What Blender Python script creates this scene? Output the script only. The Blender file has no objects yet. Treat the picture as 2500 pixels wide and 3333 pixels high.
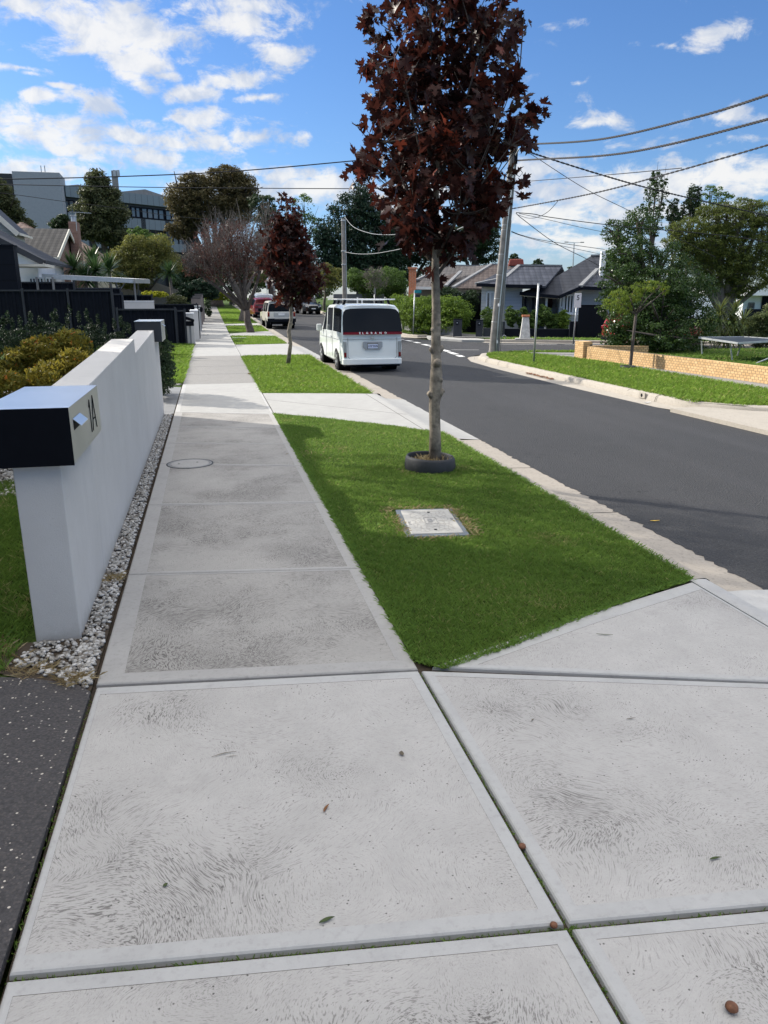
import bpy, bmesh, math, random
import numpy as np
from mathutils import Vector, Matrix
PI = math.pi; R = math.radians
scn = bpy.context.scene
COL = scn.collection
# ------------------------------------------------------------------ camera
F = 2450.0; CX = 1250.0; CY = 1666.5; CAMH = 1.8
PITCH = math.atan((CY-967.0)/F)
FH = F*math.cos(PITCH)+(CY-967.0)*math.sin(PITCH)
YAW = math.atan((CX-677.0)/FH)
cam = bpy.data.cameras.new('camera'); camo = bpy.data.objects.new('camera', cam); COL.objects.link(camo)
cam.sensor_fit = 'VERTICAL'; cam.sensor_height = 36; cam.lens = 36*F/3333; cam.clip_end = 3000; cam.clip_start = 0.05
camo.location = (0, 0, CAMH); camo.rotation_euler = (PI/2-PITCH, 0, -YAW)
scn.camera = camo
# ------------------------------------------------------------------ light
SUN_AZ = -50.0; SUN_EL = 28.0       # azimuth clockwise from +Y
sd = Vector((math.sin(R(SUN_AZ))*math.cos(R(SUN_EL)), math.cos(R(SUN_AZ))*math.cos(R(SUN_EL)), math.sin(R(SUN_EL))))
sun = bpy.data.lights.new('sun', 'SUN'); suno = bpy.data.objects.new('sun', sun); COL.objects.link(suno)
sun.energy = 3.0; sun.angle = R(0.55); sun.color = (1.0, 0.93, 0.82)
suno.rotation_euler = sd.to_track_quat('Z', 'Y').to_euler()
scn.view_settings.view_transform = 'Standard'; scn.view_settings.look = 'None'
scn.view_settings.exposure = 1.22; scn.view_settings.gamma = 1.0

# ------------------------------------------------------------------ pixel <-> place (photo pixels 2500 x 3333)
def ray(px, py):
    x = px-CX; y = CY-py
    f = F*math.cos(PITCH)+y*math.sin(PITCH); u = y*math.cos(PITCH)-F*math.sin(PITCH)
    return np.array([x*math.cos(YAW)+f*math.sin(YAW), -x*math.sin(YAW)+f*math.cos(YAW), u])
def Z(y): return 0.012*(min(max(y, 35.0), 120.0)-35.0)
def G(px, py, off=0.0):
    r = ray(px, py); t = (off-CAMH)/r[2]
    if t*r[1] > 35: t = (off-CAMH-.42)/(r[2]-.012*r[1])
    p = r*t; return (float(p[0]), float(p[1]), CAMH+float(p[2]))
def AY(px, py, Y):
    r = ray(px, py); t = Y/r[1]; return (float(r[0]*t), float(Y), CAMH+float(r[2]*t))
def AX(px, py, X):
    r = ray(px, py); t = X/r[0]; return (float(X), float(r[1]*t), CAMH+float(r[2]*t))
def ONP(px, py, a, b):
    """ray meets the vertical plane through a and b"""
    n = np.array([b[1]-a[1], a[0]-b[0]]); r = ray(px, py); t = (n[0]*a[0]+n[1]*a[1])/(n[0]*r[0]+n[1]*r[1])
    return (float(r[0]*t), float(r[1]*t), CAMH+float(r[2]*t))
NL = (0.34, 0.94)
def L(px, py, D):
    r = ray(px, py); t = D/(NL[0]*r[0]+NL[1]*r[1]); return (float(r[0]*t), float(r[1]*t), CAMH+float(r[2]*t))

# ------------------------------------------------------------------ world
w = bpy.data.worlds.new("World"); scn.world = w; w.use_nodes = True
nt = w.node_tree; nt.nodes.clear()
class NB:
    """tiny node-building helper"""
    def __init__(s, nt): s.nt = nt
    def n(s, typ, **k):
        nd = s.nt.nodes.new(typ)
        ins = k.pop('ins', {})
        for a, v in k.items(): setattr(nd, a, v)
        for a, v in ins.items():
            sock = nd.inputs[a]
            if isinstance(v, bpy.types.NodeSocket): s.nt.links.new(v, sock)
            else: sock.default_value = v
        return nd
    def math(s, op, a, b=0.0, c=None, clamp=False):
        nd = s.nt.nodes.new('ShaderNodeMath'); nd.operation = op; nd.use_clamp = clamp
        for i, v in enumerate((a, b, c)):
            if v is None: continue
            if isinstance(v, bpy.types.NodeSocket): s.nt.links.new(v, nd.inputs[i])
            else: nd.inputs[i].default_value = v
        return nd.outputs[0]
    def vm(s, op, a, b=None, c=None, out=0):
        nd = s.nt.nodes.new('ShaderNodeVectorMath'); nd.operation = op
        for i, v in enumerate((a, b, c)):
            if v is None: continue
            if isinstance(v, bpy.types.NodeSocket): s.nt.links.new(v, nd.inputs[i])
            else: nd.inputs[i].default_value = v
        return nd.outputs[out]
    def mix(s, fac, a, b, blend='MIX'):
        nd = s.nt.nodes.new('ShaderNodeMix'); nd.data_type = 'RGBA'; nd.blend_type = blend
        for k, v in ((0, fac), (6, a), (7, b)):
            if isinstance(v, bpy.types.NodeSocket): s.nt.links.new(v, nd.inputs[k])
            else: nd.inputs[k].default_value = v if k == 0 else tuple(v)+((1,) if len(v) == 3 else ())
        return nd.outputs[2]
    def noise(s, vec, scale, detail=4, rough=.55, dist=0.0, dim='3D'):
        nd = s.nt.nodes.new('ShaderNodeTexNoise'); nd.noise_dimensions = dim
        nd.inputs['Scale'].default_value = scale; nd.inputs['Detail'].default_value = detail
        nd.inputs['Roughness'].default_value = rough; nd.inputs['Distortion'].default_value = dist
        if vec is not None: s.nt.links.new(vec, nd.inputs['Vector'])
        return nd.outputs['Fac']
    def ramp(s, fac, stops, interp='LINEAR'):
        nd = s.nt.nodes.new('ShaderNodeValToRGB'); nd.color_ramp.interpolation = interp
        e = nd.color_ramp.elements
        while len(e) > 1: e.remove(e[0])
        e[0].position = stops[0][0]; c = stops[0][1]; e[0].color = (c if not isinstance(c, (int, float)) else (c, c, c))+(1,) if not isinstance(c, (int, float)) else (c, c, c, 1)
        for p, c in stops[1:]:
            x = e.new(p); x.color = (c, c, c, 1) if isinstance(c, (int, float)) else tuple(c)+(1,)
        s.nt.links.new(fac, nd.inputs[0]); return nd.outputs[0]
    def mr(s, v, a, b, c=0.0, d=1.0, smooth=False):
        nd = s.nt.nodes.new('ShaderNodeMapRange'); nd.interpolation_type = 'SMOOTHSTEP' if smooth else 'LINEAR'
        for i, q in enumerate((v, a, b, c, d)):
            if isinstance(q, bpy.types.NodeSocket): s.nt.links.new(q, nd.inputs[i])
            else: nd.inputs[i].default_value = q
        return nd.outputs[0]
b = NB(nt)
sky = b.n('ShaderNodeTexSky', sky_type='NISHITA', sun_disc=False, sun_elevation=R(SUN_EL), sun_rotation=R(SUN_AZ), air_density=1.0, dust_density=0.35, ozone_density=2.2, altitude=50)
tc = b.n('ShaderNodeTexCoord')
D = b.vm('NORMALIZE', tc.outputs['Generated'])
sp = b.n('ShaderNodeSeparateXYZ', ins={0: D})
az = b.math('ARCTAN2', sp.outputs[0], sp.outputs[1]); el = b.math('ARCSINE', sp.outputs[2])
ae = b.n('ShaderNodeCombineXYZ', ins={0: az, 1: el}).outputs[0]
def dirae(px, py):
    r = ray(px, py); return math.atan2(r[0], r[1]), math.atan2(r[2], math.hypot(r[0], r[1]))
# the clouds: centre (photo pixel), radii in photo pixels, weight
CL = [(330,90,330,130),(450,190,230,60),(90,30,120,80),(800,25,260,55),(800,88,230,55),(930,180,100,60),(800,255,130,42),(850,318,90,25),
 (310,340,140,50),(150,330,70,34),(600,300,110,45),(640,390,120,55),(470,265,130,45),(120,430,260,75),(390,440,110,40),(230,480,140,35),(480,400,90,30),
 (620,470,190,62),(860,440,150,52),(480,510,330,55),(120,560,240,60),(880,570,260,40),(1000,620,260,90),(700,610,300,70),(560,240,70,30),
 (1950,400,240,55,.3),(2100,470,220,40,.35),(2330,470,200,40,.35),(2320,120,110,50),(2180,140,80,26,.45),(1860,90,130,34,.5),(1890,265,60,20,.4),(2400,380,120,40),
 (2000,610,700,95),(2350,575,400,75),(1750,560,200,70),(1950,780,420,50),(1300,640,300,80),(1800,700,300,60),(2200,700,500,60),(90,230,110,20),(130,250,60,18),(220,290,50,15)]
mn = None
wz = b.noise(D, 9.0, 3, .6)
wn = b.n('ShaderNodeTexNoise', ins={'Vector': D, 'Scale': 14.0, 'Detail': 4.0, 'Roughness': .6})
warp = b.vm('MULTIPLY_ADD', wn.outputs['Color'], (.07, .03, 0), (-.035, -.015, 0))
aw = b.vm('ADD', ae, warp)
for cl_ in CL:
    px, py, rx, ry = cl_[:4]
    a, e = dirae(px, py); f = 1/2548.0; sx = 1/(rx*f*1.02); sy = 1/(ry*f*.95)
    q = b.vm('MULTIPLY_ADD', aw, (sx, sy, 0), (-a*sx, -e*sy, 0)); ln = b.vm('LENGTH', q, out='Value')
    if len(cl_) > 4: ln = b.math('ADD', ln, cl_[4])
    mn = ln if mn is None else b.math('MINIMUM', mn, ln)
# planar projection so that the cloud grain flattens towards the horizon
zz = b.math('ADD', b.math('MAXIMUM', sp.outputs[2], 0.0), .10)
pl = b.n('ShaderNodeCombineXYZ', ins={0: b.math('DIVIDE', sp.outputs[0], zz), 1: b.math('DIVIDE', sp.outputs[1], zz), 2: 0.0}).outputs[0]
n1 = b.noise(pl, 2.6, 9, .62, .25); n2 = b.noise(b.vm('MULTIPLY', ae, (.8, 1.3, 1.0)), 26.0, 9, .66, .35)
nn = b.math('ADD', b.math('MULTIPLY', n1, .38), b.math('MULTIPLY', n2, .62))
core = b.math('MULTIPLY', b.math('SUBTRACT', .93, mn), .24)
core = b.math('MAXIMUM', core, -.30)
# bright cloud invented outside the frame, right and overhead, to fill the shade
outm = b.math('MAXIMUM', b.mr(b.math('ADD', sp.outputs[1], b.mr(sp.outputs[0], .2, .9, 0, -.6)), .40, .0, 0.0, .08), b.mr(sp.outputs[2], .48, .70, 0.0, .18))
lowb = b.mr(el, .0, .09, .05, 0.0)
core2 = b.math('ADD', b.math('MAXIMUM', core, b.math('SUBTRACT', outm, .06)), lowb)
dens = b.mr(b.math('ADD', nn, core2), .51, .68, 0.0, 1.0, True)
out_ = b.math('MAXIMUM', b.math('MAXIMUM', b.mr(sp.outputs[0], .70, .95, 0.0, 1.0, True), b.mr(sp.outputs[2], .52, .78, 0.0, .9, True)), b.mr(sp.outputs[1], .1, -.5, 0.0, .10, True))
wst = b.mr(out_, 0.0, 1.0, .42, 1.9)  # out-of-frame cloud strengthened to brighten the shaded foreground
nsh = b.noise(b.vm('ADD', ae, (.0, .022, 0)), 16.0, 5, .6, .3)
cshade = b.mr(b.math('SUBTRACT', nsh, b.math('MULTIPLY', core, .25)), .36, .62, 1.0, 0.0, True)
ccol = b.mix(cshade, (.60, .67, .80), (1.0, .985, .955))
ccol = b.mix(b.math('MULTIPLY', out_, .9), ccol, (1.0, .945, .87))  # the same added cloud is tinted warm to take blue out of the shade
skyc = b.mix(1.0, sky.outputs[0], b.ramp(el, [(0.0, (.66, .78, 1.12)), (.12, (.60, .80, 1.10)), (.3, (.58, .82, 1.16)), (.52, (.62, .84, 1.12)), (.7, (.9, .95, .98)), (1.0, (.95, .95, .95))]), 'MULTIPLY')
bg1 = b.n('ShaderNodeBackground', ins={'Color': skyc, 'Strength': .058})
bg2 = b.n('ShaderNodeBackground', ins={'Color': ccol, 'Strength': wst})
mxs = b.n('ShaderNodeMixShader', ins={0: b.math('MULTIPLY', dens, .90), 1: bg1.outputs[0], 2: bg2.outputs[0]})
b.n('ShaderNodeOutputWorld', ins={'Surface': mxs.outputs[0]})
w.cycles.sampling_method = 'MANUAL'; w.cycles.sample_map_resolution = 512

# ------------------------------------------------------------------ mesh builder
rng = np.random.default_rng(7); random.seed(7)
class MB:
    def __init__(s): s.v = []; s.f = []; s.m = []; s.cm = 0
    def add(s, vs, fs):
        o = len(s.v); s.v += [tuple(map(float, p)) for p in vs]
        s.f += [tuple(i+o for i in q) for q in fs]; s.m += [s.cm]*len(fs); return s
    def box(s, c, sz, rz=0.0, top=None):
        hx, hy, hz = sz[0]/2, sz[1]/2, sz[2]/2; tx, ty = (hx, hy) if top is None else (top[0]/2, top[1]/2)
        P = [(-hx,-hy,-hz),(hx,-hy,-hz),(hx,hy,-hz),(-hx,hy,-hz),(-tx,-ty,hz),(tx,-ty,hz),(tx,ty,hz),(-tx,ty,hz)]
        cr, sr = math.cos(rz), math.sin(rz)
        return s.add([(c[0]+x*cr-y*sr, c[1]+x*sr+y*cr, c[2]+z) for x, y, z in P], [(0,3,2,1),(4,5,6,7),(0,1,5,4),(1,2,6,5),(2,3,7,6),(3,0,4,7)])
    def bar(s, a, b_, wd, ht, up=(0,0,1)):
        a = Vector(a); b_ = Vector(b_); d = (b_-a).normalized(); sd_ = d.cross(Vector(up))
        if sd_.length < 1e-4: sd_ = Vector((1, 0, 0))
        sd_.normalize(); u = sd_.cross(d).normalized(); x = sd_*wd/2; z = u*ht/2
        return s.add([a-x-z, a+x-z, a+x+z, a-x+z, b_-x-z, b_+x-z, b_+x+z, b_-x+z], [(0,1,2,3),(7,6,5,4),(0,4,5,1),(1,5,6,2),(2,6,7,3),(3,7,4,0)])
    def tube(s, pts, rad, n=8, cap=True):
        pts = [Vector(p) for p in pts]; k = len(pts)
        if isinstance(rad, (int, float)): rad = [rad]*k
        vs = []; ref = None
        for i in range(k):
            d = (pts[min(i+1, k-1)]-pts[max(i-1, 0)])
            if d.length < 1e-7: d = Vector((0, 0, 1))
            d.normalize()
            if ref is None: ref = Vector((1, 0, 0)) if abs(d.x) < .8 else Vector((0, 1, 0))
            x = (ref-d*ref.dot(d)).normalized(); y = d.cross(x); ref = x
            for j in range(n):
                t = 2*PI*j/n; vs.append(pts[i]+(x*math.cos(t)+y*math.sin(t))*rad[i])
        fs = [(i*n+j, i*n+(j+1) % n, (i+1)*n+(j+1) % n, (i+1)*n+j) for i in range(k-1) for j in range(n)]
        if cap: fs += [tuple(range(n))[::-1], tuple((k-1)*n+j for j in range(n))]
        return s.add(vs, fs)
    def prism(s, poly, ext):
        e = Vector(ext); k = len(poly); vs = [Vector(p) for p in poly]; vs += [p+e for p in vs]
        fs = [tuple(range(k))[::-1], tuple(range(k, 2*k))]+[(i, (i+1) % k, k+(i+1) % k, k+i) for i in range(k)]
        return s.add(vs, fs)
    def lathe(s, prof, c, n=24, ax='z', seg=None):
        vs = []; m_ = len(prof)
        for (r, h) in prof:
            for j in range(n):
                t = 2*PI*j/n; x, y = r*math.cos(t), r*math.sin(t)
                vs.append((c[0]+x, c[1]+y, c[2]+h) if ax == 'z' else (c[0]+h, c[1]+x, c[2]+y) if ax == 'x' else (c[0]+x, c[1]+h, c[2]+y))
        fs = [(i*n+j, i*n+(j+1) % n, (i+1)*n+(j+1) % n, (i+1)*n+j) for i in range(m_-1) for j in range(n)]
        return s.add(vs, fs)
    def build(s, name, m, parent=None, smooth=False, bevel=0.0, world=False, seg=2):
        me = bpy.data.meshes.new(name); me.from_pydata(s.v, [], s.f); me.validate()
        ms = m if isinstance(m, (list, tuple)) else [m]
        for q in ms: me.materials.append(q)
        if len(ms) > 1 and len(me.polygons) == len(s.m): me.polygons.foreach_set('material_index', s.m)
        bm = bmesh.new(); bm.from_mesh(me); bmesh.ops.recalc_face_normals(bm, faces=bm.faces); bm.to_mesh(me); bm.free()
        return link(name, me, parent, smooth, bevel, world, seg)
def link(name, me, parent=None, smooth=False, bevel=0.0, world=False, seg=2):
    o = bpy.data.objects.new(name, me); COL.objects.link(o)
    if smooth:
        me.polygons.foreach_set('use_smooth', [True]*len(me.polygons))
        if smooth == 'auto':
            try: me.set_sharp_from_angle(angle=R(38))
            except Exception: pass
    if bevel:
        md = o.modifiers.new('bevel', 'BEVEL'); md.width = bevel; md.segments = seg; md.limit_method = 'ANGLE'
    if parent is not None:
        o.parent = parent
        if world: o.matrix_parent_inverse = Matrix.Translation(-Vector(parent.location))
    return o
def tag(o, label=None, cat=None, group=None, kind=None):
    if label: o['label'] = label
    if cat: o['category'] = cat
    if group: o['group'] = group
    if kind: o['kind'] = kind
    return o
def thing(name, label, cat, loc=(0, 0, 0), rz=0.0, group=None):
    o = bpy.data.objects.new(name, None); COL.objects.link(o); o.location = loc; o.rotation_euler = (0, 0, rz)
    o.empty_display_size = .2
    return tag(o, label, cat, group)
def copy_tree(o, parent=None):
    c = o.copy(); COL.objects.link(c); c.parent = parent
    if parent is not None: c.matrix_parent_inverse = o.matrix_parent_inverse.copy()
    for ch in [q for q in bpy.data.objects if q.parent == o]: copy_tree(ch, c)
    return c
def npmesh(name, verts, faces_n, idx, mats, colors=None, matidx=None):
    """numpy mesh: verts (n,3); faces all of faces_n corners; idx flat; colors per face"""
    me = bpy.data.meshes.new(name); nf = len(idx)//faces_n
    me.vertices.add(len(verts)); me.vertices.foreach_set('co', np.asarray(verts, np.float32).ravel())
    me.loops.add(len(idx)); me.loops.foreach_set('vertex_index', np.asarray(idx, np.int32))
    me.polygons.add(nf); me.polygons.foreach_set('loop_start', np.arange(0, nf*faces_n, faces_n, dtype=np.int32))
    try: me.polygons.foreach_set('loop_total', np.full(nf, faces_n, np.int32))
    except Exception: pass
    for m in (mats if isinstance(mats, (list, tuple)) else [mats]): me.materials.append(m)
    if colors is not None:
        a = me.attributes.new('tint', 'FLOAT', 'FACE'); a.data.foreach_set('value', np.asarray(colors, np.float32))
    me.update(calc_edges=True); me.validate(); return me

# ------------------------------------------------------------------ materials
def newmat(name):
    m = bpy.data.materials.new(name); m.use_nodes = True; m.node_tree.nodes.clear(); return m, NB(m.node_tree)
def finish(b, color, rough=.8, bump=None, bstr=.2, bdist=.01, metal=0.0, spec=.5, coat=0.0, extra=None):
    p = b.n('ShaderNodeBsdfPrincipled')
    def put(k, v):
        if isinstance(v, bpy.types.NodeSocket): b.nt.links.new(v, p.inputs[k])
        else: p.inputs[k].default_value = (tuple(v)+(1,) if k == 'Base Color' and len(v) == 3 else v)
    put('Base Color', color); put('Roughness', rough); put('Metallic', metal); put('Specular IOR Level', spec); put('Coat Weight', coat)
    if bump is not None:
        bn = b.n('ShaderNodeBump', ins={'Height': bump, 'Strength': bstr, 'Distance': bdist}); b.nt.links.new(bn.outputs[0], p.inputs['Normal'])
    out = b.n('ShaderNodeOutputMaterial', ins={'Surface': p.outputs[0]}); return p
def plain(name, c, rough=.6, var=.12, sc=6.0, metal=0.0, bump=0.0, bsc=60.0, spec=.3, coat=0.0, dirt=0.0):
    m, b = newmat(name); tc = b.n('ShaderNodeTexCoord').outputs['Object']
    n = b.noise(tc, sc, 5, .6)
    c1 = tuple(max(0, x*(1-var*1.4)) for x in c); c2 = tuple(min(1, x*(1+var)) for x in c)
    col = b.mix(b.mr(n, .3, .7), c1, c2)
    if dirt:
        n3 = b.noise(tc, sc*.37, 7, .65); col = b.mix(b.mr(n3, .5, .72, 0, dirt), col, tuple(x*.35 for x in c))
    bp = b.noise(tc, bsc, 4, .6) if bump else None
    finish(b, col, b.mr(n, 0, 1, rough*.9, min(1, rough*1.1)), bp, bump, .004, metal, spec, coat)
    return m
def concrete(name, base, dirtc, amt, tc_scale=1.0, streak=1.0, lo=.40, hi=.62, worn=()):
    """broomed concrete: streaks follow fans around scattered centres, dirt sits in the grooves"""
    m, b = newmat(name); P = b.n('ShaderNodeTexCoord').outputs['Object']
    wp = b.n('ShaderNodeTexNoise', ins={'Vector': P, 'Scale': 1.6, 'Detail': 2.0})
    Pw = b.vm('MULTIPLY_ADD', wp.outputs['Color'], (.5, .5, 0), P)
    vo = b.n('ShaderNodeTexVoronoi', ins={'Vector': Pw, 'Scale': 2.3}, voronoi_dimensions='2D')
    off = b.vm('MULTIPLY_ADD', vo.outputs['Color'], (.5, .5, 0), (-.25, -.25, 0))
    dd = b.vm('SUBTRACT', Pw, b.vm('ADD', vo.outputs['Position'], off))
    s3 = b.n('ShaderNodeSeparateXYZ', ins={0: dd})
    rr = b.vm('LENGTH', dd, out='Value'); th = b.math('ARCTAN2', s3.outputs[0], s3.outputs[1])
    pv = b.n('ShaderNodeCombineXYZ', ins={0: b.math('MULTIPLY', rr, 330.0*streak), 1: b.math('MULTIPLY', b.math('MULTIPLY', th, b.math('ADD', rr, .15)), 30.0*streak), 2: vo.outputs['Distance']}).outputs[0]
    st = b.noise(pv, 1.0, 3, .6)
    big = b.noise(P, 1.1, 5, .62); mid = b.noise(P, 5.5, 5, .65); fine = b.noise(P, 160.0, 3, .7)
    thr = b.math('ADD', b.math('MULTIPLY', big, .75), b.math('MULTIPLY', mid, .25))
    for (wx, wy, rx_, ry_, st_) in worn:      # places where the brooming is deeper and holds more dirt
        ln_ = b.vm('LENGTH', b.vm('MULTIPLY', b.vm('SUBTRACT', P, (wx, wy, 0.0)), (1/rx_, 1/ry_, 0.0)), out='Value'); thr = b.math('ADD', thr, b.mr(ln_, .05, 1.0, st_*.62, 0.0, True))
    cover = b.mr(thr, lo, hi, 0.0, 1.0, True)          # where grooves hold dirt
    k = b.mr(b.math('ADD', st, b.math('MULTIPLY', cover, .085*amt)), .55, .67, 0.0, 1.0, True)
    k = b.math('MULTIPLY', k, b.mr(cover, 0.0, 1.0, .30, .88))
    c0 = b.mix(b.mr(mid, .3, .7), tuple(x*.90 for x in base), tuple(x*1.06 for x in base))
    c0 = b.mix(b.mr(fine, .35, .7, 0, .30), c0, tuple(x*.70 for x in base))
    c0 = b.mix(b.mr(big, .48, .68, 0, .20), c0, tuple(x*.72 for x in base)); c0 = b.mix(b.mr(b.noise(P, 2.6, 6, .7), .60, .66, 0, .16), c0, tuple(x*.6 for x in base))
    c0 = b.mix(b.math('MULTIPLY', cover, .30*amt), c0, tuple(x*.62 for x in base))
    sv = b.n('ShaderNodeTexVoronoi', ins={'Vector': P, 'Scale': 26.0}, voronoi_dimensions='2D')
    spk = b.mr(sv.outputs['Distance'], .05, .10, 1.0, 0.0)
    spk = b.math('MULTIPLY', spk, b.mr(b.noise(P, 11.0, 2), .55, .6))
    c1 = b.mix(b.math('MULTIPLY', k, min(1, .85*amt+.1)), c0, dirtc)
    c1 = b.mix(b.math('MULTIPLY', spk, .8), c1, tuple(x*.5 for x in dirtc))
    hgt = b.math('ADD', b.math('MULTIPLY', b.math('SUBTRACT', 1.0, st), .8), b.math('MULTIPLY', fine, .4))
    finish(b, c1, .88, hgt, .55, .0035, spec=.3)
    return m
def smoothcon(name, base, dirtc, d=.35):
    m, b = newmat(name); P = b.n('ShaderNodeTexCoord').outputs['Object']
    n = b.noise(P, 4.0, 7, .7); n2 = b.noise(P, 34.0, 4, .7); n3 = b.noise(P, 210.0, 3, .6)
    c = b.mix(b.mr(n, .3, .7), tuple(x*.86 for x in base), tuple(x*1.05 for x in base))
    c = b.mix(b.mr(n2, .52, .72, 0, d), c, dirtc)
    c = b.mix(b.mr(n, .56, .75, 0, d*1.2), c, tuple(x*.6 for x in base))
    finish(b, c, .85, b.math('ADD', n2, b.math('MULTIPLY', n3, .5)), .3, .003, spec=.3); return m
def foliage(name, c1, c2, c3=None, trans=.35, rough=.55, lo=.25, hi=.8):
    m, b = newmat(name); at = b.n('ShaderNodeAttribute', attribute_name='tint').outputs['Fac']
    P = b.n('ShaderNodeTexCoord').outputs['Object']; n = b.noise(P, 1.3, 4, .6)
    f = b.math('ADD', b.math('MULTIPLY', at, .65), b.math('MULTIPLY', n, .45))
    col = b.mix(b.mr(f, lo, hi), c1, c2)
    if c3: col = b.mix(b.mr(at, .86, .93), col, c3)
    d = b.n('ShaderNodeBsdfPrincipled', ins={'Base Color': col, 'Roughness': rough, 'Specular IOR Level': .16})
    t = b.n('ShaderNodeBsdfTranslucent', ins={'Color': b.mix(.45, col, tuple(min(1, x*2.4) for x in c2))})
    mx = b.n('ShaderNodeMixShader', ins={0: trans, 1: d.outputs[0], 2: t.outputs[0]})
    b.n('ShaderNodeOutputMaterial', ins={'Surface': mx.outputs[0]}); return m
def tilem(name, c1, c2, ux=(1, 0), zs=.16, us=.30, rough=.55, line=.35):
    """roof tiles: courses step with height, rolls run up the slope"""
    m, b = newmat(name); P = b.n('ShaderNodeTexCoord').outputs['Object']; s = b.n('ShaderNodeSeparateXYZ', ins={0: P})
    u = b.math('ADD', b.math('MULTIPLY', s.outputs[0], ux[0]), b.math('MULTIPLY', s.outputs[1], ux[1]))
    row = b.math('DIVIDE', s.outputs[2], zs); fr = b.math('FRACT', row); fl = b.math('FLOOR', row)
    cu = b.math('DIVIDE', u, us); cf = b.math('FRACT', cu); cl = b.math('FLOOR', cu)
    cell = b.n('ShaderNodeCombineXYZ', ins={0: cl, 1: fl}).outputs[0]
    wn_ = b.n('ShaderNodeTexWhiteNoise', ins={'Vector': cell}).outputs['Value']
    n = b.noise(P, .9, 5, .6)
    c = b.mix(b.math('ADD', b.math('MULTIPLY', wn_, .45), b.math('MULTIPLY', n, .5)), c1, c2)
    edge = b.mr(fr, 0.0, .22, 1.0, 0.0); c = b.mix(b.math('MULTIPLY', edge, .75), c, tuple(x*line for x in c1))
    roll = b.math('ABSOLUTE', b.math('SUBTRACT', cf, .5)); c = b.mix(b.mr(roll, .3, .5, 0, .35), c, tuple(x*.45 for x in c1))
    h = b.math('ADD', b.math('MULTIPLY', fr, -.6), b.math('MULTIPLY', roll, -.8))
    finish(b, c, .8, h, .9, .04, spec=.12); return m
def boardm(name, c, sp_=.16, rough=.6, vertical=None):
    m, b = newmat(name); P = b.n('ShaderNodeTexCoord').outputs['Object']; s = b.n('ShaderNodeSeparateXYZ', ins={0: P})
    q = s.outputs[2] if vertical is None else b.math('ADD', b.math('MULTIPLY', s.outputs[0], vertical[0]), b.math('MULTIPLY', s.outputs[1], vertical[1]))
    fr = b.math('FRACT', b.math('DIVIDE', q, sp_)); n = b.noise(P, 3.0, 5, .6)
    wn_ = b.n('ShaderNodeTexWhiteNoise', ins={'Vector': b.n('ShaderNodeCombineXYZ', ins={0: b.math('FLOOR', b.math('DIVIDE', q, sp_))}).outputs[0]}).outputs['Value']
    cc = b.mix(b.math('ADD', b.math('MULTIPLY', n, .7), b.math('MULTIPLY', wn_, .3)), tuple(x*.85 for x in c), tuple(min(1, x*1.1) for x in c))
    cc = b.mix(b.mr(fr, 0.0, .12, .8, 0.0), cc, tuple(x*.35 for x in c))
    finish(b, cc, rough, fr, .6, .02, spec=.12); return m
def brickm(name, c1, c2, mortar, sx, sz, ux=(1, 0), mort=.06):
    m, b = newmat(name); P = b.n('ShaderNodeTexCoord').outputs['Object']; s = b.n('ShaderNodeSeparateXYZ', ins={0: P})
    u = b.math('ADD', b.math('MULTIPLY', s.outputs[0], ux[0]), b.math('MULTIPLY', s.outputs[1], ux[1]))
    v = b.n('ShaderNodeCombineXYZ', ins={0: b.math('DIVIDE', u, sx), 1: b.math('DIVIDE', s.outputs[2], sz)}).outputs[0]
    br = b.n('ShaderNodeTexBrick', offset=.5, ins={'Vector': v, 'Scale': 1.0, 'Mortar Size': mort, 'Brick Width': 1.0, 'Row Height': 1.0, 'Color1': tuple(c1)+(1,), 'Color2': tuple(c2)+(1,), 'Mortar': tuple(mortar)+(1,), 'Mortar Smooth': .2, 'Bias': 0.0})
    n = b.noise(P, 7.0, 6, .65)
    c = b.mix(b.mr(n, .45, .75, 0, .45), br.outputs['Color'], tuple(x*.5 for x in c1))
    finish(b, c, .9, b.math('SUBTRACT', b.math('MULTIPLY', n, .3), br.outputs['Fac']), .5, .012, spec=.2); return m
def glassm(name, c=(.02, .03, .04), rough=.06, spec=.5):
    m, b = newmat(name); finish(b, c, rough, spec=spec); return m

M = {}
M['path'] = concrete('path_concrete', (.34, .33, .312), (.070, .064, .060), 1.0, lo=.36, hi=.62, worn=((-.1, 3.75, .8, .45, .16), (-.3, 4.5, .5, .5, .08)))
M['slab'] = concrete('slab_concrete', (.415, .405, .39), (.070, .064, .060), 1.0, lo=.45, hi=.74, worn=((-.25, 2.0, .75, .42, .30), (.45, 1.30, .75, .38, .30), (-.35, 3.15, .45, .25, .16), (1.9, 1.95, .9, .5, .10), (1.35, 1.35, .35, .3, .22), (-.45, 2.5, .3, .6, .12), (1.2, 2.1, .25, .5, .14)))
M['newcon'] = concrete('pale_concrete', (.35, .35, .34), (.22, .20, .19), .35, lo=.5, hi=.75)
M['border'] = smoothcon('trowelled_border', (.34, .335, .325), (.16, .15, .14), .35)
M['borderL'] = smoothcon('pale_trowelled_border', (.40, .40, .395), (.2, .19, .18), .3)
M['kerb'] = smoothcon('kerb_concrete', (.36, .33, .285), (.16, .14, .12), .55)
M['gutter'] = smoothcon('gutter_concrete', (.33, .30, .26), (.14, .125, .11), .7)
M['oldpath'] = smoothcon('weathered_path', (.24, .235, .225), (.07, .065, .06), .8)
M['render'] = plain('white_render', (.50, .51, .53), .85, .05, 3.0, bump=.35, bsc=170, spec=.25)
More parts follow.
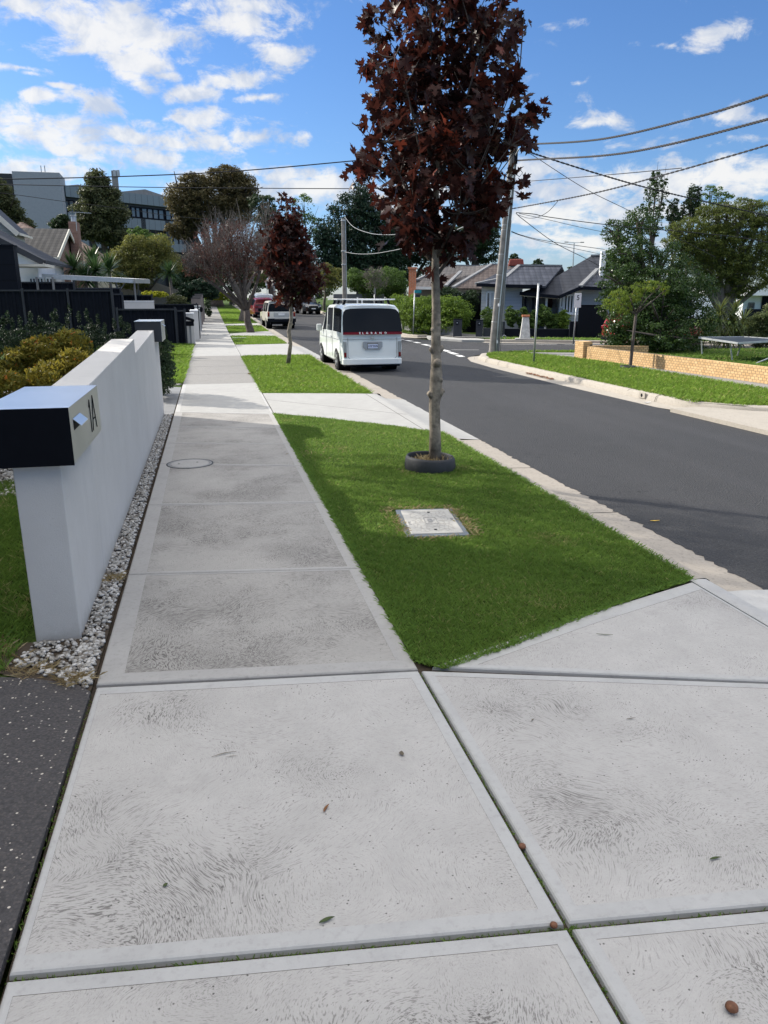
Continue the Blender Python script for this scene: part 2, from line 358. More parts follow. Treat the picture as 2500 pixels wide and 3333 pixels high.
def renderm():
    m, b = newmat('stained_white_render'); P = b.n('ShaderNodeTexCoord').outputs['Object']; s = b.n('ShaderNodeSeparateXYZ', ins={0: P})
    n = b.noise(P, 2.2, 6, .65); st = b.noise(b.vm('MULTIPLY', P, (1, 9.0, .7)), 3.0, 5, .6); f = b.noise(P, 230.0, 3, .7); g = b.noise(P, 14.0, 5, .7)
    c = b.mix(b.mr(n, .3, .7), (.475, .47, .46), (.53, .525, .515)); c = b.mix(b.mr(st, .55, .8, 0, .22), c, (.33, .33, .32))
    foot = b.math('MULTIPLY', b.mr(b.math('ADD', s.outputs[2], b.math('MULTIPLY', g, .16)), .06, .20, 1, 0, True), .45); c = b.mix(foot, c, (.24, .22, .19))
    c = b.mix(b.mr(b.noise(P, 60.0, 2), .70, .74, 0, .5), c, (.30, .29, .27))
    finish(b, c, .88, b.math('ADD', f, b.math('MULTIPLY', g, .6)), .55, .004, spec=.15); return m
M['render'] = renderm()
M['render2'] = plain('grey_render', (.42, .42, .42), .85, .06, 3.0, bump=.35, bsc=150, spec=.25, dirt=.15)
M['steel'] = plain('brushed_steel', (.50, .50, .49), .42, .06, 2.0, metal=.9)
M['steeltop'] = plain('bright_steel_top', (.78, .80, .82), .30, .05, 2.0, metal=.85)
M['black'] = plain('satin_black', (.005, .006, .009), .6, .1, 8, spec=.06)
M['rubber'] = plain('black_rubber', (.030, .033, .038), .65, .15, 14, bump=.15)
M['soil'] = plain('dark_soil', (.055, .042, .03), .95, .4, 9, bump=.8, bsc=40)
M['galv'] = plain('galvanised_steel', (.42, .44, .45), .45, .10, 9, metal=.55)
M['polewood'] = plain('weathered_pole_timber', (.25, .235, .215), .9, .22, 4, bump=.4, bsc=30)
M['polegreen'] = plain('grey_green_pole', (.16, .17, .17), .9, .2, 4, bump=.3, bsc=30)
M['white'] = plain('white_paint', (.78, .79, .80), .5, .04, 3)
M['cream'] = plain('cream_paint', (.62, .60, .52), .6, .06, 3)
M['dkgrey'] = plain('dark_grey_paint', (.040, .044, .052), .6, .12, 3, spec=.12)
M['charcoal'] = plain('charcoal_paint', (.008, .010, .016), .7, .15, 3, spec=.08)
M['midgrey'] = plain('mid_grey_paint', (.20, .205, .21), .7, .12, 3, dirt=.15)
M['glass'] = glassm('dark_glass'); M['glassb'] = glassm('sky_glass', (.08, .11, .14), .04)
M['carglass'] = glassm('car_glass', (.006, .009, .014), .08, .10)
M['bark'] = plain('maple_bark', (.25, .215, .17), .85, .42, 13, bump=.8, bsc=45, dirt=.55)
M['barkdk'] = plain('dark_bark', (.085, .07, .062), .9, .3, 8, bump=.6, bsc=30)
M['barkgrey'] = plain('grey_bark', (.16, .14, .125), .9, .3, 8, bump=.6, bsc=30)
M['cable'] = plain('black_cable', (.018, .018, .022), .6, .1, 9)
M['cablegrey'] = plain('grey_cable', (.35, .36, .37), .5, .1, 9)
M['red'] = plain('red_lens', (.16, .008, .01), .2, .05, 9)
M['tyre'] = plain('tyre_rubber', (.012, .012, .013), .8, .1, 20)
M['alloy'] = plain('alloy_wheel', (.55, .56, .58), .35, .06, 8, metal=.7)
M['chrome'] = plain('chrome_trim', (.6, .62, .66), .2, .04, 8, metal=.9)
M['orange'] = plain('orange_brick_plain', (.50, .19, .10), .85, .15, 9)
def paint(name, c, rough=.28): return plain(name, c, rough, .03, 2, coat=.6)
def asphalt():
    m, b = newmat('asphalt'); P = b.n('ShaderNodeTexCoord').outputs['Object']
    n = b.noise(P, .5, 6, .6); n1 = b.noise(P, 4.0, 5, .65); n2 = b.noise(P, 62.0, 4, .8); v = b.n('ShaderNodeTexVoronoi', ins={'Vector': P, 'Scale': 60.0})
    c = b.mix(b.mr(n2, .3, .72), (.010, .011, .013), (.085, .086, .09))
    c = b.mix(b.mr(n, .38, .65, 0, .55), c, (.036, .038, .042)); c = b.mix(b.mr(n1, .5, .7, 0, .35), c, (.06, .06, .062))
    trk = b.noise(b.vm('MULTIPLY', P, (1.5, .12, 1)), 1.0, 4, .5); c = b.mix(b.mr(trk, .5, .68, 0, .35), c, (.062, .063, .068))
    pt = b.n('ShaderNodeTexVoronoi', feature='DISTANCE_TO_EDGE', ins={'Vector': b.n('ShaderNodeTexNoise', ins={'Vector': P, 'Scale': 1.4, 'Detail': 3.0}).outputs['Color'], 'Scale': 5.0})
    ck = b.math('MULTIPLY', b.mr(pt.outputs['Distance'], .004, .012, 1, 0), b.mr(b.noise(P, .35, 2), .52, .6)); c = b.mix(b.math('MULTIPLY', ck, .8), c, (.012, .012, .014))
    lt = b.math('MULTIPLY', b.mr(v.outputs['Distance'], .12, .2, 1, 0), b.mr(b.noise(P, 40.0, 2), .54, .62)); c = b.mix(lt, c, (.22, .22, .225))
    finish(b, c, .78, b.math('ADD', v.outputs['Distance'], n2), 1.0, .012, spec=.25); return m
M['asphalt'] = asphalt()
def drive():
    m, b = newmat('speckled_paving'); P = b.n('ShaderNodeTexCoord').outputs['Object']
    v = b.n('ShaderNodeTexVoronoi', ins={'Vector': P, 'Scale': 75.0}); n = b.noise(P, 60.0, 4, .7)
    r1 = b.n('ShaderNodeSeparateColor', ins={0: v.outputs['Color']}).outputs; sz_ = b.math('ADD', .12, b.math('MULTIPLY', r1[1], .32))
    k = b.math('MULTIPLY', b.mr(b.math('SUBTRACT', v.outputs['Distance'], sz_), -.04, .04, 1, 0), b.mr(r1[0], .90, .93))
    c = b.mix(b.mr(n, .3, .7), (.020, .019, .021), (.060, .056, .058)); c = b.mix(b.math('MULTIPLY', b.mr(v.outputs['Distance'], .5, .3), .6), c, b.ramp(r1[2], [(0, (.03, .028, .03)), (.5, (.085, .075, .07)), (1, (.15, .13, .12))])); c = b.mix(k, c, (.50, .46, .40))
    finish(b, c, .75, b.math('ADD', n, b.math('MULTIPLY', v.outputs['Distance'], .5)), .7, .006); return m
M['drive'] = drive()
def grassbase(name, c1, c2, c3):
    m, b = newmat(name); P = b.n('ShaderNodeTexCoord').outputs['Object']
    n = b.noise(P, 1.2, 5, .65); n2 = b.noise(P, 38.0, 4, .75)
    c = b.mix(b.mr(n2, .3, .7), c1, c2); c = b.mix(b.mr(n, .55, .75, 0, .5), c, c3)
    finish(b, c, .95, n2, .9, .03, spec=.1); return m
M['turf'] = grassbase('turf_ground', (.018, .032, .008), (.075, .125, .022), (.11, .10, .045))
M['blade'] = foliage('grass_blades', (.054, .115, .022), (.180, .285, .055), (.38, .33, .15), trans=.35, lo=.2, hi=.8)
M['bladeb'] = foliage('bright_grass_blades', (.065, .130, .018), (.195, .305, .045), (.38, .34, .14), trans=.35, lo=.2, hi=.8)
M['straw'] = foliage('dry_straw', (.22, .15, .07), (.45, .36, .2), trans=.2)
M['pebble'] = None
def pebblem():
    m, b = newmat('white_pebbles'); at = b.n('ShaderNodeAttribute', attribute_name='tint').outputs['Fac']
    P = b.n('ShaderNodeTexCoord').outputs['Object']; c = b.ramp(at, [(0, (.12, .10, .08)), (.25, (.22, .21, .19)), (.7, (.36, .355, .34)), (1, (.50, .49, .47))])
    n = b.noise(P, 90.0, 4, .6); c = b.mix(b.mr(n, .45, .8, 0, .35), c, (.25, .23, .21)); finish(b, c, .6, n, .2, .002); return m
M['pebble'] = pebblem()

# ================================================================== THE SETTING
def sheet(name, poly, off, m, thick=0.0, kind='structure', cuts=(35.0, 120.0)):
    """a flat piece of ground that follows the rise of the street"""
    bm = bmesh.new(); vs = [bm.verts.new((p[0], p[1], 0)) for p in poly]; f = bm.faces.new(vs); f.normal_update()
    if f.normal.z < 0: f.normal_flip()
    bmesh.ops.triangulate(bm, faces=bm.faces)
    for c in cuts: bmesh.ops.bisect_plane(bm, geom=bm.verts[:]+bm.edges[:]+bm.faces[:], plane_co=(0, c, 0), plane_no=(0, 1, 0))
    if thick:
        r = bmesh.ops.extrude_face_region(bm, geom=bm.faces[:]); top = [v for v in r['geom'] if isinstance(v, bmesh.types.BMVert)]
        for v in top: v.co.z += thick
    for v in bm.verts: v.co.z += Z(v.co.y)+off-thick
    bmesh.ops.recalc_face_normals(bm, faces=bm.faces)
    me = bpy.data.meshes.new(name); bm.to_mesh(me); bm.free(); me.materials.append(m)
    o = link(name, me); o['kind'] = kind; return o
def sweep(prof, path, name, m, closed=False, mb=None):
    """prof [(offset to the right of travel, z)], path [(x, y)]"""
    mb = mb or MB(); k = len(path); n = len(prof); vs = []
    for i, p in enumerate(path):
        a = Vector(path[max(i-1, 0)]); c = Vector(path[min(i+1, k-1)]); d = (c-a).normalized(); nr = Vector((d.y, -d.x))
        for (o, z) in prof: vs.append((p[0]+nr.x*o, p[1]+nr.y*o, z+Z(p[1])))
    mb.add(vs, [(i*n+j, i*n+j+1, (i+1)*n+j+1, (i+1)*n+j) for i in range(k-1) for j in range(n-1)])
    if name is None: return mb
    o = mb.build(name, m, smooth='auto'); o['kind'] = 'structure'; return o
def rag(pts, amp, step, axis=0):
    out = []
    for a, c in zip(pts[:-1], pts[1:]):
        ln = math.hypot(c[0]-a[0], c[1]-a[1]); k = max(1, int(ln/step))
        for i in range(k):
            t = i/k; j = (random.gauss(0, amp)); q = [a[0]+(c[0]-a[0])*t, a[1]+(c[1]-a[1])*t]; q[axis] += j; out.append(tuple(q))
    out.append(pts[-1]); return out

sheet('ground', [(-500, -60), (500, -60), (500, 900), (-500, 900)], -.24, M['turf'])
# --- roads
left_edge = rag([(3.58, -9), (3.60, 12)], .012, .045)+rag([(3.62, 12), (3.62, 30)], .015, .12)+[(3.55, 60), (4.2, 110)]
side_far = [(40, 20.5), (26, 26.0), (17.2, 29.6), (14.5, 30.9), (12.05, 31.9), (11.0, 32.9), (10.2, 34.2), (9.35, 36.2), (9.1, 38.5), (9.3, 50), (9.9, 68), (12.5, 110)]
near_corner = [(8.35, 8), (7.85, 12), (7.72, 16), (7.74, 20.4), (7.85, 22.6), (8.25, 24.2), (9.0, 25.2), (10.5, 25.35), (13, 24.9), (40, 15)]
road_poly = [(8.6, -9)]+near_corner+side_far+left_edge[::-1]
sheet('road', road_poly, -.127, M['asphalt'])
# road markings: the give-way dashes across the side street
mk = plain('road_paint', (.70, .70, .68), .6, .12, 9, dirt=.3)
dash = [((8.70, 35.9), (8.80, 35.1)), ((8.82, 34.6), (8.90, 33.8)), ((8.86, 33.2), (8.86, 32.4)), ((8.78, 31.5), (8.80, 30.6)), ((8.70, 30.0), (8.66, 29.1)), ((8.56, 28.0), (8.52, 27.0)), ((8.42, 26.6), (8.36, 25.6)), ((8.28, 25.2), (8.2, 24.5))]
mb = MB()
for (a, c) in dash:
    mb.add([(a[0]-.11, a[1], -.122), (a[0]+.11, a[1], -.122), (c[0]+.11, c[1], -.122), (c[0]-.11, c[1], -.122)], [(0, 1, 2, 3)])
for (a, c) in [((11.5, 31.0), (14.2, 30.0)), ((14.5, 29.9), (18, 28.6)), ((9.9, 27.6), (8.9, 27.9))]:
    mb.add([(a[0], a[1]-.04, -.1225), (c[0], c[1]-.04, -.1225), (c[0], c[1]+.04, -.1225), (a[0], a[1]+.04, -.1225)], [(0, 1, 2, 3)])
o = mb.build('road_marking', mk); o['kind'] = 'structure'
# --- kerbs
KP = [(3.03, -.20), (3.03, .0), (3.12, .0), (3.155, -.018), (3.19, -.105), (3.30, -.118), (3.75, -.135)]
def kerbseg(y0, y1, prof, name, m):
    pts = [(0, y0)]+[(0, y) for y in (35,) if y0 < y < y1]+[(0, y1)]
    return sweep(prof, pts, name, m)
kerbseg(4.12, 9.9, KP, 'kerb', M['gutter'])
kerbseg(14.35, 24.6, KP, 'kerb', M['gutter'])
kerbseg(31.0, 110, KP, 'kerb', M['kerb'])
LB = [(2.98, -.20), (2.98, .004), (3.08, -.006), (3.25, -.098), (3.62, -.128), (3.8, -.14)]
kerbseg(9.906, 14.344, LB, 'kerb', M['newcon']); kerbseg(24.606, 30.99, LB, 'kerb', M['newcon'])
LB2 = [(3.0, -.2), (3.0, .0), (3.035, .003), (3.12, -.004), (3.17, -.05), (3.30, -.11), (3.45, -.112), (3.75, -.135)]
kerbseg(-6, 4.112, LB2, 'kerb', M['borderL'])
mb = MB()
for y in (6.1, 8.05, 16.2, 18.3, 20.4, 22.5):
    sweep([(o_+.0, z+.0022) for o_, z in KP[1:]], [(0, y), (.0, y+.011)], None, None, mb=mb)
o = mb.build('kerb_joint', plain('joint_dark', (.04, .035, .03), .95, .2, 20)); o['kind'] = 'structure'
RK = [(-.30, -.2), (-.30, 0.0), (-.17, .004), (-.12, -.004), (-.085, -.03), (-.06, -.118), (.34, -.136)]
rpath = [(9.6, 10.7), (8.9, 11.15), (8.35, 11.75), (8.16, 12.6), (8.12, 14), (8.09, 16), (8.08, 18), (8.08, 20.4), (8.12, 22.2), (8.3, 23.4), (8.7, 24.3), (9.3, 24.8), (10.5, 24.95), (13, 24.5), (40, 14.6)]
RKL = [(-o_, z) for o_, z in RK]; RKL = RKL[::1]
sweep([(-a, z) for a, z in RK], rpath, 'kerb', M['kerb'])
mb = MB()
for i in range(0, 12):
    t = 12.9+i*1.02
    sweep([(-a, z+.003) for a, z in RK[1:6]], [(8.13-.05*(t-12.9)/8, t), (8.13-.05*(t-12.9)/8, t+.016)], None, None, mb=mb)
o = mb.build('kerb_joint', bpy.data.materials['joint_dark']); o['kind'] = 'structure'
# far corner kerbs
fk = [(40, 20.9), (26, 26.4), (17.3, 29.95), (14.6, 31.25), (12.2, 32.25), (11.9, 32.5)]
sweep([(.12, -.2), (.12, 0), (.0, .0), (-.03, -.02), (-.05, -.118), (-.35, -.13)], fk, 'kerb', M['kerb'])
fk2 = [(10.4, 36.6), (9.9, 36.5), (9.5, 37.2), (9.45, 38.5), (9.6, 50), (10.2, 68), (12.8, 110)]
sweep([(.12, -.2), (.12, 0), (.0, .0), (-.03, -.02), (-.05, -.118), (-.35, -.13)], fk2, 'kerb', M['kerb'])
# --- verges and yards (turf)
gl = [G(*p)[:2] for p in [(2255, 1884), (2100, 1935), (1900, 2005), (1669, 2100), (1520, 2150), (1445, 2176)]]
verge1 = [(.925, 3.42), (.925, 12.16), G(1020, 1357)[:2], G(1160, 1372)[:2], G(1300, 1388)[:2], (2.985, 9.95), (3.03, 9.8), (3.03, 4.16)]+gl
sheet('lawn', verge1, -.004, M['turf'])
sheet('lawn', [(.925, 14.9), (2.2, 14.6), (2.98, 14.36), (3.03, 14.5), (3.03, 24.5), (1.6, 24.4), (.925, 24.5)], -.004, M['turf'])
sheet('lawn', [(.925, 24.5), (3.0, 24.5), (3.0, 110), (.925, 110)], -.012, M['turf'])
sheet('lawn', [(-60, 3.3), (-.66, 3.45), (-.66, 115), (-60, 115)], -.012, M['turf'])
sheet('lawn', [(9.6, 10.9), (8.9, 11.3), (8.45, 11.8), (8.3, 13), (8.25, 20.4), (8.3, 22.2), (8.5, 23.2), (8.85, 23.95), (9.4, 24.45), (10.5, 24.6), (13, 24.1), (60, 7.5), (60, 4), (11, 4)], -.004, M['turf'])
sheet('lawn', [(60, 14), (26, 26.7), (17.4, 30.2), (14.6, 31.5), (12.3, 32.5), (11.9, 36), (10.4, 36.9), (9.7, 37.5), (9.7, 50), (10.4, 68), (13, 115), (60, 115)], -.012, M['turf'])
# --- concrete panels
def inset(c, d):
    """move the four sides (bottom, right, top, left) of a convex quad inwards"""
    n = len(c); L_ = []
    for i in range(n):
        a = np.array(c[i]); e = np.array(c[(i+1) % n])-a; e = e/np.linalg.norm(e); nr = np.array([-e[1], e[0]]); L_.append((a+nr*d[i], e))
    out = []
    for i in range(n):
        (a, e), (p, g) = L_[i-1], L_[i]; t = np.linalg.solve(np.array([e, -g]).T, p-a); out.append(tuple(a+e*t[0]))
    return out
def panel(mb, c, border=(.07, .07, .07, .07), gap=(.006,)*4, off=0.0, rnd=.014, drop=.030, zf=None):
    zf = zf or (lambda p: off+Z(p[1]))
    rings = [(inset(c, gap), -drop), (inset(c, [g+.002 for g in gap]), -.008), (inset(c, [g+rnd*.5 for g in gap]), -.0022), (inset(c, [g+rnd for g in gap]), 0.0), (inset(c, [g+bb for g, bb in zip(gap, border)]), 0.0)]
    vs = [(p[0], p[1], zf(p)+h) for r, h in rings for p in r]
    mb.cm = 1; mb.add(vs, [(k*4+i, k*4+(i+1) % 4, (k+1)*4+(i+1) % 4, (k+1)*4+i) for k in range(4) for i in range(4)])
    mb.cm = 0; mb.add([(p[0], p[1], zf(p)-.0012) for p in rings[4][0]], [(0, 1, 2, 3)])
sheet('joint_soil', [(-.66, -2.5), (3.0, -2.5), (3.0, 3.6), (1.2, 3.8), (.95, 3.5), (.93, 12.1), (.93, 110), (-.65, 110), (-.66, 3.4)], -.024, M['soil'])
xl = lambda y: -.645; xr = lambda y: .925
js = [(G(309, 2230), G(1356, 2180)), (G(414, 1869), G(1183, 1848)), (G(482, 1643), G(1055, 1634)), (G(545, 1508), G(982, 1516)), (G(558, 1441), G(941, 1445)), (G(572, 1389), G(910, 1391)), (G(563, 1341), G(890, 1347))]
js = [((-.645, a[1]), (.925, c[1])) for a, c in js]
mb = MB()
for i in range(6):
    (a, c), (d, e) = js[i], js[i+1]
    panel(mb, [a, c, e, d], border=(.10 if i == 0 else .035, .09, .035, .125), gap=(.010 if i == 0 else .004, .003, .004, .003))
o = mb.build('footpath', [M['path'], M['border']]); o['kind'] = 'structure'
mb = MB()
yj = [js[6][1][1], G(818, 1246)[1]]
panel(mb, [js[6][0], js[6][1], (.925, yj[1]), (-.645, yj[1]+.02)], border=(.05, .05, .05, .08), gap=(.004,)*4)
o = mb.build('footpath', [M['newcon'], M['borderL']]); o['kind'] = 'structure'
mb = MB(); y = yj[1]; step = [2.2, 2.0, 2.3, 2.1]
ys = [y, 19.0, 21.2, 23.2, 25.0]
for a, c in zip(ys[:-1], ys[1:]): panel(mb, [(-.645, a), (.925, a), (.925, c), (-.645, c)], border=(.04,)*4, gap=(.004,)*4)
o = mb.build('footpath', [M['oldpath'], M['oldpath']]); o['kind'] = 'structure'
mb = MB(); ys = [25.0, 28.4, 31.7, 35.0, 39.0, 43.0, 47.0, 51.0]
for a, c in zip(ys[:-1], ys[1:]): panel(mb, [(-.645, a), (.925, a), (.925, c), (-.645, c)], border=(.04,)*4, gap=(.004,)*4)
o = mb.build('footpath', [M['newcon'], M['borderL']]); o['kind'] = 'structure'
mb = MB(); ys = [51.0+i*4.5 for i in range(14)]
for a, c in zip(ys[:-1], ys[1:]): panel(mb, [(-.645, a), (.925, a), (.925, c), (-.645, c)], border=(.04,)*4, gap=(.004,)*4)
o = mb.build('footpath', [M['oldpath'], M['oldpath']]); o['kind'] = 'structure'
# driveway crossing in the foreground
q0 = (-.645, js[0][0][1]-.01); q1 = (.925, js[0][1][1]); q2 = (3.0, 2.66)
n0 = (-.66, 1.83); n1 = (.935, 1.655); n2 = (3.0, 1.43)
mb = MB()
panel(mb, [n0, n1, q1, q0], border=(.06, .055, .075, .03), gap=(.009, .007, .008, .008))
panel(mb, [n1, n2, q2, q1], border=(.06, .05, .055, .05), gap=(.009, .008, .006, .007))
panel(mb, [(-.68, -.6), (.95, -.6), n1, n0], border=(.05, .055, .055, .03), gap=(.01, .007, .009, .008))
panel(mb, [(.95, -.6), (3.0, -.6), n2, n1], border=(.05, .05, .05, .05), gap=(.01, .008, .009, .007))
panel(mb, [(-.70, -2.4), (.95, -2.4), (.95, -.6), (-.68, -.6)]); panel(mb, [(.95, -2.4), (3.0, -2.4), (3.0, -.6), (.95, -.6)])
panel(mb, [(.98, 3.317), q2, (3.0, 4.085), (2.0, 3.728)], border=(.04, .03, .12, .12), gap=(.008, .003, .002, .002))
o = mb.build('driveway_crossing', [M['slab'], M['borderL']]); o['kind'] = 'structure'
# crossing to the neighbour's drive
def dcross(y0, y1, pts, name='driveway_crossing'):
    return sheet(name, pts, .002, M['newcon'], thick=.02)
dcross(0, 0, [(.93, 12.17), G(1020, 1357)[:2], G(1160, 1372)[:2], G(1300, 1388)[:2], (2.98, 9.95), (2.98, 14.34), (2.2, 14.6), (.93, 14.9)])
mb = MB()
for a, c in [((.93, 13.9), (2.98, 11.6)), ((2.86, 10.1), (2.86, 14.35))]: mb.bar((a[0], a[1], .0015), (c[0], c[1], .0015), .008, .003)
o = mb.build('joint_line', bpy.data.materials['joint_dark']); o['kind'] = 'structure'
dcross(0, 0, [(.93, 24.6), (2.98, 24.6), (2.98, 31.0), (.93, 30.7)])
dcross(0, 0, [(.93, 37.2), (3.02, 36.6), (3.02, 41.2), (.93, 39.2)]); dcross(0, 0, [(.93, 47.2), (3.02, 47.2), (3.02, 50.5), (.93, 49.5)])
# speckled private drive at lower left; neighbour's gravel drive beyond the wall
sheet('driveway', [(-9, -6), (-.70, -6), (-.675, 1.8), (-.655, 3.42), (-.72, 3.50), (-.95, 3.62), (-1.4, 3.76), (-9, 4.1)], .004, M['drive'], thick=.03)
sheet('driveway', [(-9, 12.5), (-.655, 12.5), (-.655, 16.3), (-1.0, 16.6), (-9, 16.6)], -.004, M['midgrey'])
sheet('driveway', [(-9, 32.3), (-.65, 31.6), (-.65, 37), (-9, 37)], -.006, M['oldpath'])
# footpath on the far side
sheet('footpath', [(10.95, 8), (11.6, 8), (11.62, 13.5), (11.5, 17.4), (11.02, 21.3), (11.1, 22.2), (13, 22.6), (13, 23.5), (10.5, 24.25), (10.2, 23.7), (10.68, 22.6), (11.02, 20), (10.93, 16.8), (10.93, 13)], .003, M['oldpath'], thick=.01)
sheet('footpath', [(60, 17.5), (18.2, 32.0), (15.6, 33.1), (12.8, 33.9), (11.4, 34.5), (10.8, 37.4), (11.2, 50), (12.0, 50), (11.8, 38.8), (12.5, 37.4), (12.9, 36.3), (60, 18.8)], -.004, M['oldpath'], thick=.006)
sheet('footpath', [(10.1, 35.0), (11.0, 33.0), (11.9, 32.5), (12.4, 34.0), (12.6, 37.3), (11.4, 38.2), (10.4, 36.8)], -.045, M['newcon'], thick=.12)
sheet('driveway_crossing', [(8.35, 11.75), (8.9, 11.1), (9.6, 10.7), (11, 10.6), (11, 4), (7.9, 4), (7.75, 11.7)], -.06, M['kerb'], thick=.12)

# ------------------------------------------------------------------ grass, pebbles
def inpoly(px, py, poly):
    r = np.zeros(len(px), bool); n = len(poly); j = n-1
    for i in range(n):
        xi, yi = poly[i]; xj, yj_ = poly[j]
        c = ((yi > py) != (yj_ > py)) & (px < (xj-xi)*(py-yi)/((yj_-yi) if yj_ != yi else 1e-9)+xi); r ^= c; j = i
    return r
def scatter(poly, dens, excl=(), fn=None):
    a = np.array(poly); x0, y0 = a.min(0); x1, y1 = a.max(0); n = int((x1-x0)*(y1-y0)*dens)
    x = rng.uniform(x0, x1, n); y = rng.uniform(y0, y1, n); k = inpoly(x, y, poly)
    for e in excl: k &= ~inpoly(x, y, e)
    if fn is not None: k &= fn(x, y)
    return x[k], y[k]
def blades(name, polys, label, group=None, mat='blade', h=.035, wd=.0045, tintadd=0.0, excl=(), zoff=-.004):
    X = []; Y = []
    for poly, dens in polys:
        x, y = scatter(poly, dens, excl); X.append(x); Y.append(y)
    x = np.concatenate(X); y = np.concatenate(Y); n = len(x)
    z = np.array([0.012*(min(max(v, 35.0), 120.0)-35.0) for v in y])+zoff
    th = rng.uniform(0, 2*PI, n); dist = np.maximum(1.0, y/6.0)
    # tufts: the height and lean drift over a few centimetres
    g = np.sin(x*23+1.3*np.sin(y*17))*np.cos(y*19+1.7*np.sin(x*13))
    hh = h*rng.uniform(.5, 1.25, n)*(1+.25*g); ww = wd*rng.uniform(.6, 1.3, n)*dist**.8
    ln = rng.uniform(.25, 1.3, n)*hh; la = th+rng.uniform(-1, 1, n)
    bx, by = np.cos(th)*ww/2, np.sin(th)*ww/2
    V = np.empty((n, 4, 3)); V[:, 0] = np.c_[x-bx, y-by, z]; V[:, 1] = np.c_[x+bx, y+by, z]
    mx, my = x+np.cos(la)*ln*.35, y+np.sin(la)*ln*.35
    V[:, 2] = np.c_[mx+bx*.8, my+by*.8, z+hh*.62]
    V[:, 3] = np.c_[x+np.cos(la)*ln, y+np.sin(la)*ln, z+hh]
    idx = (np.arange(n)[:, None]*4+np.array([0, 1, 2, 3])).ravel()
    big = .5+.5*np.sin(x*1.9+np.sin(y*1.3)*2)*np.cos(y*1.7+np.sin(x*2.3))
    pat = np.sin(x*3.1+2*np.sin(y*2.3+1))*np.sin(y*2.7+1.6*np.sin(x*3.7))+.4*np.sin(x*9+y*7)
    t = np.clip(rng.normal(.40, .2, n)+.22*(big-.5)+tintadd, 0, .84); dead = rng.random(n) < (.03+.05*(big > .85)+.22*(pat > .80)); t[dead] = 1.0
    me = npmesh(name, V.reshape(-1, 3), 4, idx, M[mat], t)
    o = link(name, me); return tag(o, label, 'grass', group, 'stuff')
pit = [(1.44, 5.36), (1.94, 5.30), (1.94, 6.12), (1.44, 6.20)]
guard = [(2.25+.27*math.cos(t*PI/6), 7.72+.27*math.sin(t*PI/6)) for t in range(12)]
def sub(poly, y0, y1):
    """clip a polygon to a band of y"""
    def clip(pp, f, s):
        out = []
        for i in range(len(pp)):
            a, c = pp[i-1], pp[i]; ia, ic = s*(a[1]-f) >= 0, s*(c[1]-f) >= 0
            if ia != ic: t = (f-a[1])/(c[1]-a[1]); out.append((a[0]+(c[0]-a[0])*t, f))
            if ic: out.append(c)
        return out
    return clip(clip(poly, y0, 1), y1, -1)
blades('grass', [(sub(verge1, 3.2, 5.5), 15000), (sub(verge1, 5.5, 8), 11000), (sub(verge1, 8, 12.3), 6500)], 'mown green grass of the nature strip round the young maple, between footpath and kerb', h=.026, excl=(pit, guard))
blades('grass', [([(.93, 14.92), (2.2, 14.62), (3.0, 14.4), (3.03, 24.5), (.93, 24.5)], 2600)], 'bright green grass of the strip beside the white van', mat='bladeb', h=.06, wd=.006)
blades('grass', [([(.95, 31.1), (3.0, 31.1), (3.0, 36.6), (.95, 37.2)], 900), ([(.95, 41), (3.0, 41), (3.0, 47), (.95, 47)], 700), ([(.95, 50.5), (3.0, 50.5), (3.0, 85), (.95, 85)], 350)], 'short green grass of the strips farther up the street under the street trees', mat='bladeb', h=.06, wd=.008)
blades('grass', [([(8.3, 11.9), (10.92, 11.0), (10.92, 16.8), (11.0, 20), (10.6, 22.6), (10.1, 23.8), (10.5, 24.5), (9.4, 24.4), (8.85, 23.9), (8.3, 22.2)], 1800), ([(8.9, 11.3), (10.9, 10.8), (10.9, 12), (8.4, 12.0)], 1800), ([(10.6, 24.35), (13.2, 23.6), (13.2, 24.2), (10.6, 24.7)], 1800)], 'rough green grass of the verge across the road, in front of the low brick wall', mat='bladeb', h=.065, wd=.007)
blades('grass', [([(-3.2, 4.0), (-1.1, 3.72), (-1.08, 4.5), (-1.1, 8.0), (-3.6, 8.0)], 7000)], 'dark green grass left of the rendered pillar', h=.045, wd=.005)
blades('grass', [([(-1.9, 16.9), (-.66, 16.9), (-.66, 30.6), (-1.9, 31.0)], 2600)], 'long green grass beside the footpath past the clipped dark conifer', mat='bladeb', h=.09, wd=.007)
blades('grass', [([(11.7, 12), (24, 9), (24, 24), (12.5, 24)], 420), ([(9.8, 38), (11, 38), (12.2, 70), (10.3, 70)], 260), ([(12.3, 32.6), (17.5, 30.3), (26, 26.9), (26, 28), (18, 31.3), (12.9, 33.5)], 500)], 'mown lawn behind the low brick wall and along the far kerbs', h=.07, wd=.010)
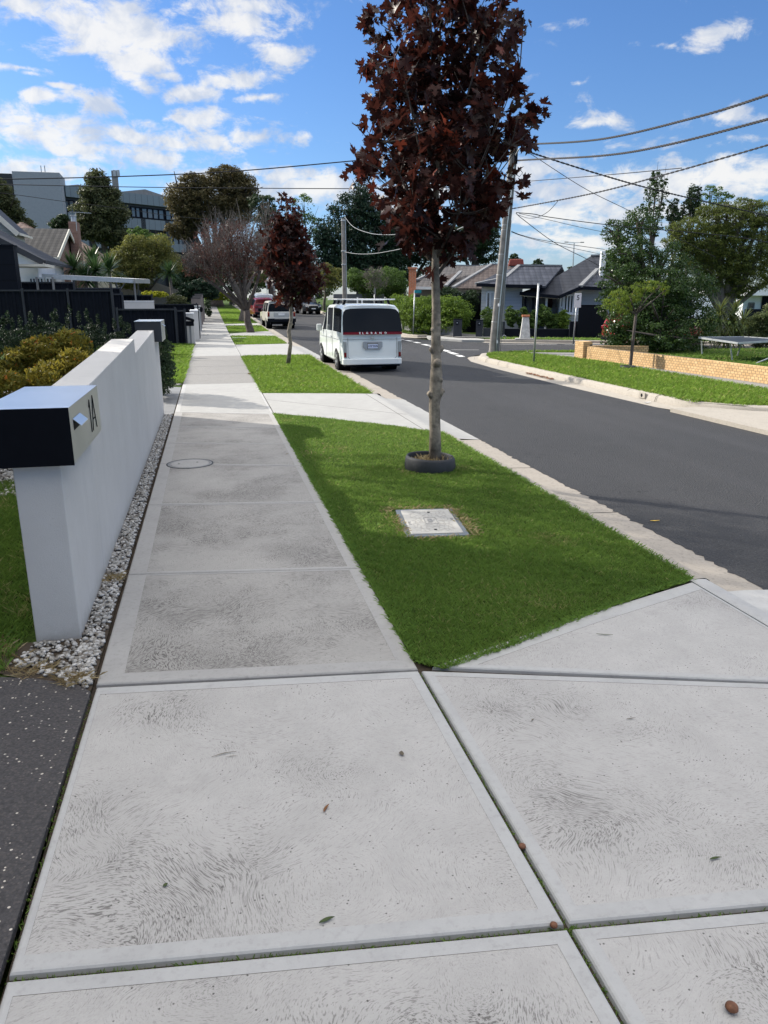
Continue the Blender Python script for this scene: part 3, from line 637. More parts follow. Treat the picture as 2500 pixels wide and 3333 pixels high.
# edges: longer tufts over the kerb, path and round the pit
def edgeline(pts, per, spread):
    out = []
    for a, c in zip(pts[:-1], pts[1:]):
        ln = math.hypot(c[0]-a[0], c[1]-a[1]); n = int(ln*per)
        t = rng.random(n); out.append(np.c_[a[0]+(c[0]-a[0])*t+rng.normal(0, spread, n), a[1]+(c[1]-a[1])*t+rng.normal(0, spread, n)])
    return np.concatenate(out)
def tufts(name, P, label, mat, h, wd, flat=1.0, zoff=0.0, cat='grass'):
    n = len(P); x, y = P[:, 0], P[:, 1]; th = rng.uniform(0, 2*PI, n); la = rng.uniform(0, 2*PI, n)
    hh = h*rng.uniform(.3, 1.2, n); ln = flat*h*rng.uniform(.4, 1.6, n); bx, by = np.cos(th)*wd/2, np.sin(th)*wd/2; z = zoff
    V = np.empty((n, 4, 3)); V[:, 0] = np.c_[x-bx, y-by, np.full(n, z)]; V[:, 1] = np.c_[x+bx, y+by, np.full(n, z)]
    V[:, 2] = np.c_[x+np.cos(la)*ln*.5+bx*.7, y+np.sin(la)*ln*.5+by*.7, z+hh*.8]; V[:, 3] = np.c_[x+np.cos(la)*ln, y+np.sin(la)*ln, z+hh]
    me = npmesh(name, V.reshape(-1, 3), 4, (np.arange(n)[:, None]*4+np.array([0, 1, 2, 3])).ravel(), M[mat], rng.random(n)*.84)
    return tag(link(name, me), label, cat, None, 'stuff')
tufts('grass_edge', np.concatenate([edgeline([(.925, 3.4), (.925, 12.1)], 420, .007), edgeline([(3.03, 4.2), (3.03, 9.9)], 380, .009), edgeline([(gl[i][0], gl[i][1]) for i in range(len(gl))]+[(.93, 3.38)], 600, .009), edgeline([(.925, 15), (.925, 24.4)], 200, .02), edgeline([(.93, 14.9), (2.2, 14.6), (3.0, 14.35)], 400, .02)]), 'straggling green grass blades along the concrete edges of the nature strip', 'blade', .030, .0035)
tufts('dry_grass', np.concatenate([edgeline([(1.42, 5.34), (1.96, 5.28), (1.96, 6.14), (1.42, 6.22), (1.42, 5.34)], 200, .025), edgeline([(1.96, 5.5), (2.0, 6.1)], 260, .035), edgeline([(1.9, 7.7), (2.0, 7.5)], 160, .05), np.c_[rng.normal(1.3, .2, 60), rng.normal(9.0, .4, 60)]]), 'dry straw coloured grass round the pit lid', 'straw', .03, .004, 1.3)
tufts('dry_weeds', np.concatenate([np.c_[rng.normal(-.74, .035, 150), rng.normal(3.56, .025, 150)], np.c_[rng.normal(-.95, .06, 90), rng.normal(3.70, .03, 90)], np.c_[rng.normal(-.715, .025, 120), rng.normal(4.95, .035, 120)], edgeline([(-1.25, 4.2), (-1.08, 3.85), (-.8, 3.64)], 160, .02)]), 'dry brown weeds at the foot of the rendered pillar', 'straw', .032, .002, 1.6)
tufts('joint_weeds', np.concatenate([edgeline([n0, n1], 330, .0045), edgeline([n1, n2], 220, .0045), edgeline([n1, q1], 260, .004), edgeline([(.95, .6), n1], 300, .004), edgeline([(-.655, 1.9), (-.655, 3.4)], 160, .006)]), 'green and brown litter caught in the open joints between the concrete slabs', 'blade', .012, .0035, 1.0, -.022, 'weeds')
bmi = bmesh.new(); bmesh.ops.create_icosphere(bmi, subdivisions=2, radius=1); IV2 = np.array([v.co[:] for v in bmi.verts]); IF2 = np.array([[v.index for v in f.verts] for f in bmi.faces]); bmi.free()
bmi = bmesh.new(); bmesh.ops.create_icosphere(bmi, subdivisions=1, radius=1); IV1 = np.array([v.co[:] for v in bmi.verts]); IF1 = np.array([[v.index for v in f.verts] for f in bmi.faces]); bmi.free()
def stones(name, x, y, r, label, z0=0.0, fine=False, mat='pebble'):
    IV, IF = (IV2, IF2) if fine else (IV1, IF1); n = len(x); nv = len(IV)
    s = r*rng.uniform(.55, 1.25, n); S = np.c_[s*rng.uniform(.8, 1.3, n), s*rng.uniform(.7, 1.0, n), s*rng.uniform(.5, .8, n)]
    a = rng.uniform(0, 2*PI, n); tl = rng.uniform(-.6, .6, n)
    k = rng.normal(0, 1, (n, 3)); bumpv = 1+.16*np.sin((IV[None]*2.2+k[:, None]*3).sum(2)*1.7)
    V = IV[None]*bumpv[..., None]*S[:, None]; ct, st = np.cos(tl)[:, None], np.sin(tl)[:, None]
    yy = V[..., 1]*ct-V[..., 2]*st; zz = V[..., 1]*st+V[..., 2]*ct; V[..., 1] = yy; V[..., 2] = zz
    ca, sa = np.cos(a)[:, None], np.sin(a)[:, None]; X = V[..., 0]*ca-V[..., 1]*sa; Y = V[..., 0]*sa+V[..., 1]*ca
    V[..., 0] = X+x[:, None]; V[..., 1] = Y+y[:, None]; V[..., 2] += z0+rng.uniform(.1, .7, n)[:, None]*S[:, 2:3]+rng.uniform(0, .008, n)[:, None]
    idx = (IF[None]+(np.arange(n)*nv)[:, None, None]).ravel(); me = npmesh(name, V.reshape(-1, 3), 3, idx, M[mat], np.repeat(rng.random(n), len(IF)))
    me.polygons.foreach_set('use_smooth', [True]*len(me.polygons)); return tag(link(name, me), label, 'pebbles', None, 'stuff')
sheet('garden_bed', [(-.80, 3.48), (-.655, 3.44), (-.655, 12.5), (-.82, 12.5)], -.002, M['soil'])
sheet('garden_bed', [(-1.22, 3.78), (-.80, 3.52), (-.78, 4.06), (-1.2, 4.06)], -.001, M['soil'])
sheet('garden_bed', [(-6, 7.2), (-1.06, 7.2), (-1.06, 12.45), (-6, 12.45)], -.002, M['soil'])
def jit(poly, dens, mind):
    x, y = scatter(poly, dens); return x, y
x, y = scatter([(-.785, 3.5), (-.665, 3.46), (-.665, 6.4), (-.785, 6.4)], 3300); x2, y2 = scatter([(-1.1, 3.80), (-.79, 3.56), (-.665, 3.5), (-.68, 4.02), (-1.02, 4.04)], 2000)
stones('pebbles', np.concatenate([x, x2]), np.concatenate([y, y2]), .0125, 'white pebbles in the narrow bed at the foot of the rendered wall', fine=True)
x, y = scatter([(-.785, 6.4), (-.665, 6.4), (-.665, 12.45), (-.785, 12.45)], 2600); x2, y2 = scatter([(-1.5, 16.6), (-.66, 16.6), (-.66, 17.0), (-1.5, 17.0)], 700)
stones('pebbles', np.concatenate([x, x2]), np.concatenate([y, y2]), .0145, 'white pebbles farther along the rendered wall')
x, y = scatter([(-4.2, 8.1), (-1.07, 7.2), (-1.07, 9.5), (-4.2, 9.5)], 800)
stones('pebbles', x, y, .024, 'white pebbles of the garden bed behind the letterbox')

# ================================================================== NEAR OBJECTS
# --- rendered front wall with two letterboxes
wl = thing('rendered_wall', 'long white rendered front wall beside the footpath, stepped on top, with a grey end pillar', 'wall', (-.9, 4.05, 0))
x0, x1 = -1.02, -.79
mb = MB()
def wallsec(y0, y1, z0, z1): mb.add([(x0, y0, -.05), (x1, y0, -.05), (x1, y1, -.05), (x0, y1, -.05), (x0, y0, z0), (x1, y0, z0), (x1, y1, z1), (x0, y1, z1)], [(0,3,2,1),(4,5,6,7),(0,1,5,4),(1,2,6,5),(2,3,7,6),(3,0,4,7)])
wallsec(5.06, 8.55, 1.245, 1.375)
mb.build('wall_section', M['render'], wl, bevel=.006, world=True)
mb = MB(); wallsec(8.553, 12.42, 1.228, 1.375); mb.build('wall_section', M['render'], wl, bevel=.006, world=True)
mb = MB(); wallsec(4.05, 5.057, .975, .975); mb.build('end_pillar', M['render'], wl, bevel=.006, world=True)
lb = thing('letterbox', 'large steel letterbox reading 1A on the near end pillar of the white wall', 'letterbox', (-.9, 4.5, .98))
mb = MB(); mb.add([(-1.14, 4.0, .98), (-.715, 4.0, .98), (-.715, 5.055, .98), (-1.14, 5.055, .98), (-1.14, 4.0, 1.268), (-.715, 4.0, 1.268), (-.715, 5.055, 1.268), (-1.14, 5.055, 1.268)], [(0,3,2,1),(1,2,6,5),(2,3,7,6),(3,0,4,7)])
mb.cm = 1; mb.add([(-1.14, 4.0, .98), (-.715, 4.0, .98), (-.715, 4.0, 1.268), (-1.14, 4.0, 1.268)], [(0,1,2,3)])
mb.cm = 2; mb.add([(-1.14, 4.0, 1.268), (-.715, 4.0, 1.268), (-.715, 5.055, 1.268), (-1.14, 5.055, 1.268)], [(0,1,2,3)])
body = mb.build('body', [M['steel'], M['black'], M['steeltop']], lb, world=True)
md = body.modifiers.new('weld', 'WELD'); md = body.modifiers.new('b', 'BEVEL'); md.width = .003; md.segments = 2
mb = MB(); mb.add([(-.713, 4.10, 1.20), (-.713, 4.32, 1.20), (-.675, 4.32, 1.165), (-.675, 4.10, 1.165), (-.713, 4.10, 1.197), (-.713, 4.32, 1.197), (-.675, 4.32, 1.162), (-.675, 4.10, 1.162)], [(0,1,2,3),(7,6,5,4),(0,4,5,1),(1,5,6,2),(2,6,7,3),(3,7,4,0)])
mb.build('slot_flap', M['steeltop'], lb, world=True)
mb = MB(); mb.box((-.7135, 4.21, 1.165), (.002, .20, .05)); mb.build('slot', M['black'], lb, world=True)
mb = MB()
def seg3(y0_, z0_, y1_, z1_, w_=.0045): mb.bar((-.7125, y0_, z0_), (-.7125, y1_, z1_), w_, .004, up=(1, 0, 0))
seg3(4.665, 1.035, 4.665, 1.225); seg3(4.665, 1.225, 4.635, 1.185, .006)
seg3(4.72, 1.035, 4.79, 1.235); seg3(4.79, 1.235, 4.87, 1.035); seg3(4.745, 1.10, 4.845, 1.10, .006)
mb.build('house_number', M['black'], lb, world=True)
l2 = thing('letterbox', 'smaller dark and steel letterbox on the far end of the white wall', 'letterbox', (-.87, 11.9, 1.16))
mb = MB(); mb.box((-.865, 12.0, 1.32), (.36, .86, .285)); mb.build('body', M['dkgrey'], l2, bevel=.004, world=True)
mb = MB(); mb.box((-.683, 12.0, 1.32), (.006, .85, .28)); mb.build('steel_face', M['steel'], l2, world=True)
mb = MB(); mb.box((-.865, 12.0, 1.466), (.37, .87, .008)); mb.build('lid', M['steeltop'], l2, world=True)
mb = MB(); mb.add([(-.68, 11.75, 1.42), (-.68, 11.95, 1.42), (-.64, 11.95, 1.39), (-.64, 11.75, 1.39)], [(0,1,2,3)]); mb.build('slot_flap', M['steeltop'], l2, world=True)

# --- manhole cover in the footpath
mh = thing('inspection_cover', 'round concrete inspection cover with a dark metal rim set in the footpath', 'manhole cover', (-.31, 8.56, .001))
ring = [(.244, -.006), (.244, .002), (.25, .003), (.258, .002), (.258, -.006)]
mb = MB(); mb.lathe(ring, (0, 0, 0), 40); mb.build('rim', M['dkgrey'], mh, smooth=True)
mb = MB(); mb.lathe([(.0, .0028), (.205, .0028), (.212, -.006)], (0, 0, 0), 40); mb.build('cover', M['border'], mh)
mb = MB(); mb.lathe([(.213, .0012), (.245, .0012)], (0, 0, 0), 40); mb.build('inner_ring', M['midgrey'], mh)
mb = MB(); mb.lathe([(0, .004), (.012, .004), (.012, .0)], (-.12, 0, 0), 10); mb.build('lifting_hole', M['black'], mh)
mb = MB(); mb.lathe([(0, .004), (.012, .004), (.012, .0)], (.08, .05, 0), 10); mb.build('lifting_hole', M['black'], mh)

# --- telecom pit in the nature strip
def textobj(txt, size, name, m, parent, loc, rot, ext=.001, align='CENTER', bold=0.0, sx=1.0, world=False):
    cu = bpy.data.curves.new('t', 'FONT'); cu.body = txt; cu.size = size; cu.align_x = align; cu.align_y = 'CENTER'; cu.extrude = ext; cu.offset = bold; cu.resolution_u = 3
    to = bpy.data.objects.new('t', cu); COL.objects.link(to); bpy.context.view_layer.update()
    me = bpy.data.meshes.new_from_object(to.evaluated_get(bpy.context.evaluated_depsgraph_get())); bpy.data.objects.remove(to); bpy.data.curves.remove(cu)
    me.transform(Matrix.Diagonal((sx, 1, 1, 1))); me.materials.clear(); me.materials.append(m)
    o = link(name, me, parent); o.location = loc; o.rotation_euler = rot
    if world: o.matrix_parent_inverse = Matrix.Translation(-Vector(parent.location))
    return o
pt = thing('pit_lid', 'rectangular pale concrete telecom pit lid in a grey frame set in the grass', 'pit lid', (1.69, 5.75, .008), R(-7))
mb = MB(); mb.box((0, 0, -.012), (.50, .78, .03)); mb.build('frame', plain('pit_frame', (.13, .15, .17), .6, .1, 9), pt, bevel=.006)
def pitlid():
    m, b = newmat('patterned_lid'); P = b.n('ShaderNodeTexCoord').outputs['Object']
    v = b.n('ShaderNodeTexVoronoi', feature='DISTANCE_TO_EDGE', ins={'Vector': b.vm('MULTIPLY', P, (1.0, .55, 1.0)), 'Scale': 26.0, 'Randomness': 1.0})
    k = b.mr(v.outputs['Distance'], .02, .07, 1, 0); n = b.noise(P, 30.0, 5, .6)
    s = b.n('ShaderNodeSeparateXYZ', ins={0: P}); ins_ = b.math('MULTIPLY', b.mr(b.math('ABSOLUTE', s.outputs[0]), .155, .16, 1, 0), b.mr(b.math('ABSOLUTE', s.outputs[1]), .30, .305, 1, 0))
    k = b.math('MULTIPLY', k, ins_); c = b.mix(b.mr(n, .3, .7), (.31, .305, .29), (.39, .385, .36)); c = b.mix(b.math('MULTIPLY', k, .5), c, (.2, .19, .17))
    finish(b, c, .85, b.math('SUBTRACT', n, b.math('MULTIPLY', k, 2)), .5, .003); return m
mb = MB(); mb.box((0, 0, .004), (.42, .68, .012)); mb.build('lid', pitlid(), pt, bevel=.008)
mb = MB()
for a, c in [((-.09, -.05), (.09, -.05)), ((.09, -.05), (.09, .05)), ((.09, .05), (-.09, .05)), ((-.09, .05), (-.09, -.05))]: mb.bar((a[1]*1.0, a[0], .0108), (c[1], c[0], .0108), .004, .002)
mb.build('emblem_border', M['midgrey'], pt)
textobj('nbn', .085, 'emblem', M['midgrey'], pt, (0, 0, .0105), (0, 0, -PI/2), .0006, bold=.002, sx=.9)
textobj('Class B', .035, 'lettering', M['midgrey'], pt, (-.182, -.05, .0105), (0, 0, -PI/2), .0006)
textobj('88 kg', .035, 'lettering', M['midgrey'], pt, (.182, .03, .0105), (0, 0, -PI/2), .0006)
for sx_, sy_ in ((.02, .25), (-.0, -.25)):
    mb = MB(); mb.box((sx_, sy_, .0098), (.022, .030, .003)); mb.build('lifting_hole', M['black'], pt)

# --- rubber ring round the maple
tg = thing('tree_ring', 'black rubber watering ring round the foot of the near maple', 'tree ring', (2.25, 7.72, -.005))
mb = MB(); prof = [(.272, .0), (.278, .04), (.268, .115), (.252, .135), (.243, .135), (.236, .125), (.245, .06), (.245, .0)]
mb.lathe(prof, (0, 0, 0), 48); rgo = mb.build('ring_wall', M['rubber'], tg, smooth=True)
for v in rgo.data.vertices: v.co.z += .012*v.co.y+(.03*v.co.z/.13)*(.5-v.co.x*1.2)
mb = MB(); mb.lathe([(0, .045), (.246, .035)], (0, 0, 0), 30); mb.build('mulch', M['soil'], tg)
P_ = np.c_[rng.normal(2.25, .11, 260), rng.normal(7.72, .11, 260)]; P_ = P_[np.hypot(P_[:, 0]-2.25, P_[:, 1]-7.72) < .21]
o = tufts('dry_stalks', P_, None, 'straw', .10, .004, .5, .04); del o['kind']; del o['category']; o.parent = tg; o.matrix_parent_inverse = Matrix.Translation(-Vector(tg.location))

# ================================================================== VEGETATION
def leafcloud(blobs, n, size, fill=.3, sub=26, aspect=.55, droop=0.0, gap=0.0, seedk=0):
    """leaf quads on many small clumps spread over ellipsoids; returns verts, idx, tint"""
    r = np.random.default_rng(100+seedk); vol = np.array([b_[1][0]*b_[1][1]*b_[1][2] for b_ in blobs])**(2/3.); ws = vol/vol.sum(); Vs = []; T = []
    if size > .06: size *= .72; n = int(n*1.75)
    for (c, rad), wgt in zip(blobs, ws):
        m_ = max(60, int(n*wgt)); k = max(8, int(sub*1.3*(.6+.8*r.random())))
        d = r.normal(size=(k, 3)); d /= np.linalg.norm(d, axis=1)[:, None]; rr = r.uniform(.55, 1.0, k)**.5
        cc = np.array(c)+d*rr[:, None]*np.array(rad)*.98; cr = r.uniform(.20, .40, k)*min(rad[0], rad[2])
        if gap: keep = r.random(k) > gap; cc, cr = cc[keep], cr[keep]; k = len(cc)
        w_ = cr**2; w_ /= w_.sum(); j = r.choice(k, m_, p=w_)
        e = r.normal(size=(m_, 3)); e /= np.linalg.norm(e, axis=1)[:, None]; e[:, 2] = np.where(e[:, 2] < -.3, -e[:, 2], e[:, 2])
        p = cc[j]+e*cr[j][:, None]*r.uniform(.55, 1.08, m_)[:, None]*np.array([1.15, 1.15, .85])
        inn = r.random(m_) < fill; ni = inn.sum(); q = r.normal(size=(ni, 3)); q /= np.linalg.norm(q, axis=1)[:, None]
        p[inn] = np.array(c)+q*np.array(rad)*(r.random(ni)**.45)[:, None]*.9
        nrm = e+r.normal(size=(m_, 3))*.55; nrm /= np.linalg.norm(nrm, axis=1)[:, None]
        t = np.cross(nrm, r.normal(size=(m_, 3))); t[:, 2] -= droop; t /= np.linalg.norm(t, axis=1)[:, None]
        bb = np.cross(nrm, t); bb /= np.linalg.norm(bb, axis=1)[:, None]
        s = size*r.uniform(.6, 1.3, m_)[:, None]
        V = np.stack([p-t*s*.5, p+bb*s*aspect*.5, p+t*s*.5, p-bb*s*aspect*.5], 1); Vs.append(V); T.append(np.clip(r.normal(.45, .2, m_)+(r.random(k)[j]-.5)*.35, 0, 1))
    V = np.concatenate(Vs); T = np.concatenate(T); m_ = len(V)
    return V.reshape(-1, 3), np.arange(m_*4), T
def blob(px, py, rx, ry, Y, dy=None, dd=1.0, f=None):
    c = (f or AY)(px, py, Y); dist = math.hypot(c[0], c[1])*math.cos(math.atan2(c[0], c[1])-YAW); k = dist/2548.0
    return (c, (rx*k, (dy*k if dy else (rx+ry)*.5*k*dd), ry*k))
def crownobj(name, blobs, n, size, m, parent, **k):
    V, I, T = leafcloud(blobs, n, size, **k); me = npmesh(name, V, 4, I, m, T); return link(name, me, parent, world=parent is not None)
def limbs(mb, base, blobs, r0, split=.45, n=6, seed=1, lean=(0, 0)):
    rs = random.Random(seed); base = Vector(base); top = sum((Vector(c) for c, _ in blobs), Vector())/len(blobs)
    fork = base+(Vector((base.x*.6+top.x*.4, base.y*.6+top.y*.4, top.z))-base)*split
    mid = base.lerp(fork, .5)+Vector((rs.uniform(-.1, .1), rs.uniform(-.1, .1), 0))*r0*4
    mb.tube([base-Vector((0, 0, .1)), base+Vector((0, 0, r0*.5)), mid, fork], [r0*1.35, r0*1.05, r0*.9, r0*.8], 8)
    for c, rad in blobs:
        c = Vector(c); q = fork.lerp(c, .5)+Vector((rs.uniform(-1, 1), rs.uniform(-1, 1), rs.uniform(.2, 1)))*rad[0]*.15
        mb.tube([fork-Vector((0, 0, r0*.3)), q, c], [r0*.55, r0*.38, r0*.15], 6)
        for i in range(n):
            d = Vector((rs.gauss(0, 1)*rad[0], rs.gauss(0, 1)*rad[1], abs(rs.gauss(0, 1))*rad[2]))*.55
            mb.tube([q.lerp(c, rs.random()), c+d*.5, c+d], [r0*.2, r0*.12, r0*.04], 4, cap=False)
def tree(name, label, blobs, base, r0, n, size, m, bark='barkdk', cat='tree', group=None, split=.45, seed=1, **k):
    if base is None or (base[1] > 55 and name != 'small_tree') or name in ('tea_tree', 'columnar_tree', 'sparse_tree'):
        w_ = sum(q[1][0] for q in blobs); bx_ = sum(q[0][0]*q[1][0] for q in blobs)/w_; base = (bx_, base[1], Z(base[1]))
    t = thing(name, label, cat, base, 0, group); mb = MB(); limbs(mb, base, blobs, r0, split, seed=seed); mb.build('trunk', M[bark], t, world=True, smooth=True)
    crownobj('crown', blobs, n, size, m, t, seedk=seed, **k); return t
def bush(name, label, blobs, n, size, m, cat='shrub', group=None, seed=1, base=None, **k):
    V, I, T = leafcloud(blobs, n, size, seedk=seed, **k); o = link(name, npmesh(name, V, 4, I, m, T)); return tag(o, label, cat, group)

FO = lambda nm, a, c, e=None, **k: foliage(nm, a, c, e, **k)
F_gum = FO('gum_leaves', (.030, .042, .020), (.085, .095, .040), trans=.25)
F_brown = FO('olive_brown_leaves', (.038, .038, .018), (.12, .098, .042), trans=.25)
F_dark = FO('dark_green_leaves', (.010, .022, .012), (.038, .066, .026), trans=.2)
F_shade = FO('dim_green_leaves', (.007, .016, .009), (.026, .046, .020), trans=.15)
F_conifer = FO('conifer_needles', (.006, .018, .012), (.028, .058, .030), trans=.12)
F_mid = FO('green_leaves', (.022, .052, .014), (.095, .155, .035), trans=.3)
F_yel = FO('yellow_green_leaves', (.040, .060, .018), (.155, .155, .042), trans=.35)
F_hedge = FO('hedge_leaves', (.028, .068, .012), (.14, .21, .030), trans=.3)
F_gold = FO('golden_hedge_leaves', (.12, .15, .015), (.42, .42, .035), trans=.3)
F_cyp = FO('tea_tree_leaves', (.018, .036, .010), (.140, .165, .034), trans=.2)
F_pit = FO('glossy_leaves', (.013, .034, .010), (.062, .105, .026), (.16, .21, .15), trans=.2, rough=.32)
F_sap = FO('drooping_leaves', (.040, .075, .012), (.15, .20, .03), (.55, .38, .04), trans=.4)
F_maple = FO('purple_maple_leaves', (.011, .006, .007), (.058, .017, .012), (.17, .032, .016), trans=.28, rough=.42, lo=.15, hi=.9)
F_prun = FO('purple_brown_leaves', (.030, .017, .015), (.095, .042, .034), trans=.25)
F_nand = FO('nandina_leaves', (.060, .082, .016), (.215, .175, .028), (.48, .12, .025), trans=.35)
F_yuc = FO('yucca_leaves', (.020, .050, .018), (.085, .15, .050), trans=.15, rough=.4)

# --- the near maple: real lobed leaves on twigs
def maple_shape():
    pts = []
    lob = [(0, 1.0, .20), (48, .92, .18), (-48, .92, .18), (98, .66, .15), (-98, .66, .15)]
    half = [(-.02, 0.0), (.10, -.04), (.34, -.30), (.30, -.13), (.62, -.14), (.44, .02), (.50, .12), (.74, .20), (.62, .27), (.86, .50), (.60, .44), (.58, .60), (.40, .42), (.20, .40), (.26, .66), (.38, .72), (.20, .80), (.22, .95), (.10, .92), (0, 1.15)]
    r_ = [(x, y) for x, y in half[1:]]; l_ = [(-x, y) for x, y in half[1:-1]][::-1]
    return [(0, 0)]+r_+l_
MS = np.array(maple_shape()); MSN = len(MS)
def mapleleaves(P, out, size, seed, droop=.6):
    r = np.random.default_rng(seed); n = len(P); s = size*r.uniform(.55, 1.25, n)
    t = out+r.normal(size=(n, 3))*.75; t[:, 2] -= droop; t /= np.linalg.norm(t, axis=1)[:, None]        # leaf axis
    up = r.normal(size=(n, 3))*.75; up[:, 2] += .6; b_ = np.cross(t, up); b_ /= np.linalg.norm(b_, axis=1)[:, None]; nr = np.cross(b_, t)
    ctr = np.array([0, .36]); S = np.vstack([MS, ctr]); fold = r.uniform(.05, .5, n); curl = r.uniform(-.35, .35, n)
    z = (np.abs(S[:, 0])[None]*fold[:, None]+(S[:, 1]**2)[None]*curl[:, None])
    V = P[:, None]+(b_[:, None]*S[None, :, :1]+t[:, None]*S[None, :, 1:]+nr[:, None]*z[..., None])*s[:, None, None]
    k = MSN; F_ = np.array([[i, (i+1) % k, k] for i in range(k)]); I = (F_[None]+(np.arange(n)*(k+1))[:, None, None]).ravel()
    T = np.clip(r.normal(.40, .22, n), 0, .85); T[r.random(n) < .05] = .97
    return V.reshape(-1, 3), I, np.repeat(T, k)
def maple(name, label, Y, bx, rows, ntw, per, size, trunk, seed, spread=.15, twr=.5):
    """rows: (py, pxleft, pxright) silhouette of the crown"""
    rs = np.random.default_rng(seed); t = thing(name, label, 'tree', (bx, Y, -.02))
    ys = [AY(1400, r_[0], Y)[2] for r_ in rows]; xs0 = [AY(r_[1], r_[0], Y)[0] for r_ in rows]; xs1 = [AY(r_[2], r_[0], Y)[0] for r_ in rows]
    o = np.argsort(ys); ys = np.array(ys)[o]; xs0 = np.array(xs0)[o]; xs1 = np.array(xs1)[o]
    wsum = np.maximum(xs1-xs0, .05); zz = np.linspace(ys[0], ys[-1], 200); wd = np.interp(zz, ys, wsum); pr = wd**1.75; pr /= pr.sum()
    z = rs.choice(zz, ntw, p=pr)+rs.normal(0, .03, ntw); a0 = np.interp(z, ys, xs0); a1 = np.interp(z, ys, xs1); hw = (a1-a0)/2; cx = (a0+a1)/2
    th = rs.uniform(0, 2*PI, ntw); rr = rs.uniform(.12, 1.0, ntw)**.62
    P = np.c_[cx+hw*rr*np.cos(th)*.96, Y+hw*rr*np.sin(th)*.85, z]
    mb = MB(); tp = [Vector(p) for p in trunk[0]]; mb.tube(tp, trunk[1], 14)
    for (kz, ang, kl) in trunk[2]:      # pruned branch collars
        i = next(i for i in range(len(tp)-1) if tp[i].z <= kz <= tp[i+1].z); q = tp[i].lerp(tp[i+1], (kz-tp[i].z)/(tp[i+1].z-tp[i].z)); rr_ = trunk[1][i]
        d = Vector((math.cos(ang), math.sin(ang), .75)).normalized(); mb.tube([q-d*rr_*.3, q+d*rr_*1.05, q+d*rr_*(1.25+kl)], [rr_*.85, rr_*.62, rr_*.42], 9)
    mb.build('trunk', M['bark'], t, smooth=True, world=True)
    # main limbs leave the trunk low and climb steeply
    mb = MB(); nodes = []
    zt0, zt1 = ys[0], ys[-1]
    for i in range(26):
        f = (i+.5)/26; z0 = zt0+(zt1-zt0)*f*.72-.1; ang = i*2.4+rs.uniform(-.4, .4); zt = z0+(zt1-zt0)*rs.uniform(.22, .36)
        hwz = np.interp(zt, ys, wsum)/2*.80; cxz = np.interp(zt, ys, (xs0+xs1)/2)
        tx = np.interp(z0, [p.z for p in tp], [p.x for p in tp]); ty = np.interp(z0, [p.z for p in tp], [p.y for p in tp])
        a = Vector((tx, ty, z0)); c = Vector((cxz+math.cos(ang)*hwz, Y+math.sin(ang)*hwz*.85, zt)); m_ = a.lerp(c, .45)+Vector((0, 0, -.05)); r0 = .5*np.interp(z0, [p.z for p in tp], trunk[1])
        mb.tube([a, m_, c], [r0, r0*.7, r0*.2], 6); nodes += [a.lerp(m_, .5), m_, m_.lerp(c, .5), c]
    N = np.array(nodes)
    for p in P:
        d = np.linalg.norm((N-p)*np.array([1, 1, .7]), axis=1)+np.where(N[:, 2] > p[2], .4, 0); q = N[int(d.argmin())]
        mb.tube([q, (q+p)/2+np.array([0, 0, -.02]), p], [.006*twr*2, .005*twr*2, .003*twr*2], 4, cap=False)
    mb.build('branches', M['barkdk'], t, smooth=True, world=True)
    n = ntw*per; j = rs.integers(0, ntw, n); off = rs.normal(size=(n, 3)); off /= np.linalg.norm(off, axis=1)[:, None]
    LP = P[j]+off*(spread*rs.uniform(.25, 1.0, n))[:, None]; lp0 = np.interp(LP[:, 2], ys, xs0); lp1 = np.interp(LP[:, 2], ys, xs1)
    kk = (LP[:, 0] > lp0-.16) & (LP[:, 0] < lp1+.16) & (LP[:, 2] > ys[0]-.1); LP = LP[kk]; off = off[kk]
    V, I, T = mapleleaves(LP, off, size, seed); me = npmesh('leaves', V, 3, I, F_maple, T); link('crown', me, t, world=True); return t
rows = [(-260, 1290, 1600), (-150, 1230, 1670), (0, 1188, 1705), (90, 1165, 1700), (200, 1150, 1735), (300, 1155, 1742), (380, 1165, 1762), (450, 1150, 1745), (520, 1140, 1725), (575, 1112, 1705), (625, 1150, 1700), (680, 1240, 1680), (730, 1260, 1585), (790, 1280, 1550), (840, 1300, 1510), (885, 1345, 1490)]
T0 = lambda px, py: AY(px, py, 7.76)
tz = [T0(1417, 1506), T0(1416, 1400), T0(1414, 1320), T0(1420, 1240), T0(1420, 1180), T0(1419, 1100), T0(1420, 1000), T0(1417, 900), T0(1418, 800), T0(1420, 650), T0(1424, 450), T0(1430, 200), T0(1438, -100)]
tr = [.074, .061, .060, .070, .055, .050, .045, .042, .034, .028, .021, .013, .005]
tz = [(p[0], p[1], p[2]) for p in tz]; tz[0] = (tz[0][0], tz[0][1], .0)
knots = [(T0(1420, 1296)[2], 3.4, .5), (T0(1420, 1296)[2]+.02, -.3, .7), (T0(1420, 1245)[2], -.9, .1), (T0(1420, 1150)[2], 3.3, .35), (T0(1420, 1150)[2]+.01, -.2, .5), (T0(1420, 1190)[2], -1.6, .1), (T0(1420, 1060)[2], -1.2, .05), (T0(1420, 1080)[2], 3.6, .05), (T0(1420, 1275)[2]-.08, .2, .35)]
maple('purple_maple', 'tall purple leaved maple growing in a black rubber ring on the near grass strip', 7.76, tz[0][0], rows, 430, 6, .102, (tz, tr, knots), 11, spread=.15)
rows2 = [(640, 915, 940), (670, 900, 952), (700, 890, 965), (760, 872, 990), (800, 855, 1010), (850, 852, 1040), (890, 862, 1060), (930, 872, 1055), (960, 900, 1005), (985, 920, 965)]
U = lambda px, py: AY(px, py, 21.2)
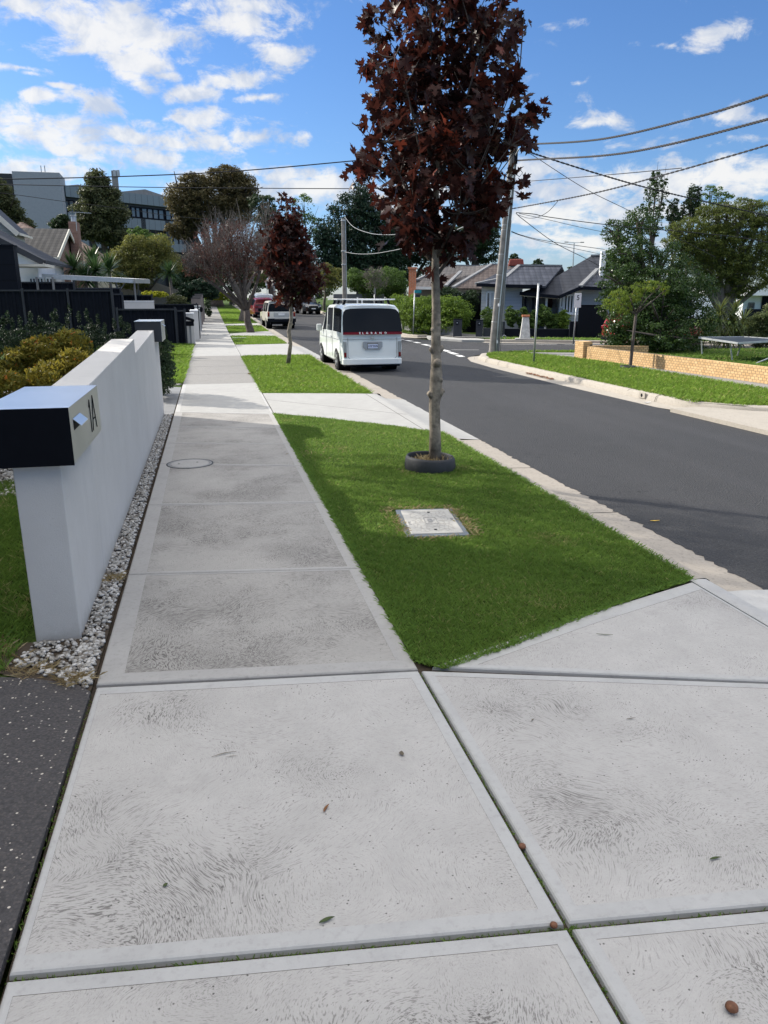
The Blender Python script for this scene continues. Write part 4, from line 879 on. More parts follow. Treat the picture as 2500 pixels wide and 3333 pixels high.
tz2 = [U(937, 1184), U(946, 1120), U(940, 1080), U(948, 1040), U(946, 980), U(938, 880), U(935, 760), U(930, 660)]; tz2[0] = (tz2[0][0], 21.2, 0)
maple('purple_maple', 'smaller purple leaved maple on the grass strip beside the white van', 21.2, tz2[0][0], rows2, 230, 7, .13, (tz2, [.062, .05, .055, .048, .042, .03, .02, .006], [(U(940, 1120)[2], 3.2, .4), (U(940, 1060)[2], -.2, .5)]), 12, spread=.22, twr=1.2)

# --- street prunus with bare twigs
def twiggy(name, label, base, Y, blobs, r0, n, size, m, tips, seed, bark='barkdk', group=None, spread_=1.0, tw=.012, nt=260):
    t = thing(name, label, 'tree', base, 0, group); mb = MB(); limbs(mb, base, blobs, r0, .32, n=8, seed=seed)
    mb.build('trunk', M[bark], t, smooth=True, world=True)
    rs = random.Random(seed); mb = MB()
    for i in range(nt):
        c, rad = rs.choice(blobs); c = Vector(c); th = rs.uniform(0, 2*PI); rr = rs.random()**.5
        a = c+Vector((math.cos(th)*rr*rad[0]*.8, math.sin(th)*rr*rad[1]*.8, rs.uniform(-.5, .6)*rad[2]))
        d = Vector(((a.x-c.x)*.35+rs.gauss(0, .12), (a.y-c.y)*.35+rs.gauss(0, .12), rad[2]*rs.uniform(.45, 1.0)*tips)); mb.tube([a, a+d*.5+Vector((rs.gauss(0, .05), 0, 0)), a+d], [tw, tw*.7, tw*.35], 3, cap=False)
        for k in range(2):
            e = a+d*rs.uniform(.3, .8); mb.tube([e, e+Vector((rs.gauss(0, .2), rs.gauss(0, .2), rs.uniform(.15, .5)*rad[2]*.6))], [tw*.5, tw*.25], 3, cap=False)
    mb.build('twigs', M['barkgrey'], t, world=True)
    crownobj('crown', blobs, n, size, m, t, seedk=seed, fill=.5, gap=.2); return t
B = lambda Y, *l: [blob(*q, Y) for q in l]
twiggy('street_tree', 'half bare purple plum tree with a forked trunk in the grass strip', G(815, 1082), 40.1, B(40.1, (740, 805, 95, 85), (665, 850, 60, 60), (800, 840, 80, 85), (735, 880, 90, 50), (860, 830, 46, 60), (620, 870, 26, 40)), .19, 5000, .13, F_prun, .95, 21, nt=620)
twiggy('street_tree', 'thinner leafed plum tree behind the forked plum tree, half bare', G(793, 1045), 53.8, B(53.8, (720, 800, 80, 80), (800, 790, 80, 80), (850, 860, 60, 60)), .3, 1800, .16, F_prun, .9, 22, bark='barkgrey', nt=260)
twiggy('street_tree', 'most distant pale trunked tree at the end of the grass strip', G(755, 991), 90, B(90, (760, 860, 70, 60), (700, 880, 60, 50)), .34, 1800, .3, F_dark, .3, 23, bark='barkgrey', nt=40)
twiggy('bare_tree', 'tall bare twigged tree behind the purple plum trees', G(880, 1000), 75, B(75, (870, 720, 30, 60), (880, 800, 40, 60)), .2, 120, .2, F_prun, 1.0, 24, nt=60, tw=.03)

# --- background trees
tree('gum_tree', 'dark gum tree at the far left in front of the concrete tower', B(75, (0, 640, 38, 50), (28, 690, 42, 45), (75, 735, 36, 26), (-60, 660, 60, 90)), (-31, 75, .4), .4, 9000, .34, F_gum, seed=31, sub=90)
tree('gum_tree', 'tall dark pointed gum tree in front of the office building', B(80, (318, 592, 34, 32), (325, 640, 62, 42), (330, 700, 84, 52), (350, 755, 76, 45), (400, 790, 45, 36), (280, 740, 40, 40)), (-21.5, 80, .5), .5, 19000, .32, F_gum, seed=32, sub=110)
tree('round_tree', 'low dark tree between the concrete tower and the tall gum', B(82, (205, 730, 42, 26), (250, 745, 40, 26)), (-26, 82, .5), .25, 3600, .32, F_dark, seed=33)
tree('gum_tree', 'huge olive brown gum tree behind the plum trees', B(95, (738, 582, 62, 36), (640, 606, 55, 36), (790, 630, 46, 58), (588, 655, 46, 48), (700, 650, 95, 52), (640, 705, 70, 40), (596, 752, 52, 30), (760, 700, 60, 50)), (-9.0, 95, .7), .8, 25000, .36, F_brown, seed=34, split=.3, sub=120)
tree('round_tree', 'dark tree to the right of the huge gum tree', B(88, (850, 665, 45, 30), (880, 720, 50, 45), (900, 800, 60, 60)), (-2, 88, .6), .35, 5000, .36, F_dark, seed=35)
tree('eucalypt_sapling', 'sparse light green gum with see-through crown above the small maple', B(90, (990, 680, 44, 44), (1010, 740, 40, 40), (960, 740, 30, 40)), (2.5, 90, .6), .2, 1300, .32, F_mid, seed=36, fill=.1, gap=.35)
tree('conifer', 'big dark conifer beyond the middle power pole', B(85, (1175, 640, 34, 40), (1140, 690, 70, 50), (1190, 740, 90, 60), (1110, 790, 80, 70), (1200, 830, 110, 80), (1260, 780, 70, 80), (1060, 760, 40, 50), (1160, 880, 130, 60), (1260, 870, 70, 60), (1060, 840, 60, 60), (1200, 690, 50, 60)), (11, 85, .6), .6, 21000, .38, F_conifer, seed=37, sub=60)
tree('gum_tree', 'dark green gum tree between the near maple trunk and the double pole', B(80, (1555, 700, 46, 46), (1590, 750, 36, 50), (1530, 780, 60, 60), (1580, 815, 50, 45), (1480, 800, 60, 60)), (25, 80, .5), .45, 11000, .34, F_dark, seed=38, fill=.2, gap=.1, sub=50)
tree('conifer', 'dark conifer mass behind the near maple trunk', B(88, (1330, 780, 80, 90), (1400, 830, 80, 60), (1290, 850, 60, 60)), (18, 88, .5), .5, 9000, .38, F_conifer, seed=39)
tree('leafy_tree', 'pale yellow green tree above the grey paling fence', B(58, (440, 800, 45, 32), (520, 800, 40, 36), (400, 850, 50, 42), (470, 862, 70, 50), (550, 860, 44, 40), (430, 910, 70, 36)), (-12.2, 58, .3), .2, 11000, .20, F_yel, seed=40, fill=.35, sub=90)
tree('round_tree', 'dark green tree behind the pale yellow green tree', B(66, (460, 775, 46, 30), (500, 800, 50, 40)), (-13, 66, .4), .25, 3600, .26, F_mid, seed=41)
bush('hedge_mass', 'dark green bushes closing the end of the street on the left', B(100, (660, 900, 60, 60), (740, 920, 80, 45), (600, 900, 60, 60), (820, 910, 60, 50)), 8000, .4, F_dark, seed=42)
bush('distant_wood', 'line of dark distant trees closing the street and showing between the houses', [blob(px, py, 80, 44, 135) for px, py in [(560, 900), (680, 890), (800, 880), (920, 890), (1040, 900), (1160, 900), (1280, 900), (1400, 905), (1500, 915)]], 15000, .55, F_dark, 'trees', seed=142)
bush('golden_hedge', 'golden green hedge at the far end of the footpath', B(92, (700, 962, 40, 17), (740, 966, 30, 14), (675, 960, 20, 16)), 3500, .22, F_gold, 'hedge', seed=43, fill=.2)
bush('golden_hedge', 'golden green low hedge beside the parked car behind the fences', B(52, (492, 958, 30, 11), (525, 960, 26, 10)), 2600, .13, F_gold, 'hedge', seed=44, fill=.2)
bush('blue_green_shrub', 'blue green shrub behind the row of brown fence pillars', B(58, (640, 945, 48, 32), (680, 950, 36, 30), (610, 955, 30, 28)), 5000, .20, F_conifer, seed=45)
bush('weeping_shrub', 'olive weeping shrub left of the white pillars', B(43, (575, 985, 34, 26), (555, 1005, 26, 20), (600, 1005, 20, 20)), 4200, .11, F_gum, seed=46, droop=.8)
bush('footpath_shrub', 'dark shrub leaning over the footpath past the brown pillars', B(62, (676, 1000, 12, 28), (682, 1020, 8, 16)), 1500, .12, F_dark, seed=47)
bush('street_bushes', 'dark bushes beyond the parked cars at the bend', B(95, (880, 900, 60, 45), (960, 930, 70, 40), (1030, 940, 60, 36), (920, 870, 50, 40)), 8000, .36, F_mid, seed=48)
tree('small_tree', 'small pale green street tree behind the dark oncoming car', B(67, (1070, 895, 42, 34), (1050, 920, 34, 26), (1095, 915, 30, 28)), G(1056, 1010), .16, 2600, .2, F_yel, seed=49, fill=.2, gap=.2, bark='barkgrey')
bush('garden_bushes', 'green bushes beyond the road behind the van roof', B(60, (1160, 915, 40, 38), (1270, 925, 56, 48), (1220, 950, 50, 34), (1290, 970, 40, 28)), 11000, .2, F_mid, seed=50, sub=50)
twiggy('bare_shrub', 'grey bare twigged shrub among the green bushes behind the van', (AY(1225, 1010, 58)[0], 58, .2), 58, B(58, (1225, 925, 40, 36), (1215, 900, 30, 26)), .1, 500, .16, F_mid, .8, 51, nt=220, tw=.016, bark='barkgrey')
# hedge over the low grey wall
bl = [blob(px, py, 44, rr*1.15, D_, f=L) for px, py, rr, D_ in [(1290, 1010, 38, 41), (1325, 1012, 38, 40), (1360, 1012, 40, 39.3), (1395, 1015, 40, 38.8), (1430, 1018, 42, 38.4), (1465, 1020, 42, 38), (1495, 1022, 40, 37.8), (1307, 1030, 38, 40.5), (1342, 1034, 38, 39.6), (1378, 1036, 40, 39), (1412, 1040, 40, 38.6), (1448, 1042, 40, 38.2), (1480, 1044, 40, 37.9), (1300, 995, 30, 41), (1350, 998, 30, 40), (1410, 1000, 32, 38.8), (1470, 1002, 32, 38.2)]]
bush('hedge', 'clipped bright green hedge above the low grey wall on the corner', bl, 24000, .12, F_hedge, 'hedge', seed=52, sub=50)
bush('garden_shrubs', 'dark leafed shrubs beside the dark side fence of the corner house', [blob(px, py, rx, ry, 40, f=L) for px, py, rx, ry in [(1470, 975, 30, 36), (1500, 1000, 26, 40), (1535, 985, 24, 44), (1445, 955, 26, 24)]], 5000, .13, F_dark, seed=53)
for px, py, rx, ry, lab in [(1590, 1035, 26, 36, 'bushy green shrub left of the double power pole'), (1660, 1030, 16, 34, 'narrow green shrub right of the double power pole'), (1700, 1036, 24, 34, 'round green shrub against the verandah of the grey blue house'), (1735, 1040, 24, 30, 'mid green shrub behind the marker stone'), (1770, 1030, 24, 38, 'feathery tall shrub before the verandah'), (1800, 1045, 20, 28, 'low green shrub left of the white framed window'), (1832, 1042, 22, 32, 'pale leafed shrub below the white framed window')]:
    bush('garden_shrub', lab, [blob(px, py, rx, ry, 38.4, f=L), blob(px+4, py+12, rx*.9, ry*.7, 38.2, f=L)], 2400, .11, F_mid if px != 1832 else F_hedge, group='shrubs of the front garden opposite', seed=px)
# right hand side
tree('pittosporum_tree', 'big glossy dark green tree behind the low brick wall', [blob(*q) for q in [(2010, 760, 46, 44, 25.5), (2080, 730, 50, 46, 25.5), (2060, 830, 80, 56, 25), (2150, 850, 90, 56, 25), (2030, 930, 80, 60, 24.4), (2140, 950, 100, 80, 24), (2230, 950, 90, 80, 24.4), (2050, 1040, 84, 70, 23.8), (2150, 1060, 100, 80, 23.4), (2250, 1060, 70, 80, 23.8), (2100, 1120, 110, 46, 23.4), (2220, 1130, 80, 36, 23.4), (2010, 1100, 50, 50, 23.8), (1985, 990, 40, 60, 24.6), (2130, 1010, 130, 90, 24), (2020, 870, 60, 60, 25), (2170, 1100, 100, 50, 22.8)]], (14.8, 24.2, 0), .3, 42000, .105, F_pit, seed=60, sub=46, fill=.25)
tree('young_street_tree', 'thin young tree with drooping yellow green leaves in the verge across the road', B(18.2, (2005, 985, 44, 36), (2050, 960, 46, 30), (2100, 935, 38, 24), (2150, 932, 30, 16), (2165, 948, 12, 14), (2030, 1010, 30, 20)), (10.74, 18.2, 0), .045, 1900, .09, F_sap, seed=61, droop=1.6, fill=.15, gap=.1, aspect=.28, split=.75)
for nm, lab, bb, s_ in [('columnar_tree', 'tallest narrow column shaped tree behind the glossy green tree', [(2115, 640, 14, 60), (2135, 600, 16, 50), (2155, 640, 13, 55), (2130, 720, 24, 55)], 62), ('columnar_tree', 'middle loose column shaped tree behind the glossy green tree', [(2190, 690, 16, 45), (2200, 740, 24, 40), (2225, 690, 8, 40)], 63), ('columnar_tree', 'right hand narrow column shaped tree above the spreading tea tree', [(2250, 640, 11, 45), (2268, 640, 9, 35), (2255, 690, 16, 40)], 64)]:
    tree(nm, lab, B(60, *bb), (AY(bb[0][0], 900, 60)[0], 60, .3), .18, 3600, .20, F_pit if s_ == 62 else F_dark, seed=s_, fill=.3, gap=.15)
tree('sparse_tree', 'sparse light leafed tree crown behind the spreading tea tree', B(62, (2340, 640, 34, 26), (2310, 625, 22, 20), (2365, 650, 22, 18), (2290, 660, 20, 26)), (33, 62, .3), .15, 800, .22, F_mid, seed=65, fill=.05, gap=.3)
tree('tea_tree', 'wide spreading flat topped tea tree with a thick pale trunk', B(36, (2420, 672, 70, 24), (2330, 690, 64, 26), (2240, 745, 70, 34), (2320, 760, 70, 34), (2200, 790, 50, 26), (2430, 760, 70, 32), (2520, 740, 70, 34), (2280, 830, 70, 40), (2370, 850, 70, 44), (2460, 850, 80, 50), (2330, 900, 70, 40), (2430, 915, 80, 44), (2560, 880, 90, 80), (2370, 720, 110, 40), (2300, 790, 110, 40), (2420, 810, 110, 46), (2350, 870, 110, 50), (2240, 830, 50, 50), (2480, 700, 80, 40), (2290, 930, 60, 34), (2400, 950, 60, 26)), (AY(2385, 1060, 36)[0], 36, .1), .34, 60000, .12, F_cyp, bark='barkgrey', seed=66, sub=50, aspect=.5, split=.22)
bush('flowering_shrub', 'pale flecked shrub at the right edge behind the games table', B(25, (2470, 1070, 40, 44), (2510, 1040, 50, 50), (2480, 1130, 36, 36)), 7000, .10, FO('flecked_leaves', (.04, .065, .02), (.13, .15, .06), (.42, .38, .28), trans=.3), seed=67)
for px, py, rx, lab in [(1672, 842, 16, 'small distant tree above the roof right of the double pole'), (1752, 862, 18, 'tiny distant tree above the dark tiled roof'), (1862, 880, 14, 'distant tree top left of the high dark roof'), (1738, 868, 10, 'lowest distant tree top over the dark tiled ridge')]:
    bush('distant_tree', lab, [blob(px, py, rx, rx*.9, 110), blob(px+6, py+14, rx*1.3, rx, 110)], 700, .5, F_dark, 'tree', 'distant trees above the roofs', seed=px)
# left garden
bush('clipped_conifer', 'dense dark green conifer bush at the far end of the white wall', [((-1.0, 14.4, .42), (.30, .5, .42)), ((-1.0, 14.5, .85), (.27, .45, .40)), ((-.98, 15.2, .5), (.26, .4, .5))], 15000, .045, F_dark, seed=70, sub=60, fill=.2)
bush('nandina', 'orange and green nandina bush behind the white wall', [blob(*q) for q in [(60, 1210, 75, 70, 8.6), (140, 1150, 75, 55, 8.7), (230, 1130, 60, 55, 8.8), (250, 1190, 60, 55, 8.4), (30, 1270, 80, 60, 8.2), (170, 1240, 90, 60, 8.2), (-60, 1230, 70, 70, 8.6)]], 15000, .055, F_nand, seed=71, sub=60, aspect=.34, droop=-.5, fill=.25)
for i, (px, py, rx, ry, Y) in enumerate([(20, 1080, 50, 60, 22), (100, 1060, 50, 50, 22.5), (190, 1050, 50, 56, 23), (290, 1060, 45, 50, 23.5), (370, 1075, 46, 46, 24), (450, 1085, 40, 40, 24.5), (530, 1090, 34, 34, 25)]):
    py += 38; bl = [blob(px, py, rx, ry*.8, Y), blob(px+10, py+50, rx, ry, Y)]
    for k in range(4): bl.append(blob(px+random.uniform(-rx, rx)*.8, py-ry*random.uniform(.8, 1.5), 7, 22, Y))
    bush('fence_shrub', ['leftmost dark shrub', 'second dark shrub from the left', 'third dark shrub with the tallest shoots', 'middle dark shrub', 'dark shrub near the fence post', 'dark shrub before the lower fence', 'last dark shrub of the row, nearest the letterbox'][i]+' in front of the black fence', bl, 3200, .075, F_shade, group='shrubs in front of the black fence', seed=80+i)
# spiky plants
def spiky(name, label, heads, m, n, ln, wd, trunk=None, cat='plant', droop=.5, seed=1, group=None):
    t = thing(name, label, cat, heads[0][:2]+(heads[0][2] if trunk is None else trunk[0][2],), 0, group); rs = random.Random(seed); mb = MB()
    for h in heads:
        for i in range(n):
            az_ = rs.uniform(0, 2*PI); e = rs.uniform(-.35, 1.35); l_ = ln*rs.uniform(.7, 1.1); d = Vector((math.cos(az_)*math.cos(e), math.sin(az_)*math.cos(e), math.sin(e))); s = Vector((-math.sin(az_), math.cos(az_), 0))
            p = Vector(h); pts = []; w_ = [wd*.7, wd, wd*.8, wd*.05]
            for k in range(4):
                f = k/3; q = p+d*l_*f+Vector((0, 0, -droop*l_*f*f*(1.0-.6*math.sin(e)))); pts += [q-s*w_[k]/2, q+s*w_[k]/2]
            mb.add(pts, [(0, 1, 3, 2), (2, 3, 5, 4), (4, 5, 7, 6)])
    mb.build('leaves', m, t, world=True)
    if trunk: tb = MB(); tb.tube(trunk, [.10, .085, .08], 8); tb.build('trunk', M['barkgrey'], t, world=True)
    return t
for i, (px, py, Y, lab) in enumerate([(240, 875, 44, 'left yucca head beside the brown brick house'), (300, 850, 47, 'highest yucca head below the chimney'), (310, 885, 43, 'broad yucca in front of the brick house'), (355, 880, 45, 'rightmost yucca of the clump by the carport'), (280, 915, 43, 'lowest yucca of the clump behind the carport roof')]):
    h = AY(px, py, Y); spiky('yucca', lab, [h], F_yuc, 190, 1.15, .06, [(h[0], h[1], .1), (h[0], h[1], h[2]*.6), h], droop=.25, seed=90+i, group='yuccas beside the brick house')
h = AY(552, 890, 50); spiky('yucca', 'single yucca on a bare trunk before the paling fence', [h], F_yuc, 240, 1.0, .05, [(h[0], h[1], .1), (h[0]+.05, h[1], h[2]*.6), h], droop=.3, seed=97)
hd = [AY(px, py, 26+random.uniform(-.5, .8)) for px, py in [(2340, 1040), (2385, 1050), (2320, 1078), (2370, 1085), (2410, 1080), (2345, 1010), (2420, 1045), (2300, 1090), (2390, 1020), (2360, 1105), (2330, 1060), (2395, 1100), (2435, 1075), (2310, 1050)]]
spiky('flax_clump', 'clump of strappy arching flax plants under the tea tree', hd, FO('flax_leaves', (.035, .06, .018), (.18, .20, .06), trans=.25, rough=.4), 60, .80, .05, droop=.6, seed=98, cat='plant')
hd = [AY(px, 995, 42) for px in (405, 430, 450)]
spiky('bird_of_paradise', 'broad leafed dark plant between the black fences', hd, F_yuc, 12, .8, .16, droop=.2, seed=99)

# ================================================================== BUILDINGS
def V3(*p): return Vector(p)
def slab3(mb, pts, th):
    """a plate with thickness below its upper face"""
    P = [Vector(p) for p in pts]; n = (P[1]-P[0]).cross(P[2]-P[0]).normalized()
    if n.z < 0: n = -n
    mb.prism(P, -n*th); return mb
def gable_house(name, label, x0, x1, y0, y1, ze, zr, along, wallm, roofm, trim, ov=.35, zb=0.0, group=None, roofth=.12, cat='house', hip=0.0, vents=True):
    """box with a pitched roof; along = 'x' or 'y' (ridge direction)"""
    t = thing(name, label, cat, ((x0+x1)/2, y0, zb), 0, group); mb = MB()
    if along == 'x':
        ym = (y0+y1)/2; prof = [(x1, y0, zb-.3), (x1, y1, zb-.3), (x1, y1, ze)]+([] if hip else [(x1, ym, zr-.02)])+[(x1, y0, ze)]; mb.prism(prof, (x0-x1, 0, 0))
    else:
        xm = (x0+x1)/2; prof = [(x0, y0, zb-.3), (x1, y0, zb-.3), (x1, y0, ze), (xm, y0, zr-.02), (x0, y0, ze)]; mb.prism(prof, (0, y1-y0, 0))
    mb.build('wall', wallm, t, world=True)
    mb = MB(); tm = MB()
    if along == 'x':
        s = (zr-ze)/(ym-y0); e = ov*s
        for yy, sg in ((y0-ov, 1), (y1+ov, -1)):
            slab3(mb, [(x0-ov+hip, ym, zr+.06), (x1+ov-hip, ym, zr+.06), (x1+ov, yy, ze-e+.06), (x0-ov, yy, ze-e+.06)], roofth)
        if hip:
            for xx, xr_ in ((x1+ov, x1+ov-hip), (x0-ov, x0-ov+hip)): slab3(mb, [(xr_, ym, zr+.06), (xx, y0-ov, ze-e+.06), (xx, y1+ov, ze-e+.06)], roofth)
        else:
            for yy in (y0-ov, y1+ov): tm.bar((x1+ov+.02, yy, ze-e-.06), (x1+ov+.02, ym, zr-.06), .06, .24, up=(0, 0, 1))
        for yy, d in ((y0-ov, -.06), (y1+ov, .06)): tm.bar((x0-ov, yy+d, ze-e-.02), (x1+ov, yy+d, ze-e-.02), .10, .12)
    else:
        s = (zr-ze)/(xm-x0); e = ov*s
        for xx in (x0-ov, x1+ov): slab3(mb, [(xm, y0-ov+hip, zr+.06), (xm, y1+ov-hip, zr+.06), (xx, y1+ov, ze-e+.06), (xx, y0-ov, ze-e+.06)], roofth)
        if hip:
            for yy, yr in ((y0-ov, y0-ov+hip), (y1+ov, y1+ov-hip)): slab3(mb, [(xm, yr, zr+.06), (x0-ov, yy, ze-e+.06), (x1+ov, yy, ze-e+.06)], roofth)
        else:
            for xx in (x0-ov, x1+ov): tm.bar((xx, y0-ov-.02, ze-e-.06), (xm, y0-ov-.02, zr-.06), .06, .24)
        for xx, d in ((x0-ov, -.06), (x1+ov, .06)): tm.bar((xx+d, y0-ov, ze-e-.02), (xx+d, y1+ov, ze-e-.02), .10, .12)
    mb.build('roof', roofm, t, world=True); tm.build('fascia', trim, t, world=True); return t
def window(t, a, c, z0, z1, fr=.06, nrm=(0, -1), pane=None, mull=1, frm=None, dep=.05):
    """framed window standing on the wall from a to c (plan points)"""
    a = Vector((a[0], a[1])); c = Vector((c[0], c[1])); n = Vector((nrm[0], nrm[1])); n.normalize(); f = MB(); a3 = lambda p, z, o=dep/2: (p.x+n.x*o, p.y+n.y*o, z)
    f.bar(a3(a, z0), a3(c, z0), dep, fr); f.bar(a3(a, z1), a3(c, z1), dep, fr)
    for i in range(mull+2):
        p = a.lerp(c, i/(mull+1)); f.bar(a3(p, z0, dep/2+.003), a3(p, z1, dep/2+.003), fr, dep, up=(n.x, n.y, 0))
    w_ = f.build('window', frm or M['white'], t, world=True); g = MB(); o = .012; g.prism([a3(a, z0, o), a3(c, z0, o), a3(c, z1, o), a3(a, z1, o)], (n.x*.008, n.y*.008, 0))
    p_ = g.build('pane', pane or M['glass'], w_); return w_
def up3(px, py, Y): return AY(px, py, Y)
# --- house of the wall's owner: outside the picture on the left, it shades the foreground
tr_ = tilem('dark_metal_tiles', (.055, .06, .07), (.085, .09, .10), (0, 1), .16, .35)
hs = thing('townhouse', 'two storey rendered townhouse left of the picture behind the front garden', 'house', (-9, 8, 0))
mb = MB(); mb.box((-9.6, 1.55, 3.25), (8.6, 18.9, 6.5)); mb.build('upper_block', M['render'], hs, world=True)
mb = MB(); mb.box((-9.6, 14.0, 2.15), (8.5, 3.2, 4.3)); mb.build('garage_block', M['render2'], hs, world=True)
mb = MB(); mb.box((-9.6, 1.55, 6.56), (9.0, 19.3, .12)); mb.box((-9.6, 14.0, 4.34), (8.8, 3.5, .08)); mb.build('roof', M['charcoal'], hs, world=True)
for y_ in (-5, -1, 4, 8): window(hs, (-5.3, y_), (-5.3, y_+1.6), 3.9, 5.4, nrm=(1, 0), frm=M['charcoal'])
for y_ in (0, 6): window(hs, (-5.3, y_), (-5.3, y_+1.8), .9, 2.3, nrm=(1, 0), frm=M['charcoal'])

tree('unseen_tree', 'unseen tree left of the frame, added to dapple the edge of the shade', [((-4.9, 12.1, 5.0), (1.35, 1.4, 1.0)), ((-4.6, 12.7, 5.7), (1.1, 1.2, .8)), ((-5.1, 11.4, 5.8), (1.2, 1.2, .8)), ((-4.6, 13.2, 4.6), (.8, .9, .7))], (-4.9, 12.1, 0), .09, 4200, .11, F_mid, seed=171, fill=.3, gap=.25)  # unseen tree placed so its crown softens the foreground shadow edge
# --- fences on the left
def metalfence(name, label, a, c, h, zb, m=None, posts=2, cat='fence', pitch=.25, rail=True):
    m = m or M['charcoal']; a = Vector(a); c = Vector(c); d = (c-a); ln = d.length; d.normalize(); n = Vector((-d.y, d.x))
    t = thing(name, label, cat, (a.x, a.y, zb)); mb = MB(); k = int(ln/pitch)+1; vs = []; prof = []
    for i in range(k):
        for f, o in ((0, 0), (.12, 0), (.2, .035), (.8, .035), (.88, 0)):
            s = (i+f)*pitch
            if s <= ln: prof.append((s, o))
    prof.append((ln, 0)); vs = []
    for s, o in prof:
        p = a+d*s+n*o; vs += [(p.x, p.y, zb+.03), (p.x, p.y, zb+h-.03)]
    mb.add(vs, [(i*2, i*2+2, i*2+3, i*2+1) for i in range(len(prof)-1)]); mb.build('panel', m, t, world=True)
    if rail: mb = MB(); mb.bar((a.x, a.y, zb+h), (c.x, c.y, zb+h), .055, .06); mb.build('top_rail', M['dkgrey'], t, world=True)
    for i in range(posts):
        p = a.lerp(c, i/(posts-1)) if posts > 1 else c; mb = MB(); mb.box((p.x, p.y-.02, zb+h/2+.03), (.075, .075, h+.10)); mb.build('post', M['dkgrey'], t, world=True)
    return t
a = AY(-80, 934, 31); c = AY(363, 946, 31)
metalfence('metal_fence', 'tall black corrugated metal fence behind the front garden', a[:2], c[:2], c[2], 0, posts=4)
a = AY(380, 1006, 31); c = AY(570, 1007, 31)
metalfence('metal_fence', 'lower black metal fence section stepping down towards the footpath', a[:2], c[:2], c[2], 0, posts=2)
a = AY(573, 1012, 31.1); c = AY(601, 1012, 31.1)
metalfence('metal_fence', 'short end panel of the black metal fence next to the white pillar', a[:2], c[:2], c[2], 0, posts=2, rail=True)
a = AY(8, 912, 35); c = AY(240, 920, 35); metalfence('metal_fence', 'second black metal fence behind the tall one, topped by a thin pale rail', a[:2], c[:2], c[2], 0, posts=2)
a = AY(240, 936, 37.5); c = AY(392, 941, 37.5); metalfence('metal_fence', 'black metal fence behind the yuccas and the carport posts', a[:2], c[:2], c[2], .03, posts=2)
a = AY(366, 957, 33.5); c = AY(398, 958, 33.5); metalfence('metal_fence', 'narrow black fence panel in the gap before the parked car', a[:2], c[:2], c[2], 0, posts=2)
a = AY(392, 963, 40); c = AY(495, 966, 40); metalfence('metal_fence', 'black fence below the parked white car roof', a[:2], c[:2], c[2], .06, posts=2)
a = AY(500, 995, 42); c = AY(640, 996, 42); metalfence('metal_fence', 'black fence behind the weeping shrub', a[:2], c[:2], c[2], .08, posts=2)
# grey paling fence in the distance, with a curved top
pf = thing('paling_fence', 'weathered grey paling fence behind the golden hedge', 'fence', AY(500, 960, 60)[:2]+(.3,)); mb = MB()
for i in range(74):
    px = 395+i*2.7; top = 915+max(0, (px-500))*.38-max(0, (px-560))*.12; p = AY(px, 965, 60); q = AY(px, top, 60); mb.box((p[0], 60+(i % 2)*.03, (.3+q[2])/2), (.058, .02, q[2]-.3))
mb.build('palings', M['oldpath'], pf, world=True); mb = MB(); a = AY(395, 950, 60.06); c = AY(592, 955, 60.06); mb.bar(a, c, .04, .08); mb.build('rail', M['oldpath'], pf, world=True)
p = AY(42, 800, 33.6); q = AY(-60, 800, 33.6)
ex = thing('dark_extension', 'black clad box shaped extension at the left edge behind the fence', 'building', (p[0], 33.6, 0)); mb = MB(); mb.box(((p[0]+q[0])/2, 33.9, p[2]/2), (abs(p[0]-q[0]), .6, p[2])); mb.build('cladding', boardm('black_cladding', (.006, .008, .014), .6), ex, world=True)
mb = MB(); mb.box(((p[0]+q[0])/2, 33.9, p[2]+.02), (abs(p[0]-q[0])+.06, .66, .05)); mb.build('capping', M['charcoal'], ex, world=True)
# white rendered low wall between the fences
t = thing('garden_wall', 'low white rendered wall seen over the black fences', 'wall', AY(450, 990, 36)[:2]+(0,)); a = AY(400, 981, 36); c = AY(501, 983, 36); mb = MB(); mb.box(((a[0]+c[0])/2, 36, a[2]/2), (c[0]-a[0], .2, a[2])); mb.build('wall_face', M['render'], t, bevel=.01, world=True)
mb = MB(); mb.box(((a[0]+c[0])/2, 36, a[2]+.015), (c[0]-a[0]+.03, .23, .03)); mb.build('capping', M['white'], t, world=True)
# --- the white pillars and brown pillar row along the path
def pillar(name, label, x, y, w_, d_, h, m, capm, zb, group=None, capo=.03):
    t = thing(name, label, 'pillar', (x, y, zb), 0, group); mb = MB(); mb.box((0, 0, h/2-.05), (w_, d_, h+.1)); mb.build('shaft', m, t, bevel=.012); mb = MB(); mb.box((0, 0, h+.02), (w_+capo, d_+capo, .05)); mb.build('cap', capm, t, bevel=.006); return t
p = AY(598, 1022, 31.3); q = AY(630, 1022, 31.3); pillar('front_pillar', 'nearest white rendered pillar behind the black post letterbox', (p[0]+q[0])/2, 31.5, q[0]-p[0], .4, p[2], M['render'], M['white'], 0)
p = AY(618, 1013, 33.5); q = AY(643, 1013, 33.5); pillar('front_pillar', 'second white rendered pillar along the footpath', (p[0]+q[0])/2, 34.2, q[0]-p[0], 1.4, p[2], M['render'], M['white'], 0)
p = AY(634, 1008, 37.5); q = AY(648, 1008, 37.5); pillar('front_pillar', 'third and thinnest white pillar along the footpath', (p[0]+q[0])/2, 38, q[0]-p[0], .5, p[2]-.03, M['render'], M['white'], .03)
p = AY(633, 998, 41.5); q = AY(652, 998, 41.5); pillar('front_pillar', 'pale grey pillar just before the row of brown pillars', (p[0]+q[0])/2, 42, q[0]-p[0], .5, p[2]-.08, M['render2'], M['white'], .08)
brp = plain('brown_grey_render', (.20, .175, .17), .8, .08, 3)
